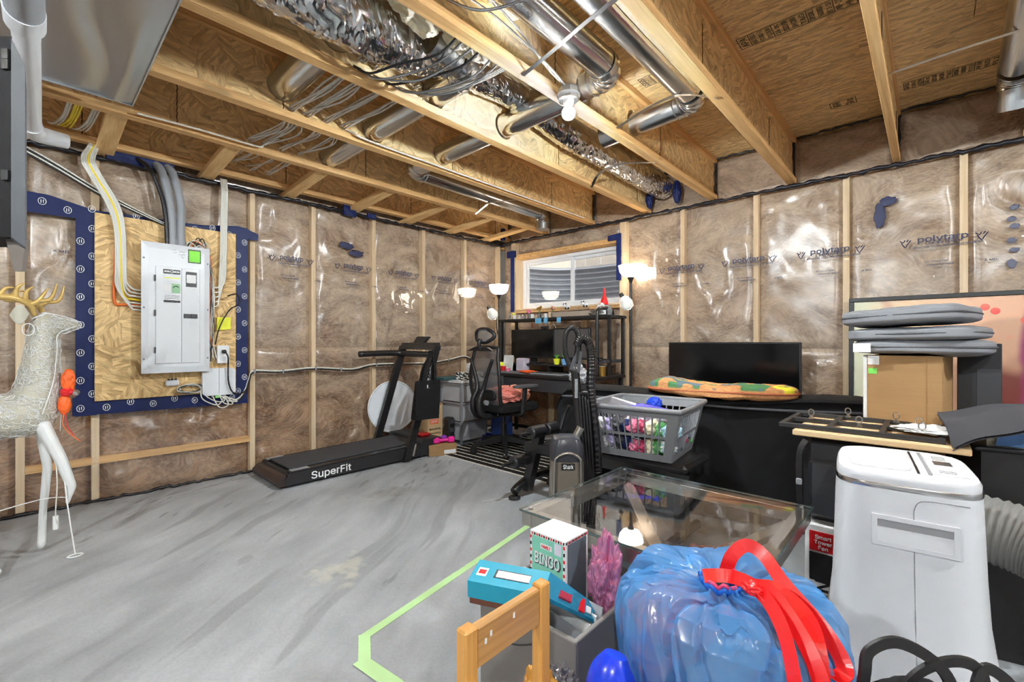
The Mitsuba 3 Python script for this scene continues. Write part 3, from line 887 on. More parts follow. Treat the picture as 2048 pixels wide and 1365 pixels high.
window_tape('tape_patch', 'navy tape down the left jamb of the window', [crumple(XR - 0.030, XR - 0.018, 3.735, 3.785, 1.40, 2.10, 1), crumple(XR - 0.038, XR - 0.012, 3.71, 3.84, 2.07, 2.15, 2)])
window_tape('tape_patch', 'navy tape at the upper right corner of the window', [crumple(XR - 0.030, XR - 0.018, 2.275, 2.325, 1.66, 2.13, 3), crumple(XR - 0.036, XR - 0.014, 2.29, 2.42, 2.07, 2.125, 4)])
window_tape('tape_patch', 'navy tape at the wall top above the grey conduits', [crumple(0.36, 0.72, YL - 0.04, YL - 0.02, 2.235, 2.33, 5)])
window_tape('tape_patch', 'small navy tape patch on the wall top above the treadmill', [crumple(1.98, 2.10, YL - 0.04, YL - 0.02, 2.20, 2.30, 6), crumple(2.22, 2.30, YL - 0.04, YL - 0.02, 2.22, 2.27, 8)])
window_tape('tape_patch', 'navy tape at the room corner below the last joist', [crumple(3.90, 3.945, 3.76, 3.80, 2.26, 2.40, 7)])

# ------------------------------------------------------------------ electrical panel board
struct_b = single('panel_board', box(0.302, 1.10, YL - 0.062, YL - 0.036, 0.66, 1.868, 0.002), OSB, 'strand board backing behind the electrical panel, edged with navy tape', 'backing board')
BY = YL - 0.062
ep = thing('electrical_panel', 'white electrical breaker panel with a green sticker and printed labels', 'electrical panel')
part(ep, 'tub', box(0.555, 0.885, BY - 0.072, BY, 0.85, 1.69), GREY)
cv = hull([(x, BY - 0.072, z) for x in (0.522, 0.908) for z in (0.828, 1.712)] + [(x, BY - 0.082, z) for x in (0.522, 0.908) for z in (0.828, 1.712)] + [(x, BY - 0.092, z) for x in (0.558, 0.874) for z in (0.87, 1.67)])
part(ep, 'cover', cv, WHITE)
FY = BY - 0.092
k = part(ep, 'door', box(0.595, 0.845, FY - 0.008, FY, 0.893, 1.553, 0.002), WHITE)
part(k, 'pocket_cover', box(0.737, 0.740, FY - 0.0092, FY - 0.007, 0.90, 1.548), PVCG)
part(k, 'latch', cat([box(0.75, 0.83, FY - 0.013, FY - 0.007, 1.205, 1.235, 0.002), box(0.79, 0.826, FY - 0.018, FY - 0.012, 1.208, 1.232, 0.002)]), DGREY, label='grey sliding latch')
part(k, 'lock', cyl((0.80, FY - 0.007, 1.175), (0.80, FY - 0.014, 1.175), 0.016, sides=20), WHITE)
for z in (0.985, 1.235, 1.47):
    part(ep, 'hinge', box(0.588, 0.596, FY - 0.012, FY, z - 0.02, z + 0.02), DGREY)
def lbl(parent, x0, x1, z0, z1, mat, dy=0.0095, name='label'):
    return part(parent, name, box(x0, x1, FY - dy, FY - 0.0075, z0, z1), mat)
lbl(ep, 0.636, 0.73, 1.505, 1.535, BLACK)
part(ep, 'print', cat([box(x0, x1, FY - 0.0104, FY - 0.009, 1.515, 1.526) for x0, x1 in ((0.641, 0.653), (0.655, 0.671), (0.694, 0.708), (0.710, 0.726))] + [tube([(0.683 + 0.008 * math.cos(a), FY - 0.0102, 1.520 + 0.008 * math.sin(a)) for a in np.arange(10) * 0.628], 0.0022, sides=4, n=1, closed=True)]), PAPER)
lbl(ep, 0.638, 0.73, 1.46, 1.50, PAPER)
part(ep, 'stripe', box(0.64, 0.728, FY - 0.0105, FY - 0.0095, 1.474, 1.480), YEL)
lbl(ep, 0.638, 0.68, 1.385, 1.43, PAPER)
lbl(ep, 0.682, 0.73, 1.375, 1.44, M('sage', (150, 190, 150), 0.6))
part(ep, 'print', tube([(0.706 + 0.014 * math.cos(a), FY - 0.0105, 1.41 + 0.014 * math.sin(a)) for a in np.linspace(0.3, 3.0, 8)], 0.0022, sides=4, n=1), BLACK)
lbl(ep, 0.638, 0.73, 1.31, 1.325, BLACK)
for z in (1.335, 1.345, 1.355):
    lbl(ep, 0.642, 0.726, z, z + 0.003, GREY)
lbl(ep, 0.762, 0.826, 1.425, 1.53, DGREY)
lbl(ep, 0.766, 0.822, 1.452, 1.51, PAPER, 0.0102)
gs = part(ep, 'sticker', box(0.777, 0.852, FY - 0.003, FY + 0.001, 1.595, 1.69), LIME, label='green sticker with black border')
for a in ((0.777, 0.852, 1.595, 1.602), (0.777, 0.852, 1.682, 1.69), (0.777, 0.782, 1.60, 1.685), (0.847, 0.852, 1.60, 1.685)):
    part(ep, 'sticker_border', box(a[0], a[1], FY - 0.004, FY, a[2], a[3]), BLACK)
part(ep, 'print', cat([tube([(x0 + 0.006 * i, FY - 0.0008, z + 0.004 * ((i * 7 + j) % 3 - 1)) for i in range(n_)], 0.0012, sides=3, n=3) for j, (x0, z, n_) in enumerate(((0.69, 1.672, 4), (0.69, 1.655, 5), (0.725, 1.665, 7), (0.722, 1.645, 7), (0.735, 1.628, 5)))]), GREY)
for x in (0.535, 0.895):
    for z in (0.925, 1.27, 1.60):
        part(ep, 'screw', cyl((x, BY - 0.082, z), (x, BY - 0.088, z), 0.006, sides=10), GREY)

# cable bundle dropping from the joist into the panel's left side
cb = thing('cable_bundle', 'white cable bundle curving down from the joist into the left side of the electrical panel', 'cables')
for j in range(7):
    g = np.random.default_rng(40 + j)
    o = (j - 3) * 0.010
    dz = 0.022 * j
    cable(cb, [(0.31 + o * 0.6, YL - 0.04, 2.34), (0.292 + o * 0.7, YL - 0.10, 2.27), (0.268 + o, YL - 0.10, 2.18), (0.315 + o, YL - 0.10, 2.07), (0.385 + o, YL - 0.10, 1.93), (0.418 + o * 0.8, YL - 0.10, 1.78),
               (0.425 + o * 0.8, YL - 0.095, 1.55), (0.428 + o * 0.8, YL - 0.095, 1.40 + dz * 0.3), (0.445 + abs(o), YL - 0.095, 1.27 + dz), (0.50, YL - 0.095, 1.255 + dz), (0.565, YL - 0.095, 1.25 + dz)], 0.0065,
          CABLE if j not in (2, 3) else (CABLEY if j == 3 else CABLE))
part(cb, 'orange_cable', tube([(0.405, YL - 0.075, 1.72), (0.398, YL - 0.075, 1.5), (0.392, YL - 0.075, 1.36), (0.40, YL - 0.075, 1.29), (0.44, YL - 0.075, 1.285), (0.56, YL - 0.08, 1.285)], 0.008, sides=6, n=5), CABLEO, smooth=True)
cb = thing('cable_bundle', 'white cables dropping from the second block into the right side of the electrical panel', 'cables')
for j in range(5):
    o = (j - 2) * 0.009
    dz = 0.034 * j
    cable(cb, [(1.02 + o, YL - 0.05, 2.27), (1.017 + o, YL - 0.09, 2.15), (1.012 + o, YL - 0.09, 1.9), (1.008 + o, YL - 0.09, 1.65), (1.0 + o, YL - 0.09, 1.46 + dz * 0.3), (0.985 + o * 0.5, YL - 0.09, 1.32 + dz), (0.94, YL - 0.09, 1.30 + dz), (0.87, YL - 0.10, 1.30 + dz)], 0.006)
cb = thing('cable_bundle', 'tangled dark and white cables along the right edge of the electrical panel', 'cables')
for j in range(9):
    g = np.random.default_rng(60 + j)
    o = lambda s: g.uniform(-s, s)
    cable(cb, [(0.77 + 0.01 * j, YL - 0.10, 1.705), (0.80 + 0.012 * j, YL - 0.11, 1.76 + o(0.03)), (0.90 + o(0.02), YL - 0.11, 1.68 + o(0.03)), (0.925 + o(0.015), YL - 0.10, 1.5), (0.93 + o(0.02), YL - 0.10, 1.3 + o(0.1)),
               (0.925 + o(0.02), YL - 0.10, 1.1 + o(0.06)), (0.94 + o(0.03), YL - 0.11, 0.95 + o(0.06))], 0.004, [CABLE, CABLEK, CABLE, CABLEO, CABLEK, CABLE, CABLEK, PVCG, CABLE][j])
cb = thing('cable_bundle', 'black and white service cables slanting down to the conduits from the left', 'cables')
for j in range(4):
    cable(cb, [(-0.25, YL - 0.05, 2.28 + 0.012 * j), (0.01, YL - 0.05, 2.155 + 0.013 * j), (0.147, YL - 0.052, 2.085 + 0.012 * j), (0.329, YL - 0.055, 1.985 + 0.010 * j), (0.53, YL - 0.075, 1.895 + 0.007 * j), (0.69, YL - 0.085, 1.835 + 0.004 * j)], 0.006, CABLEK if j % 2 == 0 else CABLE)
for i, (x, lab) in enumerate(((0.0, 'left grey conduit curving into the top of the electrical panel'), (0.062, 'right grey conduit curving into the top of the electrical panel'))):
    cd = thing('conduit', lab, 'conduit', 'grey conduits')
    part(cd, 'tube', tube([(0.60 + x, YL + 0.02, 2.29), (0.635 + x, YL - 0.06, 2.24), (0.665 + x, YL - 0.085, 2.12), (0.685 + x, YL - 0.095, 1.98), (0.695 + x * 0.8, YL - 0.10, 1.85), (0.698 + x * 0.75, YL - 0.10, 1.69)], 0.026, sides=16, n=6), PVCG, smooth=True)
    part(cd, 'fitting', cyl((0.698 + x * 0.75, YL - 0.10, 1.695), (0.698 + x * 0.75, YL - 0.10, 1.755), 0.030, sides=20), PVCG, smooth=40)
cd = single('service_cable', tube([(0.50, YL - 0.02, 2.29), (0.57, YL - 0.09, 2.22), (0.625, YL - 0.105, 2.08), (0.655, YL - 0.115, 1.92), (0.665, YL - 0.115, 1.72), (0.665, YL - 0.11, 1.69)], 0.013, sides=10, n=6), CABLEK, 'thick black service cable left of the grey conduits', 'cable', smooth=True)

# outlet, network box, small hub, yellow tag
ob = thing('wall_outlet', 'white outlet box with black plug right of the electrical panel', 'outlet')
part(ob, 'box', box(0.968, 1.04, BY - 0.045, BY, 0.883, 1.01, 0.004), WHITE)
part(ob, 'cover', box(0.965, 1.043, BY - 0.05, BY - 0.045, 0.88, 1.013, 0.002), PAPER)
part(ob, 'socket', cat([box(0.985, 1.02, BY - 0.053, BY - 0.049, z, z + 0.03, 0.002) for z in (0.898, 0.955)]), WHITE)
part(ob, 'plug', box(0.99, 1.016, BY - 0.085, BY - 0.052, 0.955, 0.98, 0.005), BLACK)
nb = thing('network_box', 'white rounded network box below the outlet on the navy tape', 'network box')
part(nb, 'case', moved(prism(round_rect(0.212, 0.20, 0.03), 0.045), (0.978, BY - 0.004, 0.745), rx=90), WHITE, smooth=30)
part(nb, 'seam', box(0.975, 0.978, BY - 0.0505, BY - 0.048, 0.655, 0.84), PVCG)
part(nb, 'port', box(0.955, 0.985, BY - 0.04, BY - 0.01, 0.625, 0.648), M('port_green', (140, 200, 120), 0.5))
hb = thing('small_hub', 'small white splitter on the backing board below the electrical panel', 'cable splitter')
part(hb, 'case', box(0.662, 0.738, BY - 0.03, BY, 0.732, 0.772, 0.006), WHITE)
for x in (0.68, 0.70, 0.72):
    part(hb, 'connector', cyl((x, BY - 0.018, 0.77), (x, BY - 0.018, 0.783), 0.007, sides=10), BLACK)
single('tag_card', moved(prism([(0, 0), (0.09, 0.01), (0.092, 0.10), (0.004, 0.098)], 0.003), (0.967, BY - 0.02, 1.125), rx=90), YEL, 'fluorescent yellow tag above the outlet', 'tag')
cc = thing('cable_coil', 'coil of thin grey cable below the small white splitter', 'cables')
for j in range(6):
    g = np.random.default_rng(80 + j)
    cable(cc, [(0.80 + 0.07 * math.cos(a) + g.uniform(-.012, .012), BY - 0.022 - 0.004 * j, 0.705 + 0.028 * math.sin(a) + g.uniform(-.008, .008)) for a in np.linspace(0, 6, 9)], 0.0035, [PVCG, CABLEK, CABLE][j % 3])
pc = thing('power_cord', 'black cord looping from the outlet across the network box', 'cord')
cable(pc, [(1.003, BY - 0.085, 0.967), (1.02, BY - 0.10, 0.93), (1.026, BY - 0.08, 0.85), (1.03, BY - 0.075, 0.74), (1.06, BY - 0.07, 0.66), (1.12, BY - 0.05, 0.645), (1.17, BY - 0.02, 0.67)], 0.0055, CABLEK)
cable(pc, [(1.02, BY - 0.09, 1.38), (1.09, BY - 0.06, 1.40), (1.11, BY - 0.04, 1.33), (1.04, BY - 0.07, 1.28), (0.98, BY - 0.06, 1.16), (0.95, BY - 0.05, 1.02)], 0.0045, CABLEK)
pc = thing('network_cables', 'white network cables dangling under the network box', 'cables')
for j in range(5):
    g = np.random.default_rng(90 + j)
    o = lambda s: g.uniform(-s, s)
    cable(pc, [(0.885 + 0.03 * j, BY - 0.02, 0.80 - 0.14 * (j > 0)), (0.87 + 0.03 * j + o(.02), BY - 0.04, 0.65), (0.92 + 0.03 * j, BY - 0.04, 0.58 + o(.03)), (0.98 + 0.03 * j, BY - 0.035, 0.575 + o(.03)), (1.02 + o(.02), BY - 0.03, 0.64)], 0.0045)
wc = thing('wall_cable', 'black and white cable stapled along the left wall at waist height', 'cable')
WCY = YL - 0.042
wp = [(1.04, WCY, 0.585), (1.12, WCY, 0.60), (1.17, WCY, 0.665), (1.20, WCY, 0.76), (1.235, WCY, 0.812), (1.43, WCY, 0.80), (1.713, WCY, 0.815), (2.06, WCY, 0.788), (2.30, WCY, 0.823), (2.9, WCY, 0.815), (3.2, WCY, 0.84), (3.43, WCY, 0.872), (3.55, WCY, 0.82), (3.57, WCY - 0.02, 0.72)]
part(wc, 'cable', tube(wp, 0.007, sides=7, n=5), CABLE, smooth=True)
part(wc, 'cable', tube([(x, y - 0.006, z - 0.013) for x, y, z in wp], 0.006, sides=7, n=5), CABLEK, smooth=True)
for x, z in ((1.235, 0.81), (1.45, 0.797), (1.72, 0.812), (1.95, 0.795), (2.31, 0.82), (2.6, 0.815), (2.9, 0.813), (3.2, 0.838)):
    part(wc, 'staple', box(x - 0.006, x + 0.006, WCY - 0.014, WCY + 0.012, z - 0.02, z + 0.012, 0.002), PVCG)

# ------------------------------------------------------------------ black cabinet at the left edge
kb = thing('black_cabinet', 'black metal cabinet with a grey side at the left edge of the room', 'cabinet')
# front faces the camera's right; local: s along view-right, t along view depth
Rv, Fv = np.array([math.sin(YAW), -math.cos(YAW), 0]), np.array([math.cos(YAW), math.sin(YAW), 0])
def cabp(s, t, z):
    return np.array([0.0, 1.62, 0]) + Rv * s + Fv * t + np.array([0, 0, z])
CB = lambda s0, s1, t0, t1, z0, z1: hull([cabp(s, t, z) for s in (s0, s1) for t in (t0, t1) for z in (z0, z1)])
part(kb, 'body', hull([cabp(s, t, z) for s, t in ((-0.34, 0.0), (-0.032, 0.0), (-0.45, 0.12), (-0.18, 0.12)) for z in (1.30, 1.79)]), M('cabinet_black', (20, 20, 22), 0.7, spec=0.2))
part(kb, 'side_panel', hull([cabp(s, t, z) for s, t, z in ((-0.032, -0.002, 1.785), (-0.032, -0.002, 1.30), (0.0, 0.0, 1.72), (0.0, 0.0, 1.275), (-0.18, 0.12, 1.785), (-0.18, 0.12, 1.30), (-0.125, 0.12, 1.72), (-0.125, 0.12, 1.275))]), M('charcoal_metal', (74, 77, 82), 0.5, spec=0.3))
part(kb, 'bracket', hull([cabp(s, t, z) for s, z in ((-0.07, 1.30), (-0.02, 1.30), (-0.05, 1.22), (-0.03, 1.22)) for t in (0.02, 0.03)]), M('taupe_metal', (98, 90, 84), 0.5))
for z in (1.745, 1.72, 1.45):
    part(kb, 'hinge', CB(-0.052, -0.036, -0.006, 0.0, z - 0.012, z + 0.012), BLACK)

# ------------------------------------------------------------------ wire-frame deer
dr_ = thing('deer_figure', 'white and champagne wire reindeer decoration with an orange bow standing by the left wall', 'reindeer decoration')
DY = 3.16
def dp(x, z, dy=0.0):
    return np.array([x, DY + dy, z])
body = m3.Manifold.batch_boolean([
    bone(dp(-0.33, 0.70), dp(0.015, 0.69), 0.105, 0.098, 10), bone(dp(0.015, 0.69), dp(0.045, 0.85), 0.098, 0.075, 10), bone(dp(0.045, 0.85), dp(0.058, 1.02), 0.075, 0.058, 10),
    bone(dp(0.058, 1.02), dp(0.068, 1.13), 0.058, 0.05, 10), bone(dp(0.065, 1.125), dp(0.165, 1.125), 0.048, 0.022, 10), bone(dp(-0.33, 0.70), dp(-0.38, 0.62), 0.105, 0.08, 10)], m3.OpType.Add)
bm = soft(body, 0.025, 4)
CHAMP = M('champagne', (176, 170, 154), 0.4, spec=0.5)
LACE = M('lace_white', (224, 224, 222), 0.4)
GOLD = M('gold_glitter', (206, 172, 104), 0.35, metal=0.35)
part(dr_, 'body', bm, CHAMP, smooth=25)
def leg(name_pts, radii):
    return soft(m3.Manifold.batch_boolean([bone(dp(*a), dp(*b), r0, r1, 8) for (a, b), (r0, r1) in zip(zip(name_pts[:-1], name_pts[1:]), zip(radii[:-1], radii[1:]))], m3.OpType.Add), 0.02, 2)
legs = [leg([(0.05, 0.66, 0.03), (0.075, 0.42, 0.04), (0.06, 0.20, 0.06), (0.055, 0.03, 0.08)], [0.026, 0.018, 0.015, 0.017]),
        leg([(0.05, 0.66, -0.05), (0.118, 0.47, -0.06), (0.155, 0.33, -0.06), (0.142, 0.255, -0.06)], [0.032, 0.026, 0.020, 0.008]),
        leg([(-0.33, 0.66, -0.05), (-0.24, 0.45, -0.12), (-0.17, 0.22, -0.14), (-0.085, 0.03, -0.16)], [0.06, 0.028, 0.018, 0.017]),
        leg([(-0.36, 0.66, 0.05), (-0.39, 0.42, 0.06), (-0.35, 0.22, 0.06), (-0.36, 0.03, 0.06)], [0.06, 0.028, 0.018, 0.017])]
for m in legs:
    part(dr_, 'leg', m, LACE, smooth=25)
pts, fi = trimesh.sample.sample_surface(bm, 1100, seed=4)
lace = []
for p, f in zip(pts, fi):
    n = bm.face_normals[f]
    t = np.cross(n, (0.3, 0.2, 0.9))
    t /= np.linalg.norm(t)
    b = np.cross(n, t)
    r = rng.uniform(0.010, 0.024)
    e = rng.uniform(0.6, 1.0)
    lace.append(tube([p + n * 0.003 + t * r * math.cos(a) + b * r * e * math.sin(a) for a in np.arange(9) * 2 * np.pi / 9], 0.0011, sides=3, n=1, closed=True))
k = part(dr_, 'lace', cat(lace), LACE)
labels[k] = {'kind': 'stuff'}
wires = [[(0.055, 0.70, -0.10), (0.092, 0.85, -0.078), (0.105, 1.0, -0.06), (0.11, 1.08, -0.05), (0.175, 1.12, -0.022)], [(0.118, 0.60, 0.0), (0.124, 0.80, 0.0), (0.118, 0.95, 0.0)], [(0.02, 1.15, -0.03), (0.07, 1.178, -0.02), (0.12, 1.17, -0.015), (0.183, 1.145, 0.0), (0.19, 1.115, 0.0), (0.13, 1.083, -0.01)]]
for w in wires:
    part(dr_, 'frame_wire', tube([dp(*q) for q in w], 0.0025, sides=5, n=5), LACE, smooth=True)
def antler(sgn):
    ms = []
    for pts_, rr in (([(0.03, 1.17, 0.02), (0.015, 1.215, 0.05), (-0.04, 1.245, 0.08), (-0.10, 1.25, 0.09), (-0.13, 1.30, 0.10)], [0.011, 0.012, 0.014, 0.012, 0.004]),
                     ([(-0.03, 1.243, 0.075), (-0.025, 1.29, 0.085), (0.0, 1.315, 0.09)], [0.012, 0.008, 0.003]), ([(0.01, 1.215, 0.05), (0.045, 1.24, 0.05), (0.075, 1.30, 0.06)], [0.010, 0.010, 0.003]),
                     ([(-0.08, 1.248, 0.088), (-0.06, 1.285, 0.09), (-0.035, 1.29, 0.10)], [0.010, 0.008, 0.003]), ([(0.04, 1.238, 0.05), (0.085, 1.25, 0.05), (0.105, 1.325, 0.06)], [0.009, 0.009, 0.003])):
        ms.append(tube([dp(x + (0.03 if sgn > 0 else 0), z, dy * sgn) for x, z, dy in pts_], rr, sides=7, n=5))
    return cat(ms)
for s in (-1, 1):
    part(dr_, 'antler', antler(s), GOLD, smooth=True)
    ear = grid(10, 8, lambda u, v: np.stack([0.015 - 0.065 * u, DY + s * (0.05 + 0.02 * np.sin(u * 3)), 1.175 + 0.045 * np.sin(np.pi * u) * (v - 0.5) * 2 - 0.01 * u], -1))
    part(dr_, 'ear', ear, CHAMP, smooth=True)
part(dr_, 'ear_loop', tube([dp(0.01 + 0.02 * math.cos(a), 1.10 + 0.028 * math.sin(a), -0.06) for a in np.arange(10) * 0.628], 0.0022, sides=5, n=2, closed=True), LACE, smooth=True)
bw = part(dr_, 'bow', cat([blob(dp(0.145, 0.85, -0.05), (0.026, 0.02, 0.055), 0.25, 3, 1), blob(dp(0.13, 0.735, -0.05), (0.024, 0.02, 0.05), 0.25, 3, 2)]), ORANGE, smooth=True, label='orange satin bow')
part(bw, 'knot', blob(dp(0.14, 0.795, -0.05), (0.026, 0.026, 0.022), 0.3, 3, 3), RED, smooth=True, label='red knot')
part(bw, 'bell', moved(trimesh.creation.icosphere(subdivisions=2, radius=0.016), dp(0.17, 0.79, -0.06)), CHROME, smooth=True)
part(bw, 'ribbon', tube([dp(0.13, 0.69, -0.05), dp(0.125, 0.64, -0.06), dp(0.15, 0.59, -0.06), dp(0.185, 0.55, -0.06)], 0.01, n=5, flat=(0.022, 0.003, (1, 0, 0))), ORANGE)
part(bw, 'ribbon', tube([dp(0.135, 0.69, -0.05), dp(0.14, 0.63, -0.055), dp(0.165, 0.58, -0.055)], 0.01, n=5, flat=(0.02, 0.003, (1, 0, 0))), RED)
part(dr_, 'cord', tube([dp(0.10, 0.50, -0.07), dp(0.105, 0.35, -0.07), dp(0.10, 0.22, -0.06), dp(0.105, 0.16, -0.06)], 0.003, sides=5, n=4), CABLE, smooth=True)
part(dr_, 'plug', moved(box(0.0, 0.022, 0, 0.016, 0.0, 0.07, 0.004), dp(0.09, 0.13, -0.06)), PAPER)
part(dr_, 'stake', cat([tube([dp(0.125, 0.44, -0.06), dp(0.14, 0.25, -0.09), dp(0.165, 0.012, -0.12)], 0.003, sides=6, n=3), tube([dp(0.165 + 0.028 * math.cos(a), 0.005, -0.12 + 0.02 * math.sin(a)) for a in np.arange(10) * 0.628], 0.004, sides=5, n=1, closed=True)]), LACE)
part(dr_, 'frame_wire', tube([dp(-0.14, 0.28, -0.13), dp(0.05, 0.29, -0.05), dp(0.14, 0.28, -0.06)], 0.0022, sides=5, n=3), LACE)


# ------------------------------------------------------------------ window, well and fence outside
struct('window_1')
X0 = WX
part('window_1', 'frame', cat([box(X0, X0 + 0.08, WY0, WY1, WZ0, WZ0 + 0.045, 0.004), box(X0, X0 + 0.08, WY0, WY1, WZ1 - 0.04, WZ1, 0.004), box(X0, X0 + 0.08, WY0, WY0 + 0.045, WZ0, WZ1, 0.004), box(X0, X0 + 0.08, WY1 - 0.045, WY1, WZ0, WZ1, 0.004)]), VINYL)
part('window_1', 'jamb', cat([box(XR, X0, WY1, WY1 + 0.012, WZ0, WZ1), box(XR, X0, WY0 - 0.012, WY0, WZ0, WZ1)]), STUD)
part('window_1', 'sill', box(XR - 0.01, X0, WY0, WY1, WZ0 - 0.012, WZ0 + 0.004), STUD)
MY = 3.0
for nm, a, b, dx in (('sash', WY0 + 0.045, MY + 0.02, 0.045), ('sash', MY - 0.02, WY1 - 0.045, 0.018)):
    z0, z1, t = WZ0 + 0.045, WZ1 - 0.04, 0.036
    k = part('window_1', nm, cat([box(X0 + dx, X0 + dx + 0.022, a, b, z0, z0 + t, 0.003), box(X0 + dx, X0 + dx + 0.022, a, b, z1 - t, z1, 0.003), box(X0 + dx, X0 + dx + 0.022, a, a + t, z0, z1, 0.003), box(X0 + dx, X0 + dx + 0.022, b - t, b, z0, z1, 0.003)]), VINYL)
    part(k, 'pane', grid(2, 2, lambda u, v: np.stack([X0 + dx + 0.011 + 0 * u, a + t * 0.7 + u * (b - a - 1.4 * t), z0 + t * 0.7 + v * (z1 - z0 - 1.4 * t)], -1)), 'mat_pane')
scene['mat_screen_mesh'] = {'type': 'blendbsdf', 'weight': 0.42, 'a_clear': {'type': 'null'}, 'b_mesh': {'type': 'twosided', 'bsdf': {'type': 'diffuse', 'reflectance': {'type': 'rgb', 'value': [0.10, 0.11, 0.13]}}}}
part('window_1', 'insect_screen', grid(2, 2, lambda u, v: np.stack([X0 + 0.072 + 0 * u, WY0 + 0.05 + u * (MY - WY0 - 0.07), WZ0 + 0.05 + v * 0.53], -1)), 'mat_screen_mesh')


def well_fn(u, v):
    a = np.pi * u
    z = 1.20 + 0.86 * v
    c = 0.020 * np.sin(z * 2 * np.pi / 0.068)
    return np.stack([4.36 + (0.86 + c) * np.sin(a) ** 0.8, 3.02 + (1.0 + c) * np.cos(a) * (np.abs(np.cos(a)) ** -0.25), z], -1)


single('window_well', grid(49, 200, well_fn), M('well_steel', (168, 172, 178), 0.5, metal=0.3), 'corrugated galvanised steel window well outside the window', 'window well', smooth=True)
single('well_gravel', box(4.345, 5.3, 1.9, 4.1, 1.10, 1.20), M('gravel', (150, 148, 142), 0.9), 'gravel bed at the bottom of the window well', 'gravel')
single('yard_ground', cat([box(5.28, 14, -8, 14, 1.75, 1.95), box(4.36, 5.28, 4.1, 14, 1.75, 1.95), box(4.36, 5.28, -8, 1.9, 1.75, 1.95)]), M('soil', (140, 130, 112), 0.95), 'bare ground of the yard outside', 'ground')
fn_ = thing('fence', 'pale vertical board fence outside behind the window well', 'fence')
FB = M('fence_board', (226, 216, 200), 0.8)
for i in range(34):
    part(fn_, 'board', box(6.3 + 0.012 * (i % 2), 6.32 + 0.012 * (i % 2), 1.2 + 0.15 * i, 1.2 + 0.15 * i + 0.138, 1.95, 3.75 + 0.01 * (i % 3)), FB)
part(fn_, 'rail', box(6.335, 6.38, 1.2, 6.3, 2.2, 2.29), FB)
part(fn_, 'rail', box(6.335, 6.38, 1.2, 6.3, 3.4, 3.49), FB)

# ------------------------------------------------------------------ rug
def t_rug(p, n, uv):
    k = dr.abs((p.x * 12.5) - dr.floor(p.x * 12.5) - 0.5)
    w = smoothstep(0.09, 0.12, k + 0.03 * (noise(p.x * 120, p.y * 120) - 0.5))
    return mix(L((206, 200, 190)), L((30, 29, 29)), w) * (0.85 + 0.3 * noise(p.x * 300, p.y * 300))


single('striped_rug', box(2.60, 3.72, 2.0, 3.42, 0.0, 0.008), M('rug', mikit.proc(t_rug), 0.95, spec=0.1), 'black rug with thin white stripes under the office chair and desk', 'rug')

# ------------------------------------------------------------------ desk with hutch
dk = thing('desk', 'black computer desk with an open hutch shelf under the window', 'desk')
part(dk, 'desktop', box(3.30, 3.97, 2.17, 3.60, 0.69, 0.72, 0.004), BLACK)
part(dk, 'keyboard_tray', box(3.32, 3.40, 2.35, 3.2, 0.56, 0.69, 0.004), M('desk_panel', (46, 46, 49), 0.6))
for x in (3.34, 3.93):
    for y in (2.20, 3.57):
        part(dk, 'leg', box(x - 0.018, x + 0.018, y - 0.018, y + 0.018, 0.008, 0.69, 0.002), BLACKM)
part(dk, 'foot_rail', box(3.60, 3.63, 2.2, 3.57, 0.12, 0.15), BLACKM)
part(dk, 'monitor_shelf', box(3.66, 3.95, 2.28, 3.50, 0.785, 0.805, 0.003), BLACK)
for y in (2.3, 2.9, 3.48):
    part(dk, 'shelf_support', box(3.68, 3.93, y - 0.01, y + 0.01, 0.72, 0.785), BLACK)
for x, y in ((3.70, 2.19), (3.70, 3.585), (3.95, 2.19), (3.95, 3.585)):
    part(dk, 'hutch_post', box(x - 0.014, x + 0.014, y - 0.014, y + 0.014, 0.72, 1.262), BLACKM)
part(dk, 'hutch_shelf', box(3.68, 3.97, 2.16, 3.62, 1.262, 1.290, 0.003), BLACK)
part(dk, 'side_frame', tube([(3.60, 2.26, 0.725), (3.60, 2.26, 1.0), (3.60, 2.26, 1.28), (3.62, 2.26, 1.335), (3.67, 2.26, 1.355), (3.80, 2.26, 1.36), (3.86, 2.26, 1.345), (3.885, 2.26, 1.295)], 0.017, sides=12, n=5), BLACKM, smooth=True)
part(dk, 'side_shelf', box(3.62, 3.9, 2.18, 2.36, 0.84, 0.87, 0.003), DGREY)


def monitor(y0, y1, x, z0, z1, rz, label, mat):
    m = thing('monitor', label, 'monitor', 'monitors on the desk')
    w = y1 - y0
    yc = (y0 + y1) / 2
    P = lambda q: moved(q, (x, yc, 0), rz=rz)
    part(m, 'case', P(box(0, 0.035, -w / 2, w / 2, z0, z1, 0.005)), BLACK)
    part(m, 'screen', P(box(-0.002, 0.002, -w / 2 + 0.012, w / 2 - 0.012, z0 + 0.018, z1 - 0.012)), mat)
    part(m, 'stand', P(cat([box(0.03, 0.06, -0.03, 0.03, 0.81, (z0 + z1) / 2)])), BLACK)
    part(m, 'foot', P(box(-0.06, 0.10, -0.10, 0.10, 0.8055, 0.818, 0.004)), BLACK)
    return m


monitor(2.90, 3.48, 3.76, 0.862, 1.172, 4, 'left black monitor under the hutch shelf', SCREEN)
monitor(2.42, 2.895, 3.745, 0.862, 1.178, -6, 'right monitor, greyer screen, under the hutch shelf', M('screen_grey', (72, 70, 70), 0.3))
wcm = thing('webcam', 'small black webcam clipped on top of the left monitor', 'webcam')
part(wcm, 'body', box(3.74, 3.78, 2.96, 3.05, 1.174, 1.20, 0.008), BLACK)
part(wcm, 'lens', cyl((3.741, 3.0, 1.187), (3.735, 3.0, 1.187), 0.008), DGREY)
part(wcm, 'cable', tube([(3.77, 2.96, 1.19), (3.77, 2.90, 1.22), (3.78, 2.88, 1.19), (3.8, 2.9, 1.15)], 0.003, sides=5), CABLE)


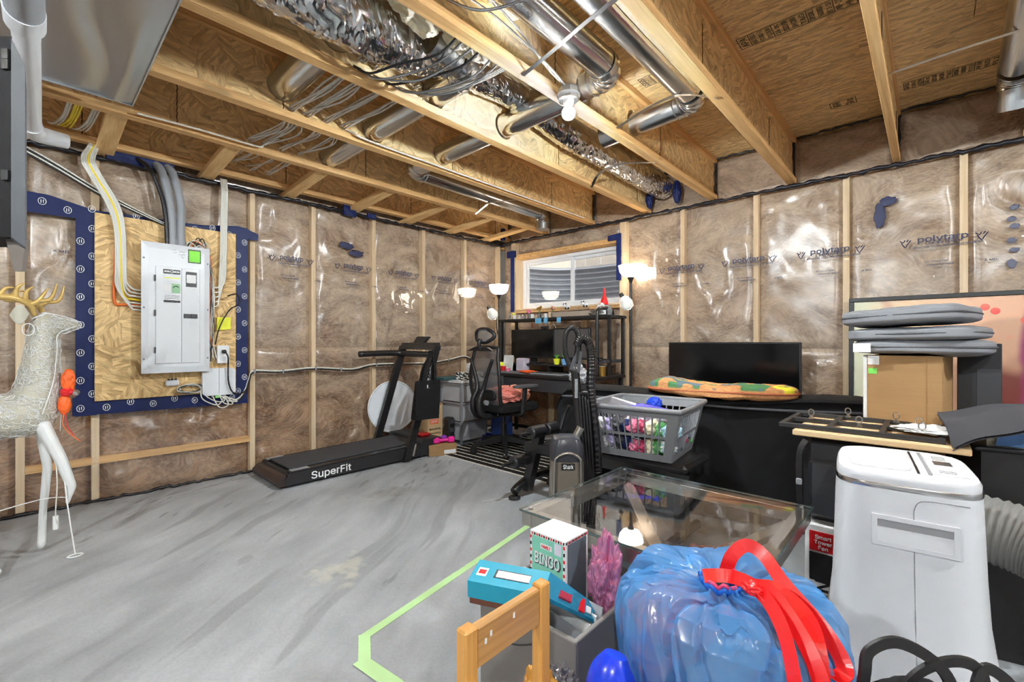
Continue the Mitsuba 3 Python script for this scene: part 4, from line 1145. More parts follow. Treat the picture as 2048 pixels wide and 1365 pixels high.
def torchiere(x, y, ztop, label, arm_dy, zread):
    t = thing('floor_lamp', label, 'floor lamp', 'black torchiere floor lamps beside the desk')
    part(t, 'base', lathe([(0, 0), (0.13, 0), (0.13, 0.012), (0.02, 0.03), (0.0, 0.03)], (x, y, 0.0 if x > 3.8 else 0.0), 28), BLACKM, smooth=40)
    part(t, 'pole', cyl((x, y, 0.02), (x, y, ztop - 0.17), 0.012, sides=14), BLACKM, smooth=40)
    part(t, 'cup', lathe([(0, 0), (0.012, 0), (0.016, 0.02), (0.034, 0.06), (0, 0.06)], (x, y, ztop - 0.18), 20), BLACKM, smooth=40)
    sh = lathe([(0.03, 0.0), (0.075, 0.018), (0.105, 0.055), (0.118, 0.115), (0.114, 0.115), (0.10, 0.06), (0.07, 0.025), (0.0, 0.012)], (x, y, ztop - 0.125), 36)
    k = part(t, 'shade', sh, SKIN, smooth=40)
    scene[k]['emitter'] = {'type': 'area', 'radiance': {'type': 'rgb', 'value': list(SHADE)}}
    e = np.array([x - 0.03, y + arm_dy, zread])
    part(t, 'gooseneck', tube([(x, y, zread - 0.28), (x + 0.01, y + arm_dy * 0.2, zread - 0.26), (x + 0.01, y + arm_dy * 0.8, zread - 0.14), (x + 0.02, y + arm_dy * 1.0, zread - 0.03), e + np.array([0.03, 0, 0.05])], 0.006, sides=8), BLACKM, smooth=True)
    rs = lathe([(0.018, 0.095), (0.045, 0.075), (0.062, 0.02), (0.050, -0.03), (0.0, -0.05)], sides=24)
    rs = moved(rs, e, ry=-25, rx=20 if arm_dy < 0 else -20)
    k = part(t, 'reading_shade', rs, SKIN, smooth=40)
    scene[k]['emitter'] = {'type': 'area', 'radiance': {'type': 'rgb', 'value': [0.8 * c for c in SHADE]}}
    part(t, 'reading_cap', moved(lathe([(0, 0.135), (0.018, 0.13), (0.022, 0.096), (0.0, 0.092)], sides=18), e, ry=-25, rx=20 if arm_dy < 0 else -20), BLACKM, smooth=40)


torchiere(3.76, 3.69, 1.71, 'left torchiere floor lamp with a lit white bowl in the room corner', 0.06, 1.34)
torchiere(3.95, 2.105, 1.78, 'right torchiere floor lamp with a lit white bowl beside the window', 0.02, 1.39)

# --- small things along the hutch shelf (top at z 1.29)
HS = 1.2905
def figurine(x, y, h, mat, label, cat_='figurine', head=None, group='figures on the hutch shelf'):
    f = thing('figurine', label, cat_, group)
    part(f, 'body', lathe([(0, 0), (h * 0.22, 0), (h * 0.26, h * 0.25), (h * 0.16, h * 0.55), (0, h * 0.6)], (x, y, HS), 12), mat, smooth=40)
    part(f, 'head', moved(trimesh.creation.icosphere(subdivisions=2, radius=h * 0.22), (x, y, HS + h * 0.75)), head or mat, smooth=True)
    return f


PINK = M('pink', (222, 120, 150), 0.5)
BRASS = M('brass', (196, 150, 74), 0.3, metal=0.8)
figurine(3.74, 3.50, 0.06, GREY, 'tiny grey figurine at the left end of the hutch shelf')
figurine(3.74, 3.44, 0.075, BRASS, 'brassy bird figurine on the hutch shelf near its left end', head=YEL)
figurine(3.75, 3.36, 0.05, WHITE, 'little white figurine among the trinkets on the hutch shelf')
figurine(3.75, 3.30, 0.055, BLACK, 'little black figurine left of the pink posy on the shelf')
def posy(x, y, h, mat, label):
    f = thing('posy_pot', label, 'potted flowers', 'posies on the hutch shelf')
    part(f, 'pot', lathe([(0, 0), (0.018, 0), (0.024, 0.045), (0.0, 0.045)], (x, y, HS), 14), CHROME, smooth=40)
    for j in range(5):
        g = np.random.default_rng(int(y * 100) + j)
        q = (x + g.uniform(-.02, .02), y + g.uniform(-.03, .03), HS + h + g.uniform(-.02, .02))
        part(f, 'stem', tube([(x, y, HS + 0.04), q], 0.0016, sides=4, n=1), M('stem_green', (80, 110, 60), 0.6))
        part(f, 'flower', blob(q, 0.013, 0.35, 3, j, 2), mat, smooth=True)
posy(3.75, 3.215, 0.075, PINK, 'pink posy in a silver pot on the hutch shelf')
posy(3.76, 3.08, 0.10, BRASS, 'golden posy in a silver pot on the hutch shelf')
posy(3.76, 2.90, 0.10, M('dusty_rose', (190, 130, 110), 0.6), 'dusty rose posy on the hutch shelf left of the long tray')
for i, (y, m_) in enumerate(((3.40, WHITE), (3.26, CHROME), (3.14, PAPER), (2.99, CHROME), (2.955, WHITE))):
    single('small_jar', lathe([(0, 0), (0.018, 0), (0.02, 0.035), (0.012, 0.045), (0, 0.045)], (3.71, y, HS), 14), m_, ['white jar under the grey figurine', 'silver jar in front of the pink posy', 'paper-white jar between the two posies', 'silver jar right of the golden posy', 'white jar nearest the long tray'][i] + ' on the hutch shelf', 'jar', smooth=40, group='small jars on the hutch shelf')
tr = thing('wooden_tray', 'long taupe tray piled with a driftwood board on the hutch shelf', 'tray')
part(tr, 'tray', box(3.72, 3.90, 2.42, 2.88, HS, HS + 0.055, 0.006), M('taupe', (150, 134, 120), 0.8))
part(tr, 'board', hull([(3.74, 2.80, HS + 0.075), (3.82, 2.75, HS + 0.075), (3.74, 2.44, HS + 0.085), (3.82, 2.47, HS + 0.085), (3.74, 2.80, HS + 0.058), (3.82, 2.75, HS + 0.058), (3.74, 2.44, HS + 0.066), (3.82, 2.47, HS + 0.066)]), M('driftwood', (140, 116, 92), 0.8))
for i, y in enumerate((2.72, 2.50)):
    pd = thing('panda_figure', ['black and white bear figure at the left of the driftwood board', 'black and white bear figure at the right of the driftwood board'][i], 'figurine', 'bear figures on the driftwood board')
    z = HS + 0.083 + 0.01 * i
    part(pd, 'body', moved(trimesh.creation.icosphere(subdivisions=2, radius=0.022), (3.78, y, z + 0.02), s=None), WHITE, smooth=True)
    part(pd, 'head', moved(trimesh.creation.icosphere(subdivisions=2, radius=0.018), (3.77, y + 0.035, z + 0.035)), WHITE, smooth=True)
    part(pd, 'ear', moved(trimesh.creation.icosphere(subdivisions=1, radius=0.008), (3.77, y + 0.05, z + 0.052)), BLACK, smooth=True)
    part(pd, 'ear', moved(trimesh.creation.icosphere(subdivisions=1, radius=0.008), (3.77, y + 0.022, z + 0.054)), BLACK, smooth=True)
    for s in (-1, 1):
        part(pd, 'leg', moved(trimesh.creation.icosphere(subdivisions=1, radius=0.011), (3.765, y + 0.016 * s, z + 0.008)), BLACK, smooth=True)
single('crumpled_foil', blob((3.74, 2.36, HS + 0.03), (0.05, 0.06, 0.03), 0.5, 3, 3, 4), STEEL, 'crumpled silver wrap right of the long tray on the hutch shelf', 'wrapping', smooth=30)
gn = thing('gnome', 'bearded gnome figure with a tall red hat on the right end of the hutch shelf', 'figurine')
part(gn, 'body', lathe([(0, 0), (0.065, 0), (0.075, 0.05), (0.05, 0.10), (0, 0.11)], (3.80, 2.30, HS), 20), GREY, smooth=40)
part(gn, 'beard', blob((3.745, 2.31, HS + 0.065), (0.028, 0.045, 0.055), 0.3, 4, 2), PAPER, smooth=True)
part(gn, 'nose', moved(trimesh.creation.icosphere(subdivisions=2, radius=0.012), (3.725, 2.31, HS + 0.115)), M('skin_pink', (222, 170, 150), 0.5), smooth=True)
part(gn, 'hat', lathe([(0, 0.13), (0.0, 0.105), (0.038, 0.105), (0.032, 0.15), (0.012, 0.20), (0.008, 0.26), (0.0, 0.275)][1:], (3.79, 2.30, HS), 18), RED, smooth=40)
sg = thing('word_sign', 'small white framed word sign on the right end of the hutch shelf', 'sign')
part(sg, 'frame', box(3.70, 3.715, 2.22, 2.34, HS, HS + 0.055, 0.002), BLACK)
part(sg, 'card', box(3.6985, 3.70, 2.227, 2.333, HS + 0.007, HS + 0.048), PAPER)
part(sg, 'print', text('COOL', 0.022, (3.698, 2.28, HS + 0.027), (0, -1, 0), (0, 0, 1), width=0.075), BLACK)
STICK = M('sticky_blue', (96, 160, 196), 0.7)
for i, (y, w) in enumerate(((3.03, 0.085), (2.93, 0.05), (2.76, 0.05))):
    single('sticky_note', box(3.676, 3.679, y - w / 2, y + w / 2, 1.232, 1.288), STICK, ['wide blue sticky note on the hutch shelf edge', 'middle blue sticky note on the hutch shelf edge', 'right blue sticky note on the hutch shelf edge'][i], 'sticky note', group='blue notes on the shelf edge')
single('hanging_charm', cat([tube([(3.675, 3.10, 1.262), (3.675, 3.10, 1.235)], 0.002, sides=5, n=1), box(3.665, 3.68, 3.08, 3.12, 1.18, 1.24, 0.006)]), M('brown_charm', (96, 56, 40), 0.6), 'small brown charm hanging from the hutch shelf edge', 'charm')

# --- things on the desktop (z 0.72) and the monitor shelf (z 0.805)
for i, (y, c, lab) in enumerate(((2.80, YEL, 'yellow plant pot under the monitors'), (2.70, M('sky_blue', (110, 160, 210), 0.5), 'blue plant pot under the monitors'))):
    pp = thing('plant_pot', lab, 'potted plant', 'small plants under the monitors')
    x = 3.695
    part(pp, 'pot', lathe([(0, 0), (0.026, 0), (0.036, 0.06), (0.031, 0.06), (0.0, 0.052)], (x, y, 0.8055), 18), c, smooth=40)
    for j in range(9):
        a = j * 0.7
        part(pp, 'leaf', tube([(x, y, 0.86), (x + 0.014 * math.cos(a), y + 0.014 * math.sin(a), 0.89), (x + 0.03 * math.cos(a), y + 0.03 * math.sin(a), 0.905)], [0.006, 0.005, 0.001], sides=5, n=3), M('leaf_green', (84, 150, 60), 0.6))
single('tissue_cube', box(3.62, 3.72, 3.18, 3.30, 0.7205, 0.86, 0.01), M('lilac', (196, 186, 200), 0.7), 'lilac patterned cube box on the desk left of the monitor stand', 'box')
single('orange_cloth', blob((3.46, 2.98, 0.735), (0.06, 0.11, 0.016), 0.5, 3, 5, 4), ORANGE, 'crumpled orange-red cloth on the desk in front of the monitors', 'cloth', smooth=True)
kbd = thing('keyboard', 'white keyboard on the desk below the left monitor', 'keyboard')
part(kbd, 'case', box(3.36, 3.49, 2.50, 2.88, 0.7205, 0.735, 0.004), PVCG)
for r in range(4):
    part(kbd, 'key_row', box(3.37 + 0.029 * r, 3.394 + 0.029 * r, 2.51, 2.87, 0.735, 0.741, 0.002), DGREY)
single('desk_mat', box(3.33, 3.60, 2.95, 3.56, 0.7202, 0.7235), M('mat_grey', (88, 90, 96), 0.6), 'dark grey desk mat at the left end of the desk', 'desk mat')
for i, (x, y, r, h, mt, lab) in enumerate(((3.55, 3.42, 0.03, 0.05, RED, 'red cup at the left end of the desk'), (3.60, 3.50, 0.028, 0.09, YEL, 'yellow tin at the left end of the desk'), (3.50, 2.42, 0.035, 0.10, WHITE, 'white mug on the right of the desk'),
                                       (3.56, 2.30, 0.045, 0.12, RED, 'red tub behind the vacuum handle on the desk'), (3.66, 2.24, 0.035, 0.09, BRASS, 'brassy jar at the right end of the desk'), (3.5, 3.3, 0.025, 0.035, PINK, 'small pink pot on the desk mat'))):
    c = thing('cup', lab, 'cup', 'cups and tins on the desk')
    z0 = 0.7205 if i not in (0, 5) else 0.7238
    part(c, 'body', lathe([(0, 0), (r * 0.85, 0), (r, h), (r * 0.88, h), (r * 0.75, 0.006), (0, 0.006)], (x, y, z0), 20), mt, smooth=40)
    part(c, 'rim', tube([(x + r * 0.95 * math.cos(a), y + r * 0.95 * math.sin(a), z0 + h) for a in np.arange(16) * math.pi / 8], r * 0.07, sides=5, n=1, closed=True), PAPER)
single('framed_photo', moved(box(-0.008, 0.008, -0.07, 0.07, 0, 0.17, 0.003), (3.62, 3.42, 0.7205), ry=8), PAPER, 'white card leaning beside the left monitor', 'card')
sb = single('desk_cables', cat([tube([(3.62 + 0.02 * j, 2.30, 0.875), (3.58, 2.24 - 0.02 * j, 0.89), (3.60, 2.20, 0.88), (3.7, 2.22 + 0.02 * j, 0.876)], 0.004, sides=5) for j in range(3)]), CABLEK, 'short dark cables on the side shelf of the desk', 'cables')
labels[sb]['kind'] = 'stuff'
gb = thing('grey_bag', 'shiny grey plastic bag stuffed on the sofa end behind the vacuum', 'bag')
part(gb, 'sack', blob((2.64, 1.80, 0.80), (0.065, 0.075, 0.06), 0.35, 2.5, 8, 4), M('bag_grey', (150, 150, 154), 0.25, spec=0.7), smooth=True)
part(gb, 'knot', blob((2.63, 1.79, 0.865), (0.02, 0.02, 0.02), 0.4, 3, 3), M('bag_grey2', (170, 170, 174), 0.25), smooth=True)

# ------------------------------------------------------------------ drawer cart, tissue box, things by the cart
CX, CY = 3.14, 3.60
ct = thing('drawer_cart', 'white framed plastic drawer cart left of the office chair', 'drawer cart')
for sx in (-1, 1):
    for sy in (-1, 1):
        part(ct, 'post', box(CX + sx * 0.17 - 0.01, CX + sx * 0.17 + 0.01, CY + sy * 0.16 - 0.01, CY + sy * 0.16 + 0.01, 0.02, 0.62), PVCG)
part(ct, 'top', box(CX - 0.19, CX + 0.19, CY - 0.18, CY + 0.18, 0.62, 0.645, 0.004), PAPER)
CLEAR = M('clear_plastic', (186, 186, 188), 0.2, spec=0.7)
for i in range(3):
    z = 0.04 + i * 0.195
    k = part(ct, 'drawer', cat([box(CX - 0.16, CX + 0.16, CY - 0.155, CY + 0.15, z, z + 0.006), box(CX - 0.16, CX + 0.16, CY - 0.155, CY - 0.149, z, z + 0.165), box(CX - 0.16, CX - 0.154, CY - 0.155, CY + 0.15, z, z + 0.165), box(CX + 0.154, CX + 0.16, CY - 0.155, CY + 0.15, z, z + 0.165)]), CLEAR)
    part(k, 'contents', box(CX - 0.14, CX + 0.14, CY - 0.13, CY + 0.13, z + 0.008, z + 0.10, 0.02), [DGREY, PVCG, CABLE][i])
    part(ct, 'rail', cat([box(CX - 0.18, CX + 0.18, CY - 0.175, CY - 0.155, z + 0.17, z + 0.185), box(CX - 0.18, CX - 0.16, CY - 0.17, CY + 0.17, z + 0.17, z + 0.185)]), PVCG)
def t_zebra(p, n, uv):
    a = noise(p.x * 60 + 3, p.y * 60, p.z * 90)
    return mix(L((20, 20, 20)), L((236, 236, 234)), smoothstep(0.47, 0.53, a))
ts = thing('tissue_box', 'black and white patterned tissue box on the drawer cart', 'tissue box')
part(ts, 'box', box(CX - 0.13, CX + 0.13, CY - 0.16, CY - 0.02, 0.6455, 0.725, 0.003), M('zebra', mikit.proc(t_zebra), 0.5))
part(ts, 'tissue', blob((CX, CY - 0.09, 0.76), (0.045, 0.03, 0.055), 0.5, 2.5, 6, 4), PAPER, smooth=True)
single('teal_folder', box(CX - 0.27, CX + 0.10, CY - 0.01, CY + 0.20, 0.6455, 0.672, 0.004), M('deep_teal', (36, 72, 78), 0.5), 'dark teal folder lying on the drawer cart', 'folder')
sc = thing('black_case', 'small black case on the floor left of the drawer cart', 'case')
part(sc, 'body', box(2.86, 2.94, 3.50, 3.60, 0.0, 0.28, 0.015), BLACK)
for j in range(3):
    part(sc, 'rib', box(2.87, 2.93, 3.493, 3.50, 0.06 + 0.08 * j, 0.10 + 0.08 * j), DGREY)
bb = thing('gift_bag', 'blue gift bag on the rug under the desk', 'gift bag')
part(bb, 'bag', hull([(3.30, 3.14, 0.009), (3.30, 3.36, 0.009), (3.40, 3.14, 0.009), (3.40, 3.36, 0.009), (3.33, 3.12, 0.30), (3.33, 3.38, 0.30), (3.37, 3.12, 0.30), (3.37, 3.38, 0.30)]), M('navy_foil', (24, 56, 120), 0.3, spec=0.7))
part(bb, 'handle', tube([(3.33, 3.20, 0.30), (3.32, 3.22, 0.36), (3.32, 3.28, 0.36), (3.33, 3.30, 0.30)], 0.003, sides=5), NAVY)
tin = [tube([(3.17, 3.26, 0.06), (3.17 + 0.075 * math.cos(a) * math.cos(b), 3.26 + 0.075 * math.sin(a) * math.cos(b), 0.065 + 0.055 * math.sin(b))], 0.006, sides=3, n=1) for a in np.arange(20) * 0.314 for b in (-0.6, 0.0, 0.6, 1.2)]
single('tinsel_bow', cat(tin), M('tinsel_blue', (20, 32, 120), 0.3, spec=0.8), 'dark blue tinsel pompom on the rug beside the gift bag', 'gift bow')

# ------------------------------------------------------------------ office chair
OC = thing('office_chair', 'black mesh office chair with headrest on the striped rug', 'office chair')
OL, ORZ = (3.08, 2.96, 0.0), -8
oc = lambda m: moved(m, OL, rz=ORZ)
cp = lambda name, m, mat, smooth=30, **k: part(OC, name, oc(m), mat, smooth=smooth, **k)
for i in range(5):
    a = math.radians(20 + 72 * i)
    c, s = math.cos(a), math.sin(a)
    k = cp('base_arm', hull([(0.03 * c - w * s, 0.03 * s + w * c, z) for w in (-0.028, 0.028) for z in (0.10, 0.155)] + [(0.31 * c - w * s, 0.31 * s + w * c, z) for w in (-0.016, 0.016) for z in (0.065, 0.095)]), BLACK)
    cw = part(k, 'caster', oc(cat([cyl((0.30 * c - 0.026 * s, 0.30 * s + 0.026 * c, 0.037), (0.30 * c - 0.008 * s, 0.30 * s + 0.008 * c, 0.037), 0.028, sides=18), cyl((0.30 * c + 0.026 * s, 0.30 * s - 0.026 * c, 0.037), (0.30 * c + 0.008 * s, 0.30 * s - 0.008 * c, 0.037), 0.028, sides=18), cyl((0.30 * c, 0.30 * s, 0.03), (0.30 * c, 0.30 * s, 0.075), 0.012, sides=10)])), BLACK, smooth=40)
cp('gas_lift', cat([cyl((0, 0, 0.12), (0, 0, 0.27), 0.028), cyl((0, 0, 0.26), (0, 0, 0.37), 0.015)]), BLACKM)
cp('tilt_plate', box(-0.14, 0.12, -0.09, 0.09, 0.35, 0.395, 0.01), BLACK)
st = cushion(0.50, 0.49, 0.10, power=5)
cp('seat', moved(st, (0.03, 0, 0.385)), CLOTHB, smooth=True)
cp('lever', tube([(0.0, -0.10, 0.37), (0.02, -0.26, 0.36), (0.02, -0.30, 0.36)], 0.008, sides=8), BLACK)
bk_path = [(-0.10, 0.37), (-0.24, 0.36), (-0.31, 0.42), (-0.315, 0.52), (-0.27, 0.62)]
for s in (-1, 1):
    cp('back_support', tube([(x, s * 0.05, z) for x, z in bk_path] + [(-0.262, s * 0.10, 0.75), (-0.262, s * 0.17, 0.88)], [0.03, 0.03, 0.028, 0.024, 0.020, 0.017, 0.015], sides=10), BLACK, smooth=True)
def back_xy(t, w):          # t 0..1 up the backrest, w lateral
    z = 0.47 + 0.50 * t
    return (-0.235 + 0.05 * (2 * (t - 0.35)) ** 2 * (1 if t < 0.35 else 0.6) - 0.035 * t + 0.05 * (w / 0.24) ** 2 * 0.6, w, z)
outline = []
for t in np.linspace(0, 1, 8):
    outline.append(back_xy(t, 0.20 + 0.035 * math.sin(math.pi * min(1, t * 1.1)) - 0.02 * t))
left = [(x, -w, z) for x, w, z in outline[::-1]]
cp('back_frame', tube(outline + [back_xy(1.03, 0.12), back_xy(1.035, -0.12)] + left + [back_xy(-0.04, -0.12), back_xy(-0.04, 0.12)], 0.016, sides=10, n=4, closed=True), BLACK, smooth=True)
scene['mat_mesh_back'] = {'type': 'blendbsdf', 'weight': 0.55, 'a_clear': {'type': 'null'}, 'b_mesh': {'type': 'twosided', 'bsdf': {'type': 'diffuse', 'reflectance': {'type': 'rgb', 'value': [0.16, 0.16, 0.17]}}}}
cp('back_mesh', grid(8, 14, lambda u, v: np.stack(np.vectorize(lambda a, b: back_xy(b * 1.02, (a - 0.5) * 2 * (0.195 + 0.03 * math.sin(math.pi * min(1, b * 1.1)) - 0.02 * b)))(u, v), -1)), 'mat_mesh_back', True, label='see-through grey mesh')
cp('lumbar_pad', moved(cushion(0.10, 0.34, 0.05, power=4), (-0.245, 0, 0.56), ry=90), BLACK, True)
cp('top_bracket', hull([(-0.275, y, z) for y, z in ((-0.20, 0.955), (0.20, 0.955), (-0.10, 0.99), (0.10, 0.99))] + [(-0.245, y, z) for y, z in ((-0.20, 0.955), (0.20, 0.955), (-0.10, 0.99), (0.10, 0.99))]), BLACK)
cp('headrest_stem', tube([(-0.265, 0, 0.96), (-0.285, 0, 1.02), (-0.27, 0, 1.06)], 0.018, sides=10), BLACK, True)
hr = [(-0.235 - 0.03 * math.cos(a) ** 2 + 0.05 * abs(math.cos(a)) ** 3, 0.14 * math.cos(a), 1.095 + 0.062 * math.sin(a)) for a in np.arange(18) * 2 * np.pi / 18]
cp('headrest_frame', tube(hr, 0.017, sides=10, n=3, closed=True), BLACK, True)
cp('headrest_pad', grid(12, 10, lambda u, v: np.stack([-0.262 + 0.04 * np.abs(2 * u - 1) ** 2 + 0.0 * v, (u - 0.5) * 0.26, 1.095 + (v - 0.5) * 0.11], -1)), 'mat_mesh_back', True)
for s in (-1, 1):
    cp('arm_post', tube([(0.0, s * 0.14, 0.375), (0.0, s * 0.27, 0.39), (0.01, s * 0.275, 0.45), (0.03, s * 0.272, 0.62)], 0.018, sides=4, n=4, flat=(0.055, 0.025, (0, 1, 0))), BLACK)
    cp('armrest', moved(cushion(0.27, 0.085, 0.032, power=4), (0.04, s * 0.27, 0.62)), M('arm_grey', (72, 72, 76), 0.6), True)
cp('tilt_knob', cyl((-0.30, -0.12, 0.50), (-0.30, -0.145, 0.50), 0.022), GREY)
hd = thing('hooded_top', 'crumpled salmon pink hooded top on the office chair seat', 'garment')
part(hd, 'body', oc(blob((-0.02, 0.0, 0.535), (0.15, 0.20, 0.085), 0.5, 2.2, 4, 5)), M('salmon', (220, 132, 118), 0.9, sheen=0.4), smooth=True)
part(hd, 'hood', oc(blob((0.14, -0.05, 0.54), (0.10, 0.12, 0.075), 0.5, 2.4, 9, 5)), M('salmon_light', (236, 166, 140), 0.9, sheen=0.4), smooth=True)

# ------------------------------------------------------------------ treadmill
tm = thing('treadmill', 'black folding treadmill with red accents standing along the left wall', 'treadmill')
DK = M('treadmill_black', (30, 30, 33), 0.5)
part(tm, 'deck', hull([(x, y, z) for x, z in ((1.25, 0.02), (1.24, 0.06), (1.27, 0.105), (2.62, 0.125), (2.66, 0.09), (2.66, 0.02)) for y in (3.325, 3.86)]), DK)
part(tm, 'belt', box(1.30, 2.55, 3.40, 3.785, 0.1135, 0.1265, 0.003).apply_transform(trimesh.transformations.rotation_matrix(-0.0145, (0, 1, 0), (1.27, 0, 0.105))), M('belt', (52, 53, 57), 0.75))
for y in (3.362, 3.823):
    part(tm, 'side_rail', hull([(x, y + s, z + 0.003) for x, z in ((1.275, 0.104), (1.275, 0.112), (2.60, 0.1225), (2.60, 0.132)) for s in (-0.033, 0.033)]), BLACKM)
part(tm, 'rear_cap', hull([(x, y, z) for x, z in ((1.205, 0.02), (1.195, 0.055), (1.225, 0.085), (1.25, 0.098), (1.25, 0.02)) for y in (3.33, 3.855)]), M('brown_cap', (46, 34, 34), 0.4))
for y in (3.362, 3.823):
    part(tm, 'end_label', hull([(x, y + s, z) for x, z in ((1.29, 0.1165), (1.29, 0.1175), (1.42, 0.1185), (1.42, 0.1195)) for s in (-0.03, 0.03)]), PVCG)
part(tm, 'motor_cover', hull([(x, y, z) for x, z in ((2.38, 0.10), (2.42, 0.165), (2.60, 0.165), (2.68, 0.11), (2.68, 0.02), (2.38, 0.02)) for y in (3.32, 3.865)]), DK)
part(tm, 'badge', cyl((2.60, 3.319, 0.10), (2.60, 3.312, 0.10), 0.028), M('badge_red', (150, 26, 50), 0.3))
part(tm, 'print', text('SuperFit', 0.052, (1.58, 3.3235, 0.062), (1, 0, 0.009), (0, 0, 1), width=0.31, bold=True), PAPER)
def slant(y, w=0.07, t=0.035):
    return hull([(x + s * w / 2, y + q * t / 2, z) for x, z in ((2.235, 0.015), (2.56, 1.0)) for s in (-1, 1) for q in (-1, 1)])
for y in (3.31, 3.845):
    part(tm, 'upright', slant(y), BLACKM)
part(tm, 'console', hull([(2.52, y, 0.965) for y in (3.30, 3.86)] + [(2.60, y, 0.965) for y in (3.30, 3.86)] + [(2.535, y, 1.03) for y in (3.33, 3.83)] + [(2.61, y, 1.03) for y in (3.33, 3.83)]), BLACKM)
part(tm, 'handlebar', tube([(2.08, 3.83, 0.925), (2.3, 3.83, 0.93), (2.46, 3.82, 0.93), (2.52, 3.77, 0.925), (2.54, 3.6, 0.92), (2.54, 3.36, 0.92)], 0.028, sides=14, n=5), BLACKM, smooth=True)
part(tm, 'tablet_rest', hull([(2.56, y, 1.03) for y in (3.52, 3.68)] + [(2.60, y, 1.03) for y in (3.52, 3.68)] + [(2.62, y, 1.09) for y in (3.50, 3.70)] + [(2.635, y, 1.085) for y in (3.50, 3.70)]), BLACK)
up = np.array([2.56 - 2.235, 0, 0.985])
up /= np.linalg.norm(up)
part(tm, 'print', text('SuperFit', 0.035, np.array([2.482, 3.2915, 0.77]), -up, (up[2], 0, -up[0]), width=0.17), PAPER)
part(tm, 'pivot_bolt', tube([(2.29, 3.29, 0.045), (2.30, 3.288, 0.09), (2.32, 3.288, 0.15)], 0.012, sides=8), STEEL, smooth=True)
single('red_puck', box(2.46, 2.56, 3.40, 3.50, 0.1655, 0.195, 0.01), RED, 'small red tray on the treadmill motor cover', 'tray')
# tote bag hanging from the console
tb = thing('tote_bag', 'black cloth tote bag hanging from the treadmill console', 'tote bag')
TBx, TBy = 2.395, 3.27
part(tb, 'body', hull([(2.27, 3.215, 0.70), (2.53, 3.215, 0.70), (2.25, 3.20, 0.37), (2.50, 3.20, 0.36), (2.28, 3.245, 0.70), (2.53, 3.245, 0.70), (2.26, 3.285, 0.37), (2.50, 3.285, 0.36)]).subdivide().subdivide(), CLOTHB)
for s, y in ((0, 3.213), (1, 3.25)):
    part(tb, 'strap', tube([(2.33, y, 0.66), (2.37, y + 0.01, 0.80), (2.47 + 0.02 * s, 3.30, 0.93), (2.505, 3.33, 0.955)], 0.01, n=5, flat=(0.028, 0.004, (0, 1, 0))), CLOTHB)
    part(tb, 'strap', tube([(2.46, y, 0.66), (2.475, y + 0.01, 0.80), (2.51 + 0.02 * s, 3.30, 0.93), (2.525, 3.33, 0.955)], 0.01, n=5, flat=(0.028, 0.004, (0, 1, 0))), CLOTHB)
part(tb, 'logo', cat([box(2.365, 2.405, 3.212, 3.2135, 0.628, 0.636), box(2.38, 2.39, 3.212, 3.2135, 0.636, 0.665)]), PAPER)
# folded round reflector behind the treadmill
rf = thing('round_reflector', 'round silver-white folding sunshade leaning on the wall behind the treadmill', 'sunshade')
def disc_fn(u, v):
    a = 2 * np.pi * u
    r = 0.235 * v
    x, z = 2.47 + 1.12 * r * np.cos(a), 0.40 + 1.05 * r * np.sin(a)
    y = 3.895 + 0.012 * (meshkit.noise(np.stack([x * 14, z * 9, 0 * x], -1), 2) - 0.5) + 0.06 * (z - 0.4) * 0.8
    return np.stack([x, y, z], -1)
dm = grid(40, 14, disc_fn)
part(rf, 'fabric', dm, M('silver_cloth', (222, 224, 228), 0.45), smooth=True)
part(rf, 'rim', tube([disc_fn(np.array(u), np.array(1.0)) for u in np.arange(40) / 40], 0.009, sides=8, n=1, closed=True), WHITE, smooth=True)
# paper shopping bag with orange square
hb_ = thing('paper_bag', 'brown paper shopping bag with an orange square logo behind the treadmill', 'shopping bag')
KRAFT = M('kraft', (202, 166, 122), 0.85)
single_bag = cat([box(2.69, 2.87, 3.62, 3.623, 0.0, 0.40), box(2.69, 2.87, 3.80, 3.803, 0.0, 0.44), box(2.69, 2.693, 3.62, 3.80, 0.0, 0.42), box(2.867, 2.87, 3.62, 3.80, 0.0, 0.42), box(2.69, 2.87, 3.62, 3.80, 0.0, 0.003)])
part(hb_, 'bag', single_bag, KRAFT)
part(hb_, 'logo', box(2.72, 2.82, 3.618, 3.6195, 0.22, 0.34), ORANGE)
for i, w in enumerate(('THE', 'HOME', 'DEPOT')):
    part(hb_, 'print', text(w, 0.026, (2.77, 3.6175, 0.315 - 0.036 * i), (1, 0, 0), (0, 0, 1), width=[0.045, 0.08, 0.085][i]), PAPER)
part(hb_, 'print', text('More saving.', 0.02, (2.78, 3.6185, 0.17), (1, 0, 0), (0, 0, 1), width=0.14), BLACK)
part(hb_, 'print', text('More doing.', 0.02, (2.78, 3.6185, 0.13), (1, 0, 0), (0, 0, 1), width=0.14), BLACK)
part(hb_, 'handle', tube([(2.74, 3.80, 0.43), (2.76, 3.80, 0.50), (2.82, 3.80, 0.50), (2.84, 3.80, 0.43)], 0.004, sides=5), KRAFT)
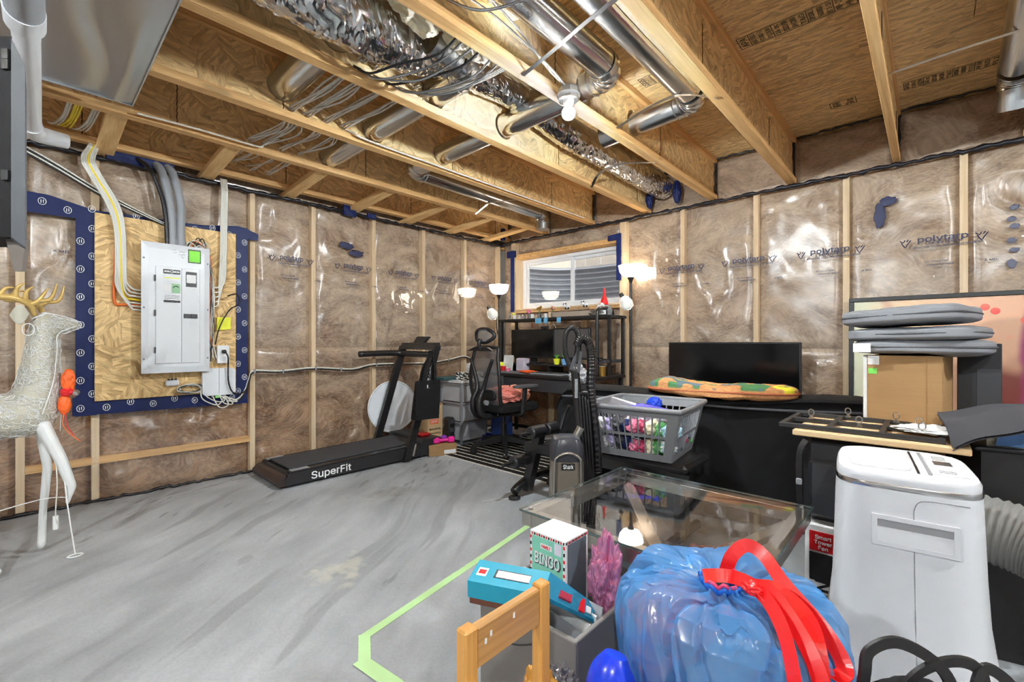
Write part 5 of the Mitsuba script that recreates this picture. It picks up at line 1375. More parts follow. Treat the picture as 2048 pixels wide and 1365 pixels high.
# carton with dumbbells
bx = thing('carton', 'low brown carton on the floor at the front end of the treadmill', 'carton')
bxm = lambda m: moved(m, (2.62, 3.33, 0), rz=-22)
part(bx, 'box', bxm(box(-0.13, 0.13, -0.08, 0.09, 0, 0.10, 0.003)), CARD)
part(bx, 'label', bxm(box(0.01, 0.12, -0.0815, -0.08, 0.015, 0.05)), PAPER)
for i, (dx, dy, r, c, lab) in enumerate(((-0.03, 0.03, 8, 'purple', 'purple dumbbell on the carton, behind the pink one'), (0.02, -0.03, -4, 'magenta', 'bright pink dumbbell on the carton'))):
    db = thing('dumbbell', lab, 'dumbbell', 'dumbbells on the carton')
    mt = M('db_' + c, (142, 52, 168) if i == 0 else (222, 32, 140), 0.4)
    q = lambda m: bxm(moved(m, (dx, dy, 0.1305), rz=r))
    part(db, 'handle', q(cyl((-0.06, 0, 0), (0.06, 0, 0), 0.014)), mt, smooth=40)
    for s in (-1, 1):
        part(db, 'weight', q(tube([(s * 0.04, 0, 0), (s * 0.05, 0, 0), (s * 0.09, 0, 0), (s * 0.10, 0, 0)], [0.02, 0.03, 0.03, 0.02], sides=6, n=1)), mt, smooth=20)


# ------------------------------------------------------------------ sofa seen from behind, television, cushion
A0, A1 = np.array([2.52, 1.86, 0]), np.array([2.98, 0.17, 0])
SU = (A1 - A0) / np.linalg.norm(A1 - A0)
SV = np.array([-SU[1], SU[0], 0])             # towards the right wall
SLEN = float(np.linalg.norm(A1 - A0))
def sp(s, t, z):
    return A0 + SU * s + SV * t + np.array([0, 0, z])
def sbox(s0, s1, t0, t1, z0, z1, b=0.02):
    return frame(box(s0, s1, t0, t1, z0, z1, b), A0, SU, SV)
sf = thing('sofa', 'black cloth-covered sofa seen from behind along the right wall', 'sofa')
def back_sheet(u, v):
    s = -0.03 + u * (SLEN + 0.06)
    end = np.clip(np.minimum(u, 1 - u) / 0.045, 0, 1) ** 0.5
    zt = 0.60 + 0.125 * end + 0.012 * np.sin(u * 9) - 0.02 * np.exp(-((u - 0.55) / 0.2) ** 2)
    L_ = v * 1.05
    t = np.where(v < 0.8, -0.03 + 0.012 * np.sin(u * 31 + v * 3) * (1 - v) + 0.02 * (1 - v) * (meshkit.noise(np.stack([u * 7, v * 3, 0 * u], -1), 4) - 0.5) - 0.02 * np.exp(-((v - 0.7) / 0.04) ** 2), -0.03 + (v - 0.8) / 0.2 * 0.24)
    z = np.where(v < 0.8, 0.015 + (zt - 0.015) * np.sin(np.clip(v / 0.8, 0, 1) * np.pi / 2) ** 0.9, zt + 0.012 * np.sin((v - 0.8) / 0.2 * np.pi))
    z = z + 0.004 * (meshkit.noise(np.stack([u * 60, v * 30, 0 * u], -1), 6) - 0.5)
    return A0 + SU * s[..., None] + SV * t[..., None] + np.array([0, 0, 1.0]) * z[..., None]
part(sf, 'back', sbox(0, SLEN, 0.0, 0.20, 0.02, 0.68, 0.05), CLOTHB)
part(sf, 'cover', grid(120, 60, back_sheet), CLOTHB, smooth=True, label='black cloth cover')
part(sf, 'piping', tube([sp(s, -0.052, 0.672 + 0.008 * math.sin(s * 4)) for s in np.linspace(0.02, SLEN - 0.1, 12)], 0.009, sides=6), DGREY, smooth=True)
part(sf, 'seat', sbox(0.12, SLEN - 0.12, 0.2, 0.78, 0.05, 0.42, 0.03), CLOTHB)
for s in (0.0, SLEN - 0.12):
    part(sf, 'arm', sbox(s, s + 0.12, 0.2, 0.78, 0.02, 0.56, 0.03), CLOTHB)
tc = thing('tv_console', 'low black console under the television against the right wall', 'console')
part(tc, 'case', box(3.74, 4.03, 0.62, 1.80, 0.0, 0.50, 0.004), BLACK)
part(tc, 'door', box(3.732, 3.74, 0.65, 1.19, 0.04, 0.46), DGREY)
part(tc, 'door', box(3.732, 3.74, 1.22, 1.77, 0.04, 0.46), DGREY)
tv = thing('television', 'black flat television standing behind the sofa', 'television')
part(tv, 'case', box(3.90, 3.94, 0.70, 1.708, 0.52, 1.036, 0.004), BLACK)
part(tv, 'screen', box(3.897, 3.901, 0.71, 1.698, 0.535, 1.026), SCREEN)
for y in (0.9, 1.5):
    part(tv, 'foot', box(3.84, 3.99, y - 0.012, y + 0.012, 0.5005, 0.522, 0.002), BLACK)


def t_fruit(p, n, uv):
    a = noise(p.x * 16, p.y * 16, p.z * 10)
    b = noise(p.x * 22 + 9, p.y * 22, p.z * 14)
    col = mix(L((186, 122, 74)), L((216, 158, 104)), noise(p.x * 90, p.y * 90, p.z * 90))
    top = smoothstep(0.757, 0.775, p.z)
    col = mix(col, L((70, 120, 74)), smoothstep(0.56, 0.62, a) * top)
    col = mix(col, L((90, 108, 116)), smoothstep(0.62, 0.68, b) * top)
    d = dr.sqrt(dr.square(p.x - 2.87) + dr.square(p.y - 0.60))
    col = mix(col, L((236, 222, 60)), smoothstep(0.066, 0.060, d) * smoothstep(0.75, 0.76, p.z))
    col = mix(col, L((60, 66, 30)), smoothstep(0.030, 0.026, d) * smoothstep(0.012, 0.016, d) * smoothstep(0.75, 0.76, p.z))
    return col


cu = thing('pet_cushion', 'flat orange pet cushion with green and yellow print on the sofa back', 'cushion')
cm = cushion(0.82, 0.30, 0.085, power=3.0, wob=0.05, seed=3, freq=7)
cm.vertices[:, 2] += 0.02 * np.exp(-((cm.vertices[:, 0] + 0.30) / 0.12) ** 2) - 0.014 * np.exp(-((cm.vertices[:, 0]) / 0.1) ** 2)
part(cu, 'pad', frame(cm, sp(0.98, 0.06, 0.712), SU, SV), M('fruit_print', mikit.proc(t_fruit), 0.85, sheen=0.4), smooth=True)
pip = [(0.41 * np.sign(math.cos(a)) * abs(math.cos(a)) ** 0.66, 0.15 * np.sign(math.sin(a)) * abs(math.sin(a)) ** 0.66, 0.04) for a in np.arange(28) * 2 * np.pi / 28]
part(cu, 'piping', frame(tube(pip, 0.006, sides=6, n=3, closed=True), sp(0.98, 0.06, 0.712), SU, SV), M('rust_piping', (170, 92, 60), 0.8), smooth=True)

# ------------------------------------------------------------------ weight bench with foam rollers
wb = thing('weight_bench', 'black weight bench with foam leg rollers beside the rug, basket on its pad', 'exercise bench')
part(wb, 'pad', box(2.16, 2.50, 0.86, 1.74, 0.395, 0.44, 0.018), M('vinyl_black', (22, 22, 24), 0.4))
part(wb, 'beam', box(2.30, 2.36, 0.90, 2.02, 0.30, 0.36, 0.004), BLACKM)
part(wb, 'pad_bracket', box(2.28, 2.38, 1.0, 1.6, 0.36, 0.396), BLACKM)
part(wb, 'front_post', hull([(x, y + d, z) for (y, z) in ((2.02, 0.03), (1.90, 0.46)) for d in (-0.03, 0.03) for x in (2.30, 2.36)]), BLACKM)
part(wb, 'foot_bar', tube([(2.20, 2.02, 0.045), (2.25, 2.02, 0.07), (2.40, 2.02, 0.11), (2.62, 2.03, 0.10)], 0.03, sides=10, n=5), BLACKM, smooth=True)
part(wb, 'foot_bar', tube([(2.12, 0.95, 0.03), (2.33, 0.95, 0.03), (2.54, 0.95, 0.03)], 0.025, sides=8, n=2), BLACKM)
part(wb, 'rear_post', box(2.30, 2.36, 0.92, 0.98, 0.05, 0.31), BLACKM)
part(wb, 'foot_pad', lathe([(0, 0), (0.04, 0), (0.04, 0.012), (0.025, 0.02), (0, 0.02)], (2.205, 2.02, 0), 18), BLACK)
part(wb, 'foot_pad', lathe([(0, 0), (0.04, 0), (0.04, 0.012), (0.025, 0.06), (0, 0.075)], (2.62, 2.03, 0), 18), BLACK)
for (y, z, x0, x1) in ((1.90, 0.45, 2.22, 2.36), (1.90, 0.45, 2.385, 2.52), (1.99, 0.255, 2.15, 2.30)):
    part(wb, 'roller', tube([(x0, y, z), (x0 + 0.008, y, z), (x1 - 0.008, y, z), (x1, y, z)], [0.032, 0.041, 0.041, 0.032], sides=18, n=1), M('foam_black', (30, 30, 33), 0.35, spec=0.6), smooth=40)
    part(wb, 'roller_rod', cyl((x0 - 0.09 if x0 < 2.2 or z > 0.4 and x0 < 2.3 else x0 - 0.03, y, z), (x1 + 0.05, y, z), 0.012), BLACKM)
part(wb, 'roller_arm', cat([tube([(2.33, 1.90, 0.44), (2.33, 1.97, 0.34), (2.33, 1.99, 0.25)], 0.018, sides=8, n=2)]), BLACKM)
part(wb, 'grip', tube([(2.42, 1.80, 0.46), (2.44, 1.78, 0.56), (2.43, 1.74, 0.62)], 0.012, sides=8), BLACKM)

# ------------------------------------------------------------------ upright vacuum
vc = thing('vacuum_cleaner', 'black upright vacuum cleaner with a loop handle and ribbed hose in front of the sofa', 'vacuum cleaner')
V0 = np.array([1.955, 1.365, 0.0])
def vp(s, t, z):
    return V0 + Rv * s + Fv * t + np.array([0, 0, z])
GLOSSK = M('gloss_black', (20, 20, 22), 0.22, spec=0.7)
part(vc, 'loop_handle', tube([vp(*q) for q in ((-0.015, 0, 0.90), (-0.045, 0, 0.97), (-0.050, 0, 1.06), (-0.035, 0, 1.105), (-0.005, 0, 1.115), (0.018, 0, 1.09), (0.022, 0, 1.05), (0.015, 0, 0.98), (0.008, 0, 0.93))], [0.014, 0.013, 0.013, 0.014, 0.015, 0.016, 0.017, 0.018, 0.02], sides=12, n=5), GLOSSK, smooth=True)
part(vc, 'handle_grip', hull([vp(s, t, z) for s, t, z in ((-0.03, -0.02, 0.90), (0.025, -0.02, 0.88), (0.035, 0.02, 0.95), (0.01, 0.02, 1.0), (-0.03, 0.02, 0.88), (0.03, 0.02, 0.88), (0.04, -0.015, 0.99), (0.012, -0.015, 1.0))]), M('vac_grey', (70, 71, 76), 0.3))
part(vc, 'wand', tube([vp(0.0, 0, 0.92), vp(0.015, 0, 0.75), vp(0.035, 0, 0.55), vp(0.05, 0, 0.40)], [0.022, 0.024, 0.028, 0.03], sides=12, n=3), GLOSSK, smooth=True)
part(vc, 'label', box(-0.008, 0.008, -0.001, 0.001, -0.05, 0.05).apply_transform(np.array([[Rv[0], Fv[0], 0, vp(0.005, -0.028, 0.80)[0]], [Rv[1], Fv[1], 0, vp(0.005, -0.028, 0.80)[1]], [0, 0, 1, 0.80], [0, 0, 0, 1]])), PVCG)
hp = [(0.012, 0, 1.02), (0.03, 0, 1.055), (0.065, 0.0, 1.05), (0.085, 0, 1.0), (0.088, 0, 0.92), (0.085, 0, 0.8), (0.095, 0, 0.69), (0.115, 0, 0.5), (0.12, 0, 0.36)]
hpts = smooth_path([vp(*q) for q in hp], 22)
part(vc, 'hose', tube(hpts, [0.023 * (1.0 + 0.10 * (k % 4 < 2)) for k in range(len(hpts))], sides=14, n=1), GLOSSK, smooth=40)
for j, o in enumerate((0.02, 0.035, 0.05, 0.064)):
    part(vc, 'cord', tube([vp(o, -0.03, 0.78 - 0.012 * j), vp(o + 0.012, -0.038, 0.6), vp(o + 0.025, -0.036, 0.4), vp(o + 0.03, -0.03, 0.24), vp(o + 0.04, -0.02, 0.23), vp(o + 0.02, 0.0, 0.6), vp(o, -0.025, 0.78)], 0.007, sides=7, n=5), CABLEK, smooth=True)
part(vc, 'cord_hook', cat([tube([vp(0.02, -0.02, 0.76), vp(0.035, -0.045, 0.78), vp(0.06, -0.05, 0.78)], 0.010, sides=8), tube([vp(0.03, -0.02, 0.28), vp(0.05, -0.05, 0.26), vp(0.07, -0.05, 0.25)], 0.010, sides=8)][:1]), BLACK)
SMOKE = M('smoke_bin', (112, 104, 94), 0.18, spec=0.8)
def vring(w, d, z, cs=-0.05, ct=-0.06, n=24):
    return [vp(cs + w * np.sign(math.cos(a)) * abs(math.cos(a)) ** 0.55, ct + d * np.sign(math.sin(a)) * abs(math.sin(a)) ** 0.55, z) for a in np.arange(n) * 2 * np.pi / n]
part(vc, 'canister', loft([vring(0.085, 0.085, 0.10), vring(0.088, 0.09, 0.25), vring(0.083, 0.088, 0.45)]), SMOKE, smooth=40)
part(vc, 'canister_lid', loft([vring(0.085, 0.09, 0.45), vring(0.083, 0.088, 0.52), vring(0.066, 0.075, 0.555), vring(0.04, 0.05, 0.565)]), M('vac_dark', (52, 54, 60), 0.25), smooth=40)
arch = [(-0.118, -0.155, 0.12), (-0.118, -0.155, 0.42), (-0.105, -0.155, 0.475), (-0.05, -0.155, 0.495), (0.0, -0.155, 0.475), (0.012, -0.155, 0.42), (0.012, -0.155, 0.12)]
part(vc, 'canister_trim', tube([vp(*q) for q in arch], 0.008, sides=8, n=4), STEEL, smooth=True)
part(vc, 'logo', hull([vp(s, -0.153, z) for s, z in ((-0.085, 0.415), (-0.02, 0.415), (-0.085, 0.445), (-0.02, 0.445))] + [vp(s, -0.157, z) for s, z in ((-0.085, 0.415), (-0.02, 0.415), (-0.085, 0.445), (-0.02, 0.445))]), BLACK)
part(vc, 'print', text('Shark', 0.020, vp(-0.052, -0.1575, 0.43), Rv, (0, 0, 1), width=0.05), PAPER)
part(vc, 'knob', cat([cyl(vp(0.005, -0.03, 0.55), vp(0.03, -0.03, 0.60), 0.022, sides=16)]), STEEL, smooth=40)
part(vc, 'motor_base', loft([vring(0.13, 0.11, 0.0, 0.01, 0.0), vring(0.14, 0.12, 0.05, 0.01, 0.0), vring(0.12, 0.11, 0.10, 0.01, 0.0)]), BLACK, smooth=40)
part(vc, 'body', loft([vring(0.05, 0.045, 0.10, 0.05, 0.0), vring(0.055, 0.05, 0.30, 0.05, 0.0), vring(0.04, 0.035, 0.52, 0.04, 0.0)]), GLOSSK, smooth=40)

# ------------------------------------------------------------------ laundry basket with contents
lb = thing('laundry_basket', 'grey plastic laundry basket with slotted sides full of toys', 'laundry basket')
BC, BR = np.array([2.335, 1.15, 0.4405]), math.radians(-7)
BU, BV = np.array([math.sin(-BR), -math.cos(BR), 0]), np.array([math.cos(BR), math.sin(-BR) * -1 * -1, 0])
BV = np.array([-BU[1], BU[0], 0])
BH, BW0, BW1, BD0, BD1 = 0.265, 0.19, 0.245, 0.19, 0.25
def bpt(a, b, z):
    """a, b in -1..1 across the footprint, z up"""
    k = z / BH
    return BC + BU * a * (BW0 + (BW1 - BW0) * k) + BV * b * (BD0 + (BD1 - BD0) * k) + np.array([0, 0, z])
part(lb, 'bottom', hull([bpt(a, b, z) for a in (-1, 1) for b in (-1, 1) for z in (0, 0.008)]), GREY)
def side(a0, b0, a1, b1, n):
    P = lambda t, z: bpt(a0 + (a1 - a0) * t, b0 + (b1 - b0) * t, z)
    nrm = np.cross(P(1, 0) - P(0, 0), (0, 0, 1.0))
    nrm /= np.linalg.norm(nrm)
    def slab(t0, t1, z0, z1):
        return hull([P(t, z) + nrm * d for t in (t0, t1) for z in (z0, z1) for d in (-0.003, 0.003)])
    for z0, z1 in ((0.0, 0.035), (0.118, 0.132), (0.225, 0.262)):
        part(lb, 'side_band', slab(0, 1, z0, z1), GREY)
    for k in range(n + 1):
        t = 0.10 + 0.80 * k / n
        part(lb, 'slat', slab(t - 0.007, t + 0.007, 0.03, 0.23), GREY)
    part(lb, 'corner', slab(0.0, 0.10, 0.0, 0.26), GREY)
    part(lb, 'corner', slab(0.90, 1.0, 0.0, 0.26), GREY)
for q in ((-1, -1, 1, -1, 10), (1, -1, 1, 1, 10), (1, 1, -1, 1, 10), (-1, 1, -1, -1, 10)):
    side(*q)
rim = [bpt(a, b, BH) for a, b in ((-0.9, -1.03), (0, -1.05), (0.9, -1.03), (1.03, -0.9), (1.05, 0), (1.03, 0.9), (0.9, 1.03), (0, 1.05), (-0.9, 1.03), (-1.03, 0.9), (-1.05, 0), (-1.03, -0.9))]
part(lb, 'rim', tube(rim, 0.013, sides=8, n=4, closed=True), GREY, smooth=True)
g = np.random.default_rng(11)
TOYC = [('white', PAPER), ('pink', PINK), ('pale blue', M('toy_sky', (170, 206, 222), 0.5)), ('navy', NAVY), ('green', M('toy_green', (84, 150, 88), 0.5)), ('black', DGREY), ('cream', FOAM), ('pale violet', M('toy_purple', (176, 164, 206), 0.5)), ('crimson', M('toy_magenta', (176, 60, 92), 0.5))]
for i in range(27):
    nm, mt = TOYC[i % 9]
    row = i // 9
    t_ = -0.82 + 1.64 * ((i * 4) % 9) / 8
    a, b = (t_, -0.78) if row != 1 else (0.78, t_)
    z = [0.045, 0.05, 0.14][row] + g.uniform(0, 0.02)
    single('toy', blob(bpt(a, b, z + 0.01), (g.uniform(.03, .05), g.uniform(.03, .05), g.uniform(.03, .045)), 0.5, 2.5, i, 3), mt,
           nm + ' soft toy ' + ['low behind the front slats', 'behind the right-hand slats', 'high behind the front slats'][row] + ' of the laundry basket', 'toy', smooth=True, group='toys in the laundry basket')
single('cloth_bundle', blob(bpt(0.3, 0.3, 0.09), (0.13, 0.14, 0.06), 0.4, 2.5, 78, 4), M('dark_cloth', (70, 72, 92), 0.9), 'dark cloth at the back of the laundry basket', 'cloth', smooth=True)
single('cloth_bundle', blob(bpt(-0.1, -0.1, 0.15), (0.15, 0.16, 0.055), 0.4, 2.5, 77, 4), M('pale_cloth', (226, 222, 228), 0.9), 'pale cloth bundled in the middle of the laundry basket', 'cloth', smooth=True)
single('white_magazine', hull([bpt(*q) for q in ((-0.72, -0.5, 0.25), (-0.55, -0.6, 0.30), (0.25, -0.2, 0.225), (0.3, 0.1, 0.225), (-0.70, -0.45, 0.252), (-0.53, -0.55, 0.302), (0.27, -0.15, 0.228))]), PAPER, 'white magazine sticking out of the laundry basket', 'magazine')
single('violet_pouch', hull([bpt(*q) for q in ((-0.3, -0.65, 0.235), (0.55, -0.35, 0.225), (0.5, 0.0, 0.24), (-0.2, -0.3, 0.26), (0.0, -0.3, 0.27))]), M('violet', (98, 92, 210), 0.5), 'violet pouch on top of the laundry basket', 'pouch')
single('blue_figure', blob(bpt(0.15, 0.1, 0.262), (0.03, 0.04, 0.035), 0.4, 3, 5, 3), BLUE, 'blue toy figure poking out of the laundry basket', 'toy', smooth=True)

# ------------------------------------------------------------------ glass table
gt = thing('glass_table', 'square glass-topped coffee table on a steel X frame in the foreground', 'table')
GX0, GX1, GY0, GY1, GZ = 1.20, 1.917, 0.313, 1.065, 0.45
part(gt, 'glass_top', grid(2, 2, lambda u, v: np.stack([GX0 - 0.006 + u * (GX1 - GX0 + 0.012), GY0 - 0.006 + v * (GY1 - GY0 + 0.012), GZ + 0 * u], -1)), 'mat_pane')
EDGE = M('glass_edge', (70, 88, 86), 0.15, spec=0.8)
for x0, x1, y0, y1 in ((GX0 - 0.006, GX1 + 0.006, GY0 - 0.006, GY0 - 0.004), (GX0 - 0.006, GX1 + 0.006, GY1 + 0.004, GY1 + 0.006), (GX0 - 0.006, GX0 - 0.004, GY0, GY1), (GX1 + 0.004, GX1 + 0.006, GY0, GY1)):
    part(gt, 'glass_edge', box(x0, x1, y0, y1, GZ - 0.007, GZ), EDGE)
def slab2(p, q, w, t, up=(0, 0, 1)):
    return tube([p, q], 0.01, n=1, flat=(w, t, up))
b = 0.045
for x0, x1, y0, y1 in ((GX0, GX1, GY0, GY0 + b), (GX0, GX1, GY1 - b, GY1), (GX0, GX0 + b, GY0 + b, GY1 - b), (GX1 - b, GX1, GY0 + b, GY1 - b)):
    part(gt, 'top_frame', box(x0, x1, y0, y1, GZ - 0.055, GZ - 0.009, 0.002), STEEL)
cx_, cy_ = (GX0 + GX1) / 2, (GY0 + GY1) / 2
for sx, sy in ((-1, -1), (1, -1), (1, 1), (-1, 1)):
    dxx, dyy = (GX1 - GX0) / 2 - 0.03, (GY1 - GY0) / 2 - 0.03
    part(gt, 'leg', slab2((cx_ + sx * dxx, cy_ + sy * dyy, GZ - 0.05), (cx_ - sx * 0.0, cy_ - sy * 0.0, 0.205 + 0.012 * (sx * sy)), 0.05, 0.022), STEEL)
    part(gt, 'leg', slab2((cx_, cy_, 0.205 + 0.012 * (sx * sy)), (cx_ + sx * dxx, cy_ + sy * dyy, 0.012), 0.05, 0.022), STEEL)
for sx, sy in ((-1, -1), (1, -1), (1, 1), (-1, 1)):
    part(gt, 'corner_pin', cyl((cx_ + sx * 0.335, cy_ + sy * 0.352, GZ), (cx_ + sx * 0.335, cy_ + sy * 0.352, GZ + 0.004), 0.007, sides=12), CHROME)
single('plastic_wrap', blob((1.80, 0.55, 0.14), (0.12, 0.16, 0.13), 0.45, 2.2, 12, 4), M('rust_cloth', (92, 50, 42), 0.7), 'dark rusty bundle on the floor under the glass table', 'bundle', smooth=True)

# ------------------------------------------------------------------ painting, carton, cushions, black panel
pa = thing('framed_picture', 'large black framed abstract print leaning on the right wall', 'framed picture')
def t_art(p, n, uv):
    y, z = p.y, p.z
    w = fbm(y * 4, z * 4, 2.0, 3) - 0.5
    col = mix(L((206, 204, 176)), L((222, 186, 150)), smoothstep(0.40, 0.12, y + 0.2 * w))
    col = mix(col, L((196, 140, 120)), smoothstep(0.05, 0.0, dr.abs(y - 0.22 + 0.35 * (1.30 - z) + 0.05 * w)) * 0.6 * smoothstep(1.0, 1.25, z))
    col = mix(col, L((206, 132, 104)), smoothstep(0.15, -0.35, y) * 0.5)
    hill = smoothstep(0.62, 0.58, dr.sqrt(dr.square(y + 0.45) + dr.square((z - 0.60) * 1.0)) + 0.04 * w)
    col = mix(col, L((170, 128, 100)), hill * 0.6)
    col = mix(col, L((110, 44, 34)), smoothstep(0.95, 0.80, z + 0.3 * w) * smoothstep(0.0, -0.3, y))
    col = mix(col, L((132, 36, 84)), smoothstep(-0.38, -0.42, y + 0.06 * w))
    d1, d2, c = voronoi(y * 13, z * 13)
    reg = smoothstep(0.22, 0.05, dr.abs((z - 1.18) + 0.35 * (y + 0.30)) + 0.5 * dr.abs(y + 0.24))
    dots = smoothstep(0.30, 0.25, d1) * smoothstep(0.35, 0.45, c) * reg
    return mix(col, L((222, 60, 48)), dr.clip(dots, 0, 1))
tilt = lambda m: m.apply_transform(trimesh.transformations.rotation_matrix(math.radians(2.0), (0, 1, 0), (3.99, 0, 0)))
PY0, PY1, PZ1 = -0.95, 0.425, 1.35
for args in ((3.965, 3.995, PY0, PY1, PZ1 - 0.028, PZ1), (3.965, 3.995, PY0, PY1, 0.002, 0.03), (3.965, 3.995, PY0, PY0 + 0.028, 0.03, PZ1 - 0.028), (3.965, 3.995, PY1 - 0.028, PY1, 0.03, PZ1 - 0.028)):
    part(pa, 'frame', tilt(box(*args, 0.002)), BLACK)
part(pa, 'print', tilt(box(3.978, 3.985, PY0 + 0.026, PY1 - 0.026, 0.03, PZ1 - 0.026)), M('art', mikit.proc(t_art), 0.35))

K0 = np.array([2.48, 0.200, 0.0])
KU = np.array([-0.12, -0.993, 0])
KU /= np.linalg.norm(KU)
KV = np.array([-KU[1], KU[0], 0])
kb_ = lambda s0, s1, t0, t1, z0, z1, b=0.003: frame(box(s0, s1, t0, t1, z0, z1, b), K0, KU, KV)
ck = thing('tall_carton', 'tall brown cardboard carton with a green mark holding up the stacked grey cushions', 'carton')
part(ck, 'box', kb_(0.0, 0.240, 0.0, 0.30, 0.0, 0.985), CARD)
part(ck, 'flap_line', kb_(0.190, 0.192, -0.0015, 0.0, 0.3, 0.985, 0), M('card_dark', (146, 110, 70), 0.8))
part(ck, 'label', kb_(0.003, 0.042, -0.0015, 0.0, 0.945, 0.983, 0), PAPER)
part(ck, 'green_mark', kb_(0.004, 0.034, -0.0015, 0.0, 0.905, 0.93, 0), M('mark_green', (110, 190, 80), 0.6), label='green marker patch')
part(ck, 'paper_edge', kb_(-0.015, -0.002, 0.01, 0.05, 0.3, 0.985, 0), PAPER)
CG = M('cushion_grey', (126, 128, 133), 0.5, sheen=0.3)
CG2 = M('cushion_piping', (74, 76, 80), 0.7)
zc = 0.986
for i, (hh, s, t, rz, tilt_, lab) in enumerate(((0.070, 0.155, 0.20, 4, 0.0, 'bottom grey cushion of the stack on the tall carton'), (0.062, 0.145, 0.18, -3, 1.0, 'middle grey cushion of the stack on the tall carton'), (0.082, 0.12, 0.16, -6, 2.5, 'top shiny grey cushion of the stack on the tall carton'))):
    c = thing('seat_cushion', lab, 'cushion', 'grey cushions stacked on the carton')
    w = 0.44 - 0.02 * i
    m = cushion(w, 0.46, hh, power=6, wob=0.018, seed=i, freq=9)
    pl_ = [(0.5 * w * np.sign(math.cos(a)) * abs(math.cos(a)) ** 0.33, 0.23 * np.sign(math.sin(a)) * abs(math.sin(a)) ** 0.33, hh * 0.5) for a in np.arange(36) * 2 * np.pi / 36 + 0.01]
    p2_ = tube(pl_, 0.004, sides=6, n=2, closed=True)
    q = lambda mm: frame(moved(mm, (0, 0, 0), rz=rz, ry=-tilt_), K0 + KU * s + KV * t + np.array([0, 0, zc + 0.014 * (tilt_ > 2)]), KU, KV)
    part(c, 'pad', q(m), CG, smooth=True)
    part(c, 'piping', q(p2_), CG2, smooth=True)
    if i == 0:
        part(c, 'care_tag', q(box(-0.21, -0.15, -0.238, -0.232, 0.012, 0.05)), PAPER, label='white tag')
    zc += hh * 0.84
bp = thing('black_board', 'tall black board standing behind the cardboard carton', 'board')
part(bp, 'board', kb_(0.255, 0.385, 0.27, 0.30, 0.0, 1.035), M('panel_black', (36, 37, 40), 0.6))
part(bp, 'pocket', kb_(0.315, 0.384, 0.2685, 0.27, 0.45, 0.93, 0), M('panel_grey', (58, 60, 64), 0.6))

# ------------------------------------------------------------------ plank with clip frame
rb = thing('black_rucksack', 'black padded rucksack under the light wooden plank', 'bag')
part(rb, 'body', box(2.115, 2.40, 0.06, 0.375, 0.335, 0.672, 0.03), M('nylon', (26, 27, 30), 0.5))
part(rb, 'pocket', box(2.095, 2.12, 0.10, 0.35, 0.36, 0.58, 0.012), M('nylon2', (40, 42, 46), 0.45))
part(rb, 'strap', tube([(2.10, 0.36, 0.655), (2.09, 0.38, 0.60), (2.10, 0.383, 0.45), (2.11, 0.378, 0.36)], 0.01, n=5, flat=(0.02, 0.006, (1, 0, 0))), BLACK)
part(rb, 'buckle', box(2.085, 2.10, 0.372, 0.392, 0.475, 0.50, 0.003), PVCG)
rw = thing('printed_box', 'white box with red and black printed panels under the rucksack', 'box')
part(rw, 'box', box(2.08, 2.38, 0.04, 0.36, 0.0, 0.333, 0.002), PAPER)
part(rw, 'red_panel', box(2.0785, 2.08, 0.14, 0.345, 0.235, 0.31), RED)
part(rw, 'black_panel', box(2.0785, 2.08, 0.14, 0.345, 0.12, 0.228), BLACK)
for i, w_ in enumerate(('Smart', 'Tower', 'Fan')):
    part(rw, 'print', text(w_, 0.014, (2.0775, 0.30, 0.29 - 0.02 * i), (0, -1, 0), (0, 0, 1)), PAPER)
part(rw, 'print', text('FAN', 0.05, (2.0785, 0.30, 0.06), (0, 0, 1), (0, 1, 0)), BLACK)
single('wooden_plank', box(2.065, 2.50, -0.10, 0.40, 0.674, 0.696, 0.003), M('plank', mikit.proc(t_wood(1, (206, 168, 122), (232, 204, 164))), 0.6), 'light wooden plank lying across the black rucksack', 'plank')
cf = thing('clip_frame', 'black lattice photo frame with metal clips lying on the wooden plank', 'photo frame')
fx0, fx1, fy0, fy1, fz = 2.10, 2.48, -0.04, 0.455, 0.6965
ft = 0.018
FBK = M('frame_black', (32, 32, 34), 0.45)
for x0, x1, y0, y1 in ((fx0, fx0 + ft, fy0, fy1), (fx1 - ft, fx1, fy0, fy1), (fx0, fx1, fy0, fy0 + ft), (fx0, fx1, fy1 - ft, fy1), ((fx0 + fx1) / 2 - ft / 2, (fx0 + fx1) / 2 + ft / 2, fy0, fy1), (fx0, fx1, fy0 + 0.16, fy0 + 0.16 + ft), (fx0, fx1, fy0 + 0.32, fy0 + 0.32 + ft)):
    part(cf, 'bar', box(x0, x1, y0, y1, fz, fz + 0.018, 0.002), FBK)
for x, y in ((2.27, 0.37), (2.42, 0.26), (2.18, 0.20), (2.40, 0.10), (2.30, 0.03), (2.17, 0.02)):
    k = part(cf, 'clip', hull([(x + a, y + c, fz + z) for a in (-0.014, 0.014) for c, z in ((-0.010, 0.020), (0.010, 0.020), (0.0, 0.034))]), STEEL)
    part(k, 'clip_ring', tube([(x, y + 0.010 * math.cos(a), fz + 0.046 + 0.013 * math.sin(a)) for a in np.arange(10) * 0.628], 0.0022, sides=5, n=2, closed=True), CHROME, smooth=True)
single('crumpled_paper', blob((2.24, 0.0, fz + 0.026), (0.09, 0.09, 0.012), 0.5, 4, 4, 4), PAPER, 'crumpled white paper on the clip frame', 'paper', smooth=True)
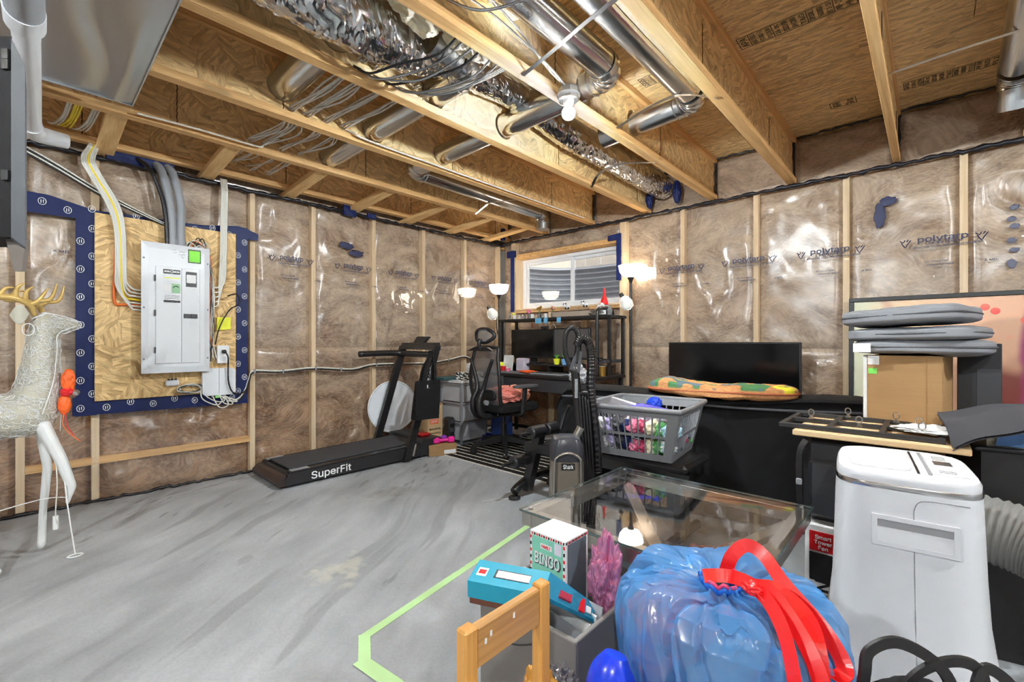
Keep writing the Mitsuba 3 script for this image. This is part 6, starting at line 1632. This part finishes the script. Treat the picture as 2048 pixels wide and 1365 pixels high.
# dark felt draped over
def felt(u, v):
    P00, P10, P01, P11 = np.array([2.06, -0.055, 0.705]), np.array([2.03, -0.30, 0.812]), np.array([2.42, -0.02, 0.765]), np.array([2.60, -0.36, 0.825])
    P = P00 * ((1 - u) * (1 - v))[..., None] + P10 * (u * (1 - v))[..., None] + P01 * ((1 - u) * v)[..., None] + P11 * (u * v)[..., None]
    P[..., 2] += 0.022 * np.sin(np.pi * u) * (1 - v) + 0.012 * np.sin(np.pi * np.clip(v * 1.4, 0, 1)) + 0.006 * np.sin(u * 9 + v * 4) - 0.02 * (1 - v) ** 3
    return P
fm = grid(40, 30, felt)
f2 = fm.copy()
f2.vertices[:, 2] += 0.008
fm.invert()
single('felt_sheet', cat([fm, f2]), M('felt', (54, 55, 60), 0.9, sheen=0.5), 'dark grey felt sheet draped over the right end of the plank', 'cloth', smooth=True)

# ------------------------------------------------------------------ portable air conditioner
ac = thing('air_conditioner', 'white portable air conditioner with a recessed side handle in the right foreground', 'air conditioner')
AU = np.array([0.10, -0.995, 0.0])
AU /= np.linalg.norm(AU)
AV = np.array([-AU[1], AU[0], 0])
AC0 = np.array([1.745, 0.062, 0.0])
def ring(hw, hd, z, p=0.42, n=48, ds=0.0, dt=0.0):
    return [AC0 + AU * (ds + hw * np.sign(math.cos(a)) * abs(math.cos(a)) ** p) + AV * (dt + hd * np.sign(math.sin(a)) * abs(math.sin(a)) ** p) + np.array([0, 0, z]) for a in np.arange(n) * 2 * np.pi / n]
ACW = M('ac_white', (206, 207, 211), 0.32)
prof = [(0.205, 0.275, 0.03, -0.05), (0.207, 0.277, 0.06, -0.05), (0.192, 0.262, 0.14, -0.045), (0.174, 0.240, 0.24, -0.03), (0.163, 0.222, 0.34, -0.018), (0.159, 0.212, 0.45, -0.008), (0.155, 0.203, 0.60, -0.002), (0.153, 0.198, 0.662, 0.0)]
part(ac, 'body', loft([ring(a, b_, z, dt=dt) for a, b_, z, dt in prof]), ACW, smooth=40)
part(ac, 'chrome_band', loft([ring(0.1545, 0.1995, 0.655), ring(0.155, 0.200, 0.664), ring(0.153, 0.198, 0.668)]), CHROME, smooth=40)
part(ac, 'top', loft([ring(0.151, 0.196, 0.664), ring(0.152, 0.197, 0.680), ring(0.147, 0.192, 0.690), ring(0.131, 0.176, 0.6945), ring(0.03, 0.05, 0.6965)]), ACW, smooth=40)
ab = lambda s0, s1, t0, t1, z0, z1, b_=0.0: frame(box(s0, s1, t0, t1, z0, z1, b_), AC0, AU, AV)
part(ac, 'louvre', loft([[AC0 + AU * (-0.052 + 0.068 * np.sign(math.cos(a)) * abs(math.cos(a)) ** 0.3) + AV * (0.0 + 0.140 * np.sign(math.sin(a)) * abs(math.sin(a)) ** 0.3) + np.array([0, 0, z]) for a in np.arange(40) * 2 * np.pi / 40] for z in (0.694, 0.6985)]), ACW, smooth=40)
part(ac, 'louvre_gap', ab(0.024, 0.029, -0.145, 0.145, 0.693, 0.6975), BLACK)
part(ac, 'control_panel', ab(0.055, 0.125, -0.13, 0.13, 0.694, 0.6978, 0.001), M('panel_light', (214, 215, 218), 0.3))
part(ac, 'panel_edge', ab(0.046, 0.053, -0.145, 0.145, 0.694, 0.6975), PVCG)
part(ac, 'display', ab(0.070, 0.108, -0.015, 0.035, 0.697, 0.6985), M('lcd', (60, 62, 66), 0.2))
for i in range(5):
    part(ac, 'print', frame(text(['TIMER', 'MODE', 'SPEED', 'POWER', 'SWING'][i], 0.007, (0, 0, 0), (1, 0, 0), (0, 1, 0)), AC0 + AU * 0.088 + AV * (-0.035 - 0.018 * i if i > 2 else 0.055 + 0.02 * i) + np.array([0, 0, 0.698]), AU, AV), PVCG)
for i in range(4):
    part(ac, 'button', frame(cyl((0, 0, 0), (0, 0, 0.0012), 0.006, sides=14), AC0 + AU * (0.072 + 0.012 * i) + AV * (-0.045 - 0.015 * (i % 2)) + np.array([0, 0, 0.6975]), AU, AV), PAPER)
# side handle: a frame with a sloped recess in the front face (which looks along -AV)
def face_t(z):
    zz = [q[2] for q in prof]
    return float(np.interp(z, zz, [q[3] - q[1] for q in prof]))
def hpnt(s, z, d):
    return AC0 + AU * s + AV * (face_t(z) + d) + np.array([0, 0, z])
fr = []
hs = 0.012
for s0, s1, z0, z1 in ((-0.085, 0.085, 0.578, 0.589), (-0.085, 0.085, 0.512, 0.523), (-0.085, -0.073, 0.523, 0.578), (0.073, 0.085, 0.523, 0.578)):
    fr.append(hull([hpnt(s + hs, z, d) for s in (s0, s1) for z in (z0, z1) for d in (-0.005, 0.004)]))
hk = part(ac, 'handle', cat(fr), ACW)
labels[hk] = {'label': 'recessed grab handle'}
part(hk, 'scoop', hull([hpnt(s + hs, z, d) for s in (-0.073, 0.073) for z, d in ((0.523, -0.004), (0.523, 0.002), (0.562, -0.0005))]), ACW)
part(hk, 'recess', hull([hpnt(s + hs, z, d) for s in (-0.074, 0.074) for z in (0.523, 0.579) for d in (-0.0008, 0.002)]), M('recess_grey', (140, 141, 144), 0.5))
part(ac, 'seam', tube([hpnt(hs, z, -0.0003) for z in (0.06, 0.14, 0.24, 0.34, 0.45, 0.512)], 0.0012, sides=4, n=3), PVCG)
part(ac, 'seam', tube([hpnt(hs, 0.589, -0.0003), hpnt(hs, 0.61, -0.0003), hpnt(hs + 0.008, 0.632, -0.0003), hpnt(hs + 0.03, 0.640, 0.0), hpnt(0.115, 0.640, 0.004)], 0.0012, sides=4, n=4), PVCG)
for sx in (-1, 1):
    for sy in (-1, 1):
        part(ac, 'caster', frame(cyl((-0.012, 0, 0.018), (0.012, 0, 0.018), 0.018, sides=16), AC0 + AU * 0.12 * sx + AV * 0.17 * sy, AU, AV), BLACK)
# exhaust hose
eh = thing('exhaust_hose', 'thick ribbed grey exhaust hose arching behind the air conditioner', 'hose')
def ep_(s, t, z):
    return AC0 + AU * s + AV * t + np.array([0, 0, z])
hpts = smooth_path([ep_(0.06, 0.17, 0.42), ep_(0.09, 0.27, 0.47), (2.0, -0.19, 0.46), (1.93, -0.30, 0.42), (1.80, -0.36, 0.33), (1.68, -0.36, 0.22), (1.60, -0.34, 0.12)], 40)
part(eh, 'tube', tube(hpts, [0.098 * (1 + 0.035 * math.sin(k * 2 * math.pi / 4)) for k in range(len(hpts))], sides=28, n=1), M('hose_grey', (120, 119, 116), 0.5), smooth=True)
part(eh, 'collar', tube([ep_(0.055, 0.155, 0.415), ep_(0.065, 0.20, 0.44)], 0.104, sides=28, n=1), PVCG, smooth=40)

# black tote with a woven basket
tt = thing('black_tub', 'black plastic tub at the right edge behind the air conditioner', 'tub')
B0 = np.array([2.16, -0.125, 0.0])
BBU, BBV = np.array([0.25, -0.97, 0]), np.array([0.97, 0.25, 0])
bbx = lambda s0, s1, t0, t1, z0, z1, b_=0.0: frame(box(s0, s1, t0, t1, z0, z1, b_), B0, BBU, BBV)
for args in ((0, 0.42, 0, 0.008, 0, 0.69), (0, 0.42, 0.312, 0.32, 0, 0.69), (0, 0.008, 0, 0.32, 0, 0.69), (0.412, 0.42, 0, 0.32, 0, 0.69), (0, 0.42, 0, 0.32, 0.0, 0.01)):
    part(tt, 'wall', bbx(*args), BLACK)
part(tt, 'rim', tube([B0 + BBU * s + BBV * t + np.array([0, 0, 0.69]) for s, t in ((0.02, -0.006), (0.40, -0.006), (0.426, 0.02), (0.426, 0.30), (0.40, 0.326), (0.02, 0.326), (-0.006, 0.30), (-0.006, 0.02))], 0.009, sides=8, n=3, closed=True), BLACK, smooth=True)
wk = thing('woven_basket', 'cream woven plastic basket standing in the black tub', 'basket')
CREAM = M('cream', (226, 216, 194), 0.5)
for args in ((0.02, 0.40, 0.02, 0.028, 0.50, 0.775), (0.02, 0.40, 0.29, 0.298, 0.50, 0.775), (0.02, 0.028, 0.02, 0.298, 0.50, 0.735), (0.392, 0.40, 0.02, 0.298, 0.50, 0.775), (0.02, 0.40, 0.02, 0.298, 0.01, 0.51)):
    part(wk, 'wall', bbx(*args), CREAM)
for r in range(6):
    for c in range(16):
        s, z = 0.035 + 0.023 * c, 0.695 + 0.013 * r
        if r < 5:
            part(wk, 'braid', frame(hull([(s, 0.018, z), (s + 0.010, 0.018, z + 0.010), (s + 0.020, 0.018, z), (s + 0.010, 0.013, z + 0.004), (s + 0.010, 0.018, z - 0.004)]), B0, BBU, BBV), CREAM)
part(wk, 'handle_hole', bbx(0.0185, 0.0215, 0.10, 0.20, 0.70, 0.725), BLACK)
single('basket_papers', bbx(0.10, 0.38, 0.06, 0.26, 0.515, 0.782, 0.004), PAPER, 'white papers standing in the cream woven basket', 'papers')
single('blue_cloth', frame(hull([(0.035, 0.004, 0.702), (0.10, 0.004, 0.70), (0.045, 0.004, 0.748), (0.10, 0.006, 0.745), (0.14, 0.012, 0.732), (0.05, 0.016, 0.748), (0.10, 0.016, 0.702)]), B0, BBU, BBV), M('denim', (92, 132, 186), 0.8), 'blue cloth label hanging on the cream woven basket', 'cloth')


# ------------------------------------------------------------------ green painter's tape on the floor
gt_ = thing('floor_tape', 'pale green painters tape line on the concrete floor', 'floor tape')
def strip(p, q, w, z=0.0006, d=0.0008):
    p, q = np.array(p, float), np.array(q, float)
    n = np.array([-(q - p)[1], (q - p)[0]])
    n /= np.linalg.norm(n)
    return moved(prism([tuple(p + n * w / 2), tuple(p - n * w / 2), tuple(q - n * w / 2), tuple(q + n * w / 2)][::-1], d), (0, 0, z))
part(gt_, 'strip', strip((1.95, 1.668), (1.30, 1.553), 0.034), GREENT)
part(gt_, 'strip', strip((1.32, 1.556), (0.80, 1.462), 0.036, 0.0015), GREENT)
part(gt_, 'strip', strip((0.820, 1.475), (0.752, 1.352), 0.040, 0.0024), GREENT)
part(gt_, 'strip', strip((0.742, 1.366), (0.772, 1.10), 0.050, 0.0033), GREENT)
single('floor_scrap', strip((2.02, 2.14), (2.22, 2.03), 0.012, 0.0005, 0.002), M('dust', (196, 196, 194), 0.8), 'thin pale strip lying on the concrete by the bench foot', 'scrap')

# ------------------------------------------------------------------ storage bin with boxes and folders
BINC = M('bin_taupe', (116, 111, 108), 0.6)
bn = thing('storage_bin', 'open grey-taupe fabric storage bin behind the small wooden chair', 'storage bin')
bx0, bx1, by0, by1, bz = 0.872, 1.20, 0.605, 0.93, 0.34
for a in ((bx0, bx0 + 0.008, by0, by1), (bx1 - 0.008, bx1, by0, by1), (bx0 + 0.008, bx1 - 0.008, by0, by0 + 0.008), (bx0 + 0.008, bx1 - 0.008, by1 - 0.008, by1)):
    part(bn, 'wall', box(*a, 0.0, bz, 0.002), BINC)
part(bn, 'bottom', box(bx0, bx1, by0, by1, 0.0, 0.008), BINC)
for a in ((bx0 - 0.002, bx0 + 0.010, by0, by1), (bx0, bx1, by0 - 0.002, by0 + 0.010)):
    part(bn, 'hem', box(*a, bz - 0.004, bz + 0.004, 0.002), M('bin_hem', (136, 132, 128), 0.6))
part(bn, 'crease', tube([(bx0 - 0.001, 0.70, 0.30), (bx0 - 0.001, 0.80, 0.25), (bx0 - 0.001, 0.90, 0.245)], 0.002, sides=5), DGREY)
fl = [('grey', PVCG), ('white', PAPER), ('white', PAPER), ('grey', M('folder_grey', (170, 172, 176), 0.6))]
for i, (nm, mt) in enumerate(fl):
    x = 0.885 + 0.030 * i
    single('folder', hull([(x + a, y, z) for a in (0, 0.006) for y, z in ((0.62, 0.16), (0.92, 0.16))] + [(x + 0.045 + a, y, z) for a in (0, 0.006) for y, z in ((0.625, 0.325 + 0.008 * i), (0.90, 0.365))]), mt,
           ['grey folder nearest the chair in the storage bin', 'first white folder in the storage bin', 'second white folder in the storage bin', 'light grey folder under the turquoise box in the storage bin'][i], 'folder', group='folders in the storage bin')

# bingo box: corner towards the camera, faces -x and -y
def t_check(p, n, uv):
    return mix(L((240, 238, 230)), L((206, 60, 46)), smoothstep(0.4, 0.6, cell_rand(dr.floor((p.y + p.x) * 95), dr.floor(p.z * 95))))
bg = thing('game_box', 'mint green bingo game box with a checked border standing in the storage bin', 'game box')
qx, qy = 0.995, 0.725
part(bg, 'box', box(qx, qx + 0.11, qy, qy + 0.125, 0.215, 0.50, 0.001), PAPER)
part(bg, 'front', box(qx - 0.001, qx, qy + 0.008, qy + 0.117, 0.22, 0.488), MINT)
part(bg, 'side', box(qx + 0.01, qx + 0.10, qy - 0.001, qy, 0.22, 0.488), M('slate', (86, 100, 106), 0.4))
for i in range(14):
    for side_ in range(2):
        m = RED if (i + side_) % 2 else BLACK
        part(bg, 'border_dot', box(qx - 0.0015, qx, qy + 0.003 + 0.0085 * i, qy + 0.007 + 0.0085 * i, 0.490, 0.496) if side_ == 0 else box(qx - 0.0015, qx, qy + 0.001, qy + 0.006, 0.478 - 0.019 * i, 0.486 - 0.019 * i), m)
        part(bg, 'border_dot', box(qx + 0.003 + 0.0075 * i, qx + 0.007 + 0.0075 * i, qy - 0.0015, qy, 0.490, 0.496) if side_ == 0 else box(qx - 0.0015, qx, qy + 0.119, qy + 0.124, 0.478 - 0.019 * i, 0.486 - 0.019 * i), m)
part(bg, 'title_patch', box(qx - 0.002, qx, qy + 0.045, qy + 0.085, 0.459, 0.473), PAPER)
part(bg, 'print', text('FAMILY', 0.008, (qx - 0.0022, qy + 0.065, 0.466), (0, -1, 0), (0, 0, 1), width=0.032), RED)
part(bg, 'print', text('BINGO', 0.030, (qx - 0.0022, qy + 0.062, 0.430), (0, -1, 0), (0, 0, 1), width=0.088), PAPER)
part(bg, 'print', text('BINGO', 0.030, (qx - 0.0012, qy + 0.060, 0.427), (0, -1, 0), (0, 0, 1), width=0.092), DGREY)
part(bg, 'price_tag', box(qx - 0.002, qx, qy + 0.012, qy + 0.036, 0.455, 0.486), M('tag_lilac', (214, 210, 220), 0.5))

# turquoise carry box lying across the bin
tq = thing('carry_box', 'turquoise cardboard carry box with a handle slot resting across the storage bin', 'toy box')
O, TU_, TV_ = np.array([0.826, 0.882, 0.462]), np.array([0.085, -0.172, -0.006]), np.array([-0.070, -0.052, -0.012])
TU, TV = TU_ / np.linalg.norm(TU_), TV_ / np.linalg.norm(TV_)
TV = TV - TU * (TU @ TV)
TV /= np.linalg.norm(TV)
TN = np.cross(TV, TU)
if TN[2] < 0:
    TN = -TN
tp_ = lambda a, b, c: O + TU * a + TV * b + TN * c
tb_ = lambda a0, a1, b0, b1, c0, c1: hull([tp_(a, b, c) for a in (a0, a1) for b in (b0, b1) for c in (c0, c1)])
part(tq, 'top', tb_(0, 0.192, 0, 0.088, -0.045, 0), TEAL)
part(tq, 'flap', hull([tp_(a, b, c) for a, b, c in ((0.192, 0.0, 0.0), (0.192, 0.088, 0.0), (0.192, 0.088, -0.012), (0.192, 0.0, -0.012))] + [np.array(q) for q in ((1.045, 0.662, 0.335), (0.985, 0.628, 0.335), (1.045, 0.662, 0.325), (0.985, 0.628, 0.325))]), M('teal_deep', (24, 118, 150), 0.5))
part(tq, 'slot', tb_(0.058, 0.150, 0.028, 0.060, 0.0, 0.0006), BLACK)
part(tq, 'slot_paper', tb_(0.064, 0.150, 0.034, 0.058, 0.0004, 0.003), PAPER)
part(tq, 'sticker', tb_(0.012, 0.038, 0.030, 0.062, 0.0, 0.0006), PAPER)
part(tq, 'sticker_print', tb_(0.016, 0.034, 0.038, 0.054, 0.0004, 0.001), RED)
part(tq, 'under_edge', tb_(0.004, 0.19, 0.082, 0.086, -0.062, -0.045), M('brown_strip', (96, 56, 40), 0.6))
E0, E1 = np.array([0.985, 0.628, 0.335]), tp_(0.192, 0.088, 0)
FU = (E0 - E1) / np.linalg.norm(E0 - E1)
FVv = np.array([0.055, 0.034, 0]) / np.linalg.norm((0.055, 0.034, 0))
FN_ = np.cross(FU, FVv)
FN_ = FN_ * (1 if FN_[2] > 0 else -1)
fpt = lambda a, b, c: E1 + FU * a + FVv * b + FN_ * c
fb = lambda a0, a1, b0, b1, c0, c1: hull([fpt(a, b, c) for a in (a0, a1) for b in (b0, b1) for c in (c0, c1)])
part(tq, 'picture', fb(0.05, 0.095, 0.015, 0.050, 0.0, 0.009), M('picture_red', (150, 40, 60), 0.5))
part(tq, 'red_band', fb(0.128, 0.150, 0.004, 0.062, 0.0, 0.006), RED)
part(tq, 'white_patch', fb(0.156, 0.176, 0.012, 0.04, 0.0, 0.005), PAPER)
pk = thing('foil_bag', 'pink and silver cellophane bag standing beside the bingo box', 'gift bag')
cel = blob((1.085, 0.655, 0.375), (0.042, 0.042, 0.13), 0.55, 2.6, 21, 5)
part(pk, 'wrap', cel, M('pink_foil', (216, 140, 176), 0.16, metal=0.55), smooth=False)
part(pk, 'fin', hull([(1.075, 0.64, 0.52), (1.078, 0.643, 0.42), (1.09, 0.63, 0.43), (1.082, 0.636, 0.515), (1.070, 0.645, 0.40)]), M('fin_pink', (196, 96, 140), 0.3, metal=0.4))
single('dark_foil_bag', blob((1.06, 0.66, 0.265), (0.055, 0.04, 0.05), 0.6, 3, 17, 4), M('dark_foil', (92, 62, 76), 0.2, metal=0.6), 'dark crinkled foil packet at the bottom corner of the storage bin', 'packet')

# ------------------------------------------------------------------ small wooden chair
wc_ = thing('wooden_chair', 'small varnished wooden chair in the foreground seen from behind', 'chair')
PINE = M('pine_v', mikit.proc(t_wood(2, (176, 118, 48), (222, 164, 84))), 0.35, spec=0.6)
PINEX = M('pine_h', mikit.proc(t_wood(0, (160, 112, 52), (204, 154, 88))), 0.35, spec=0.6)
cx0, cx1, cyb = 0.515, 0.715, 0.582
for x in (cx0, cx1):
    part(wc_, 'back_post', box(x - 0.015, x + 0.015, cyb - 0.013, cyb + 0.013, 0.0, 0.555, 0.003), PINE)
    part(wc_, 'front_leg', box(x - 0.014, x + 0.014, cyb + 0.255 - 0.013 - 0.51, cyb + 0.255 + 0.013 - 0.51, 0.0, 0.25, 0.003), PINE)
    part(wc_, 'side_rail', box(x - 0.009, x + 0.009, cyb - 0.245, cyb - 0.012, 0.215, 0.25, 0.002), PINE)
part(wc_, 'back_rail', box(cx0 + 0.0145, cx1 - 0.0145, cyb - 0.010, cyb + 0.010, 0.478, 0.550, 0.003), PINEX)
part(wc_, 'seat', box(cx0 - 0.02, cx1 + 0.02, cyb - 0.27, cyb - 0.015, 0.25, 0.262, 0.003), PINEX)
part(wc_, 'cross_rail', box(cx0 + 0.0145, cx1 - 0.0145, cyb - 0.008, cyb + 0.008, 0.215, 0.25, 0.002), PINEX)
for s, z in ((0.045, 0.528), (0.105, 0.533), (0.032, 0.52)):
    part(wc_, 'scuff', box(cx0 + s, cx0 + s + 0.005, cyb - 0.0108, cyb - 0.0098, z - 0.006, z + 0.004), PAPER)
single('gold_bundle', blob((0.735, 0.605, 0.30), (0.045, 0.035, 0.055), 0.5, 2.4, 31, 4), M('amber', (176, 122, 44), 0.35), 'amber fabric bundle hanging at the right post of the wooden chair', 'bundle', smooth=True)
single('clear_bag', blob((0.80, 0.60, 0.27), (0.05, 0.04, 0.05), 0.6, 2.8, 33, 4), M('clear_grey', (92, 90, 92), 0.15, spec=0.8), 'dark crinkled clear bag beside the right chair post', 'bag')

# ------------------------------------------------------------------ blue drawstring bag
bb_ = thing('drawstring_bag', 'translucent blue garbage bag with red drawstrings, packed full in the foreground', 'garbage bag')
BGC = np.array([1.03, 0.325, 0.0])
def bag_fn(u, v):
    a = 2 * np.pi * u
    prof_v = np.array([0.0, 0.06, 0.12, 0.2, 0.34, 0.46, 0.54, 0.62, 0.72, 0.86, 1.0])
    prof_r = np.array([0.040, 0.034, 0.045, 0.090, 0.150, 0.198, 0.222, 0.230, 0.224, 0.206, 0.17])
    prof_z = np.array([0.545, 0.530, 0.520, 0.530, 0.537, 0.525, 0.495, 0.44, 0.32, 0.15, 0.01])
    r, z = np.interp(v, prof_v, prof_r), np.interp(v, prof_v, prof_z)
    ca, sa = np.cos(a), np.sin(a)
    pleat = np.sin(a * 17 + 3 * np.sin(a * 3)) * np.exp(-((v - 0.10) / 0.13) ** 2)
    fold = np.abs(meshkit.noise(np.stack([ca * 3.2 + 5, sa * 3.2, v * 2.4 + 1.2 * ca], -1), 3) - 0.5)
    fold2 = np.abs(meshkit.noise(np.stack([ca * 6.5 + 15, sa * 6.5, v * 5 + 2.2 * sa], -1), 5) - 0.5)
    w = np.clip((v - 0.10) * 5, 0, 1) * np.clip((1.02 - v) * 6, 0, 1)
    lump = meshkit.fbm(np.stack([ca * 1.8, sa * 1.8, v * 2.5], -1), 2, 8) - 0.5
    r = r + 0.007 * pleat + w * (0.055 * lump - 0.030 * np.exp(-(fold / 0.045) ** 2) - 0.014 * np.exp(-(fold2 / 0.05) ** 2))
    z = z + 0.010 * pleat * (v < 0.3) + w * (0.05 * lump * (v < 0.55) - 0.018 * np.exp(-(fold / 0.05) ** 2) * (v < 0.5))
    off = -0.03 * np.clip(1 - v / 0.45, 0, 1)
    return np.stack([BGC[0] + r * ca + off, BGC[1] + r * sa + 0.0 * off, z], -1)
bgm = grid(260, 150, bag_fn)
scene['mat_bag_blue'] = {'type': 'blendbsdf', 'weight': 0.50, 'a_clear': {'type': 'null'},
                         'b_film': {'type': 'twosided', 'bsdf': {'type': 'principled', 'base_color': {'type': 'rgb', 'value': lin((78, 150, 214))}, 'roughness': 0.12, 'specular': 1.0, 'clearcoat': 1.0, 'clearcoat_gloss': 0.95}}}
part(bb_, 'film', bgm, 'mat_bag_blue', smooth=50)
neck = [bag_fn(np.array(u), np.array(0.05)) for u in np.arange(40) / 40]
part(bb_, 'neck_ruffle', tube(neck, 0.006, sides=6, n=2, closed=True), M('bag_blue_deep', (34, 104, 200), 0.25, spec=0.8), smooth=True)
ribbons = [[(0.985, 0.36, 0.545), (1.005, 0.315, 0.552), (0.975, 0.262, 0.565), (0.945, 0.225, 0.560), (0.912, 0.20, 0.535), (0.880, 0.185, 0.49), (0.858, 0.175, 0.44), (0.850, 0.17, 0.38)],
           [(0.965, 0.262, 0.565), (0.958, 0.225, 0.572), (0.942, 0.19, 0.54), (0.925, 0.165, 0.50), (0.905, 0.145, 0.455), (0.895, 0.14, 0.40)],
           [(1.035, 0.325, 0.545), (1.045, 0.315, 0.580), (1.065, 0.292, 0.602), (1.062, 0.258, 0.592), (1.032, 0.214, 0.560), (1.010, 0.160, 0.508), (0.985, 0.126, 0.468), (0.962, 0.140, 0.462), (0.945, 0.180, 0.500), (0.955, 0.228, 0.552), (0.965, 0.255, 0.566)],
           [(0.965, 0.25, 0.567), (0.985, 0.215, 0.566), (0.990, 0.180, 0.535), (0.965, 0.165, 0.50), (0.94, 0.155, 0.44), (0.93, 0.15, 0.38)]]
RIB = M('ribbon_red', (226, 26, 30), 0.25, spec=0.7)
for i, r in enumerate(ribbons):
    r = [tuple(np.array(q) + np.array([-0.030, -0.022, 0.012]) * min(1, max(0, (0.565 - q[2]) / 0.05))) for q in r] if i != 2 else [tuple(np.array(q) + np.array([-0.022, -0.018, 0.012]) * (1 if 5 <= k <= 8 else 0)) for k, q in enumerate(r)]
    part(bb_, 'drawstring', tube(r, 0.01, n=7, flat=(0.027, 0.0015, (-0.7, -0.35, 0.6))), RIB)
part(bb_, 'knot', blob((0.962, 0.252, 0.566), (0.018, 0.018, 0.012), 0.4, 3, 3, 3), RIB, smooth=True)
part(bb_, 'neck_string', tube([bag_fn(np.array(u), np.array(0.02)) + np.array([0, 0, 0.004]) for u in np.linspace(0.45, 1.05, 16)], 0.004, sides=6, n=2), M('string_pink', (222, 70, 110), 0.4), smooth=True)
for i, (p_, r_, mt, lab) in enumerate((((1.0, 0.43, 0.40), (0.13, 0.09, 0.10), M('rust_toy', (150, 78, 56), 0.7), 'rusty brown plush inside the blue garbage bag'), ((0.97, 0.24, 0.33), (0.15, 0.12, 0.13), M('grey_stuff', (96, 96, 104), 0.7), 'grey clothes inside the blue garbage bag'),
                                   ((1.13, 0.27, 0.38), (0.11, 0.12, 0.13), M('plum_stuff', (96, 80, 90), 0.7), 'plum clothes inside the blue garbage bag'), ((1.02, 0.33, 0.12), (0.16, 0.16, 0.11), DGREY, 'dark bundle at the bottom of the blue garbage bag'), ((1.10, 0.42, 0.40), (0.07, 0.06, 0.09), PAPER, 'white bundle inside the blue garbage bag'))):
    single('packed_item', blob(p_, r_, 0.4, 2.2, 50 + i, 4), mt, lab, 'bundle', smooth=True)
single('blue_watering_can', cat([tube([(0.80, 0.46, 0.20), (0.775, 0.455, 0.32), (0.765, 0.448, 0.40), (0.775, 0.445, 0.44)], [0.06, 0.052, 0.045, 0.022], sides=18, n=6), tube([(0.765, 0.42, 0.40), (0.75, 0.42, 0.36), (0.755, 0.40, 0.30)], 0.014, sides=10)]), M('royal_blue', (20, 56, 206), 0.22, spec=0.7),
       'glossy royal blue plastic jug between the storage bin and the blue bag', 'jug', smooth=40)

# ------------------------------------------------------------------ black bag with straps in the bottom right corner
sbg = thing('black_handbag', 'black bag with looped straps at the bottom right corner in front of the air conditioner', 'bag')
part(sbg, 'body', blob((1.04, -0.03, 0.28), (0.10, 0.14, 0.17), 0.25, 2.0, 61, 4), CLOTHB, smooth=True)
STR = M('strap_black', (26, 26, 28), 0.5)
for pts in ([(0.975, 0.09, 0.40), (0.950, 0.080, 0.49), (0.953, 0.074, 0.530), (0.983, 0.043, 0.545), (1.017, 0.006, 0.524), (1.04, -0.02, 0.49), (1.05, -0.035, 0.44)], [(0.99, 0.05, 0.42), (1.0, 0.022, 0.485), (1.03, -0.008, 0.508), (1.06, -0.04, 0.512), (1.083, -0.062, 0.492), (1.09, -0.07, 0.44)], [(1.06, -0.05, 0.43), (1.082, -0.063, 0.497), (1.107, -0.092, 0.483), (1.13, -0.12, 0.43)]):
    part(sbg, 'strap', tube(pts, 0.008, n=7, flat=(0.018, 0.006, (0.7, 0.7, 0.2))), STR)
# dark things on the floor under the glass table
single('black_blanket', blob((1.72, 0.74, 0.05), (0.40, 0.42, 0.075), 0.35, 2.5, 71, 5), M('blanket', (30, 29, 32), 0.9), 'black blanket heaped on the floor under the glass table', 'blanket', smooth=True)


# ------------------------------------------------------------------ bare ceiling bulbs
def ceiling_bulb(x, y, label, power=BULB_BACK):
    b = thing('ceiling_bulb', label, 'light fixture', 'bare bulbs under the joists')
    part(b, 'junction_box', lathe([(0, 0.115), (0.05, 0.115), (0.052, 0.108), (0.052, 0.055), (0.0, 0.055)], (x, y, 2.18), 8), GALV2)
    part(b, 'lampholder', lathe([(0, 0.056), (0.056, 0.056), (0.058, 0.05), (0.050, 0.042), (0.030, 0.036), (0.024, 0.012), (0.0, 0.012)], (x, y, 2.205), 24), WHITE, smooth=40)
    part(b, 'neck', lathe([(0, 0.042), (0.015, 0.042), (0.017, 0.02), (0.024, 0.008), (0, 0.008)], (x, y, 2.183), 20), WHITE, smooth=40)
    m = trimesh.creation.icosphere(subdivisions=3, radius=0.034)
    m.apply_translation((x, y, 2.172))
    k = part(b, 'bulb', m, WHITE, smooth=True)
    scene[k]['emitter'] = {'type': 'area', 'radiance': {'type': 'rgb', 'value': list(power)}}
    return b


ceiling_bulb(1.825, 1.31, 'lit bare bulb in a white lampholder under the joist, centre of ceiling', BULB)
ceiling_bulb(-0.9, -0.55, 'lit bare bulb behind the camera near the furnace')
ceiling_bulb(1.6, -1.4, 'lit bare bulb behind the camera, right end')
ceiling_bulb(-1.3, 1.3, 'lit bare bulb left of the camera beyond the cabinet')
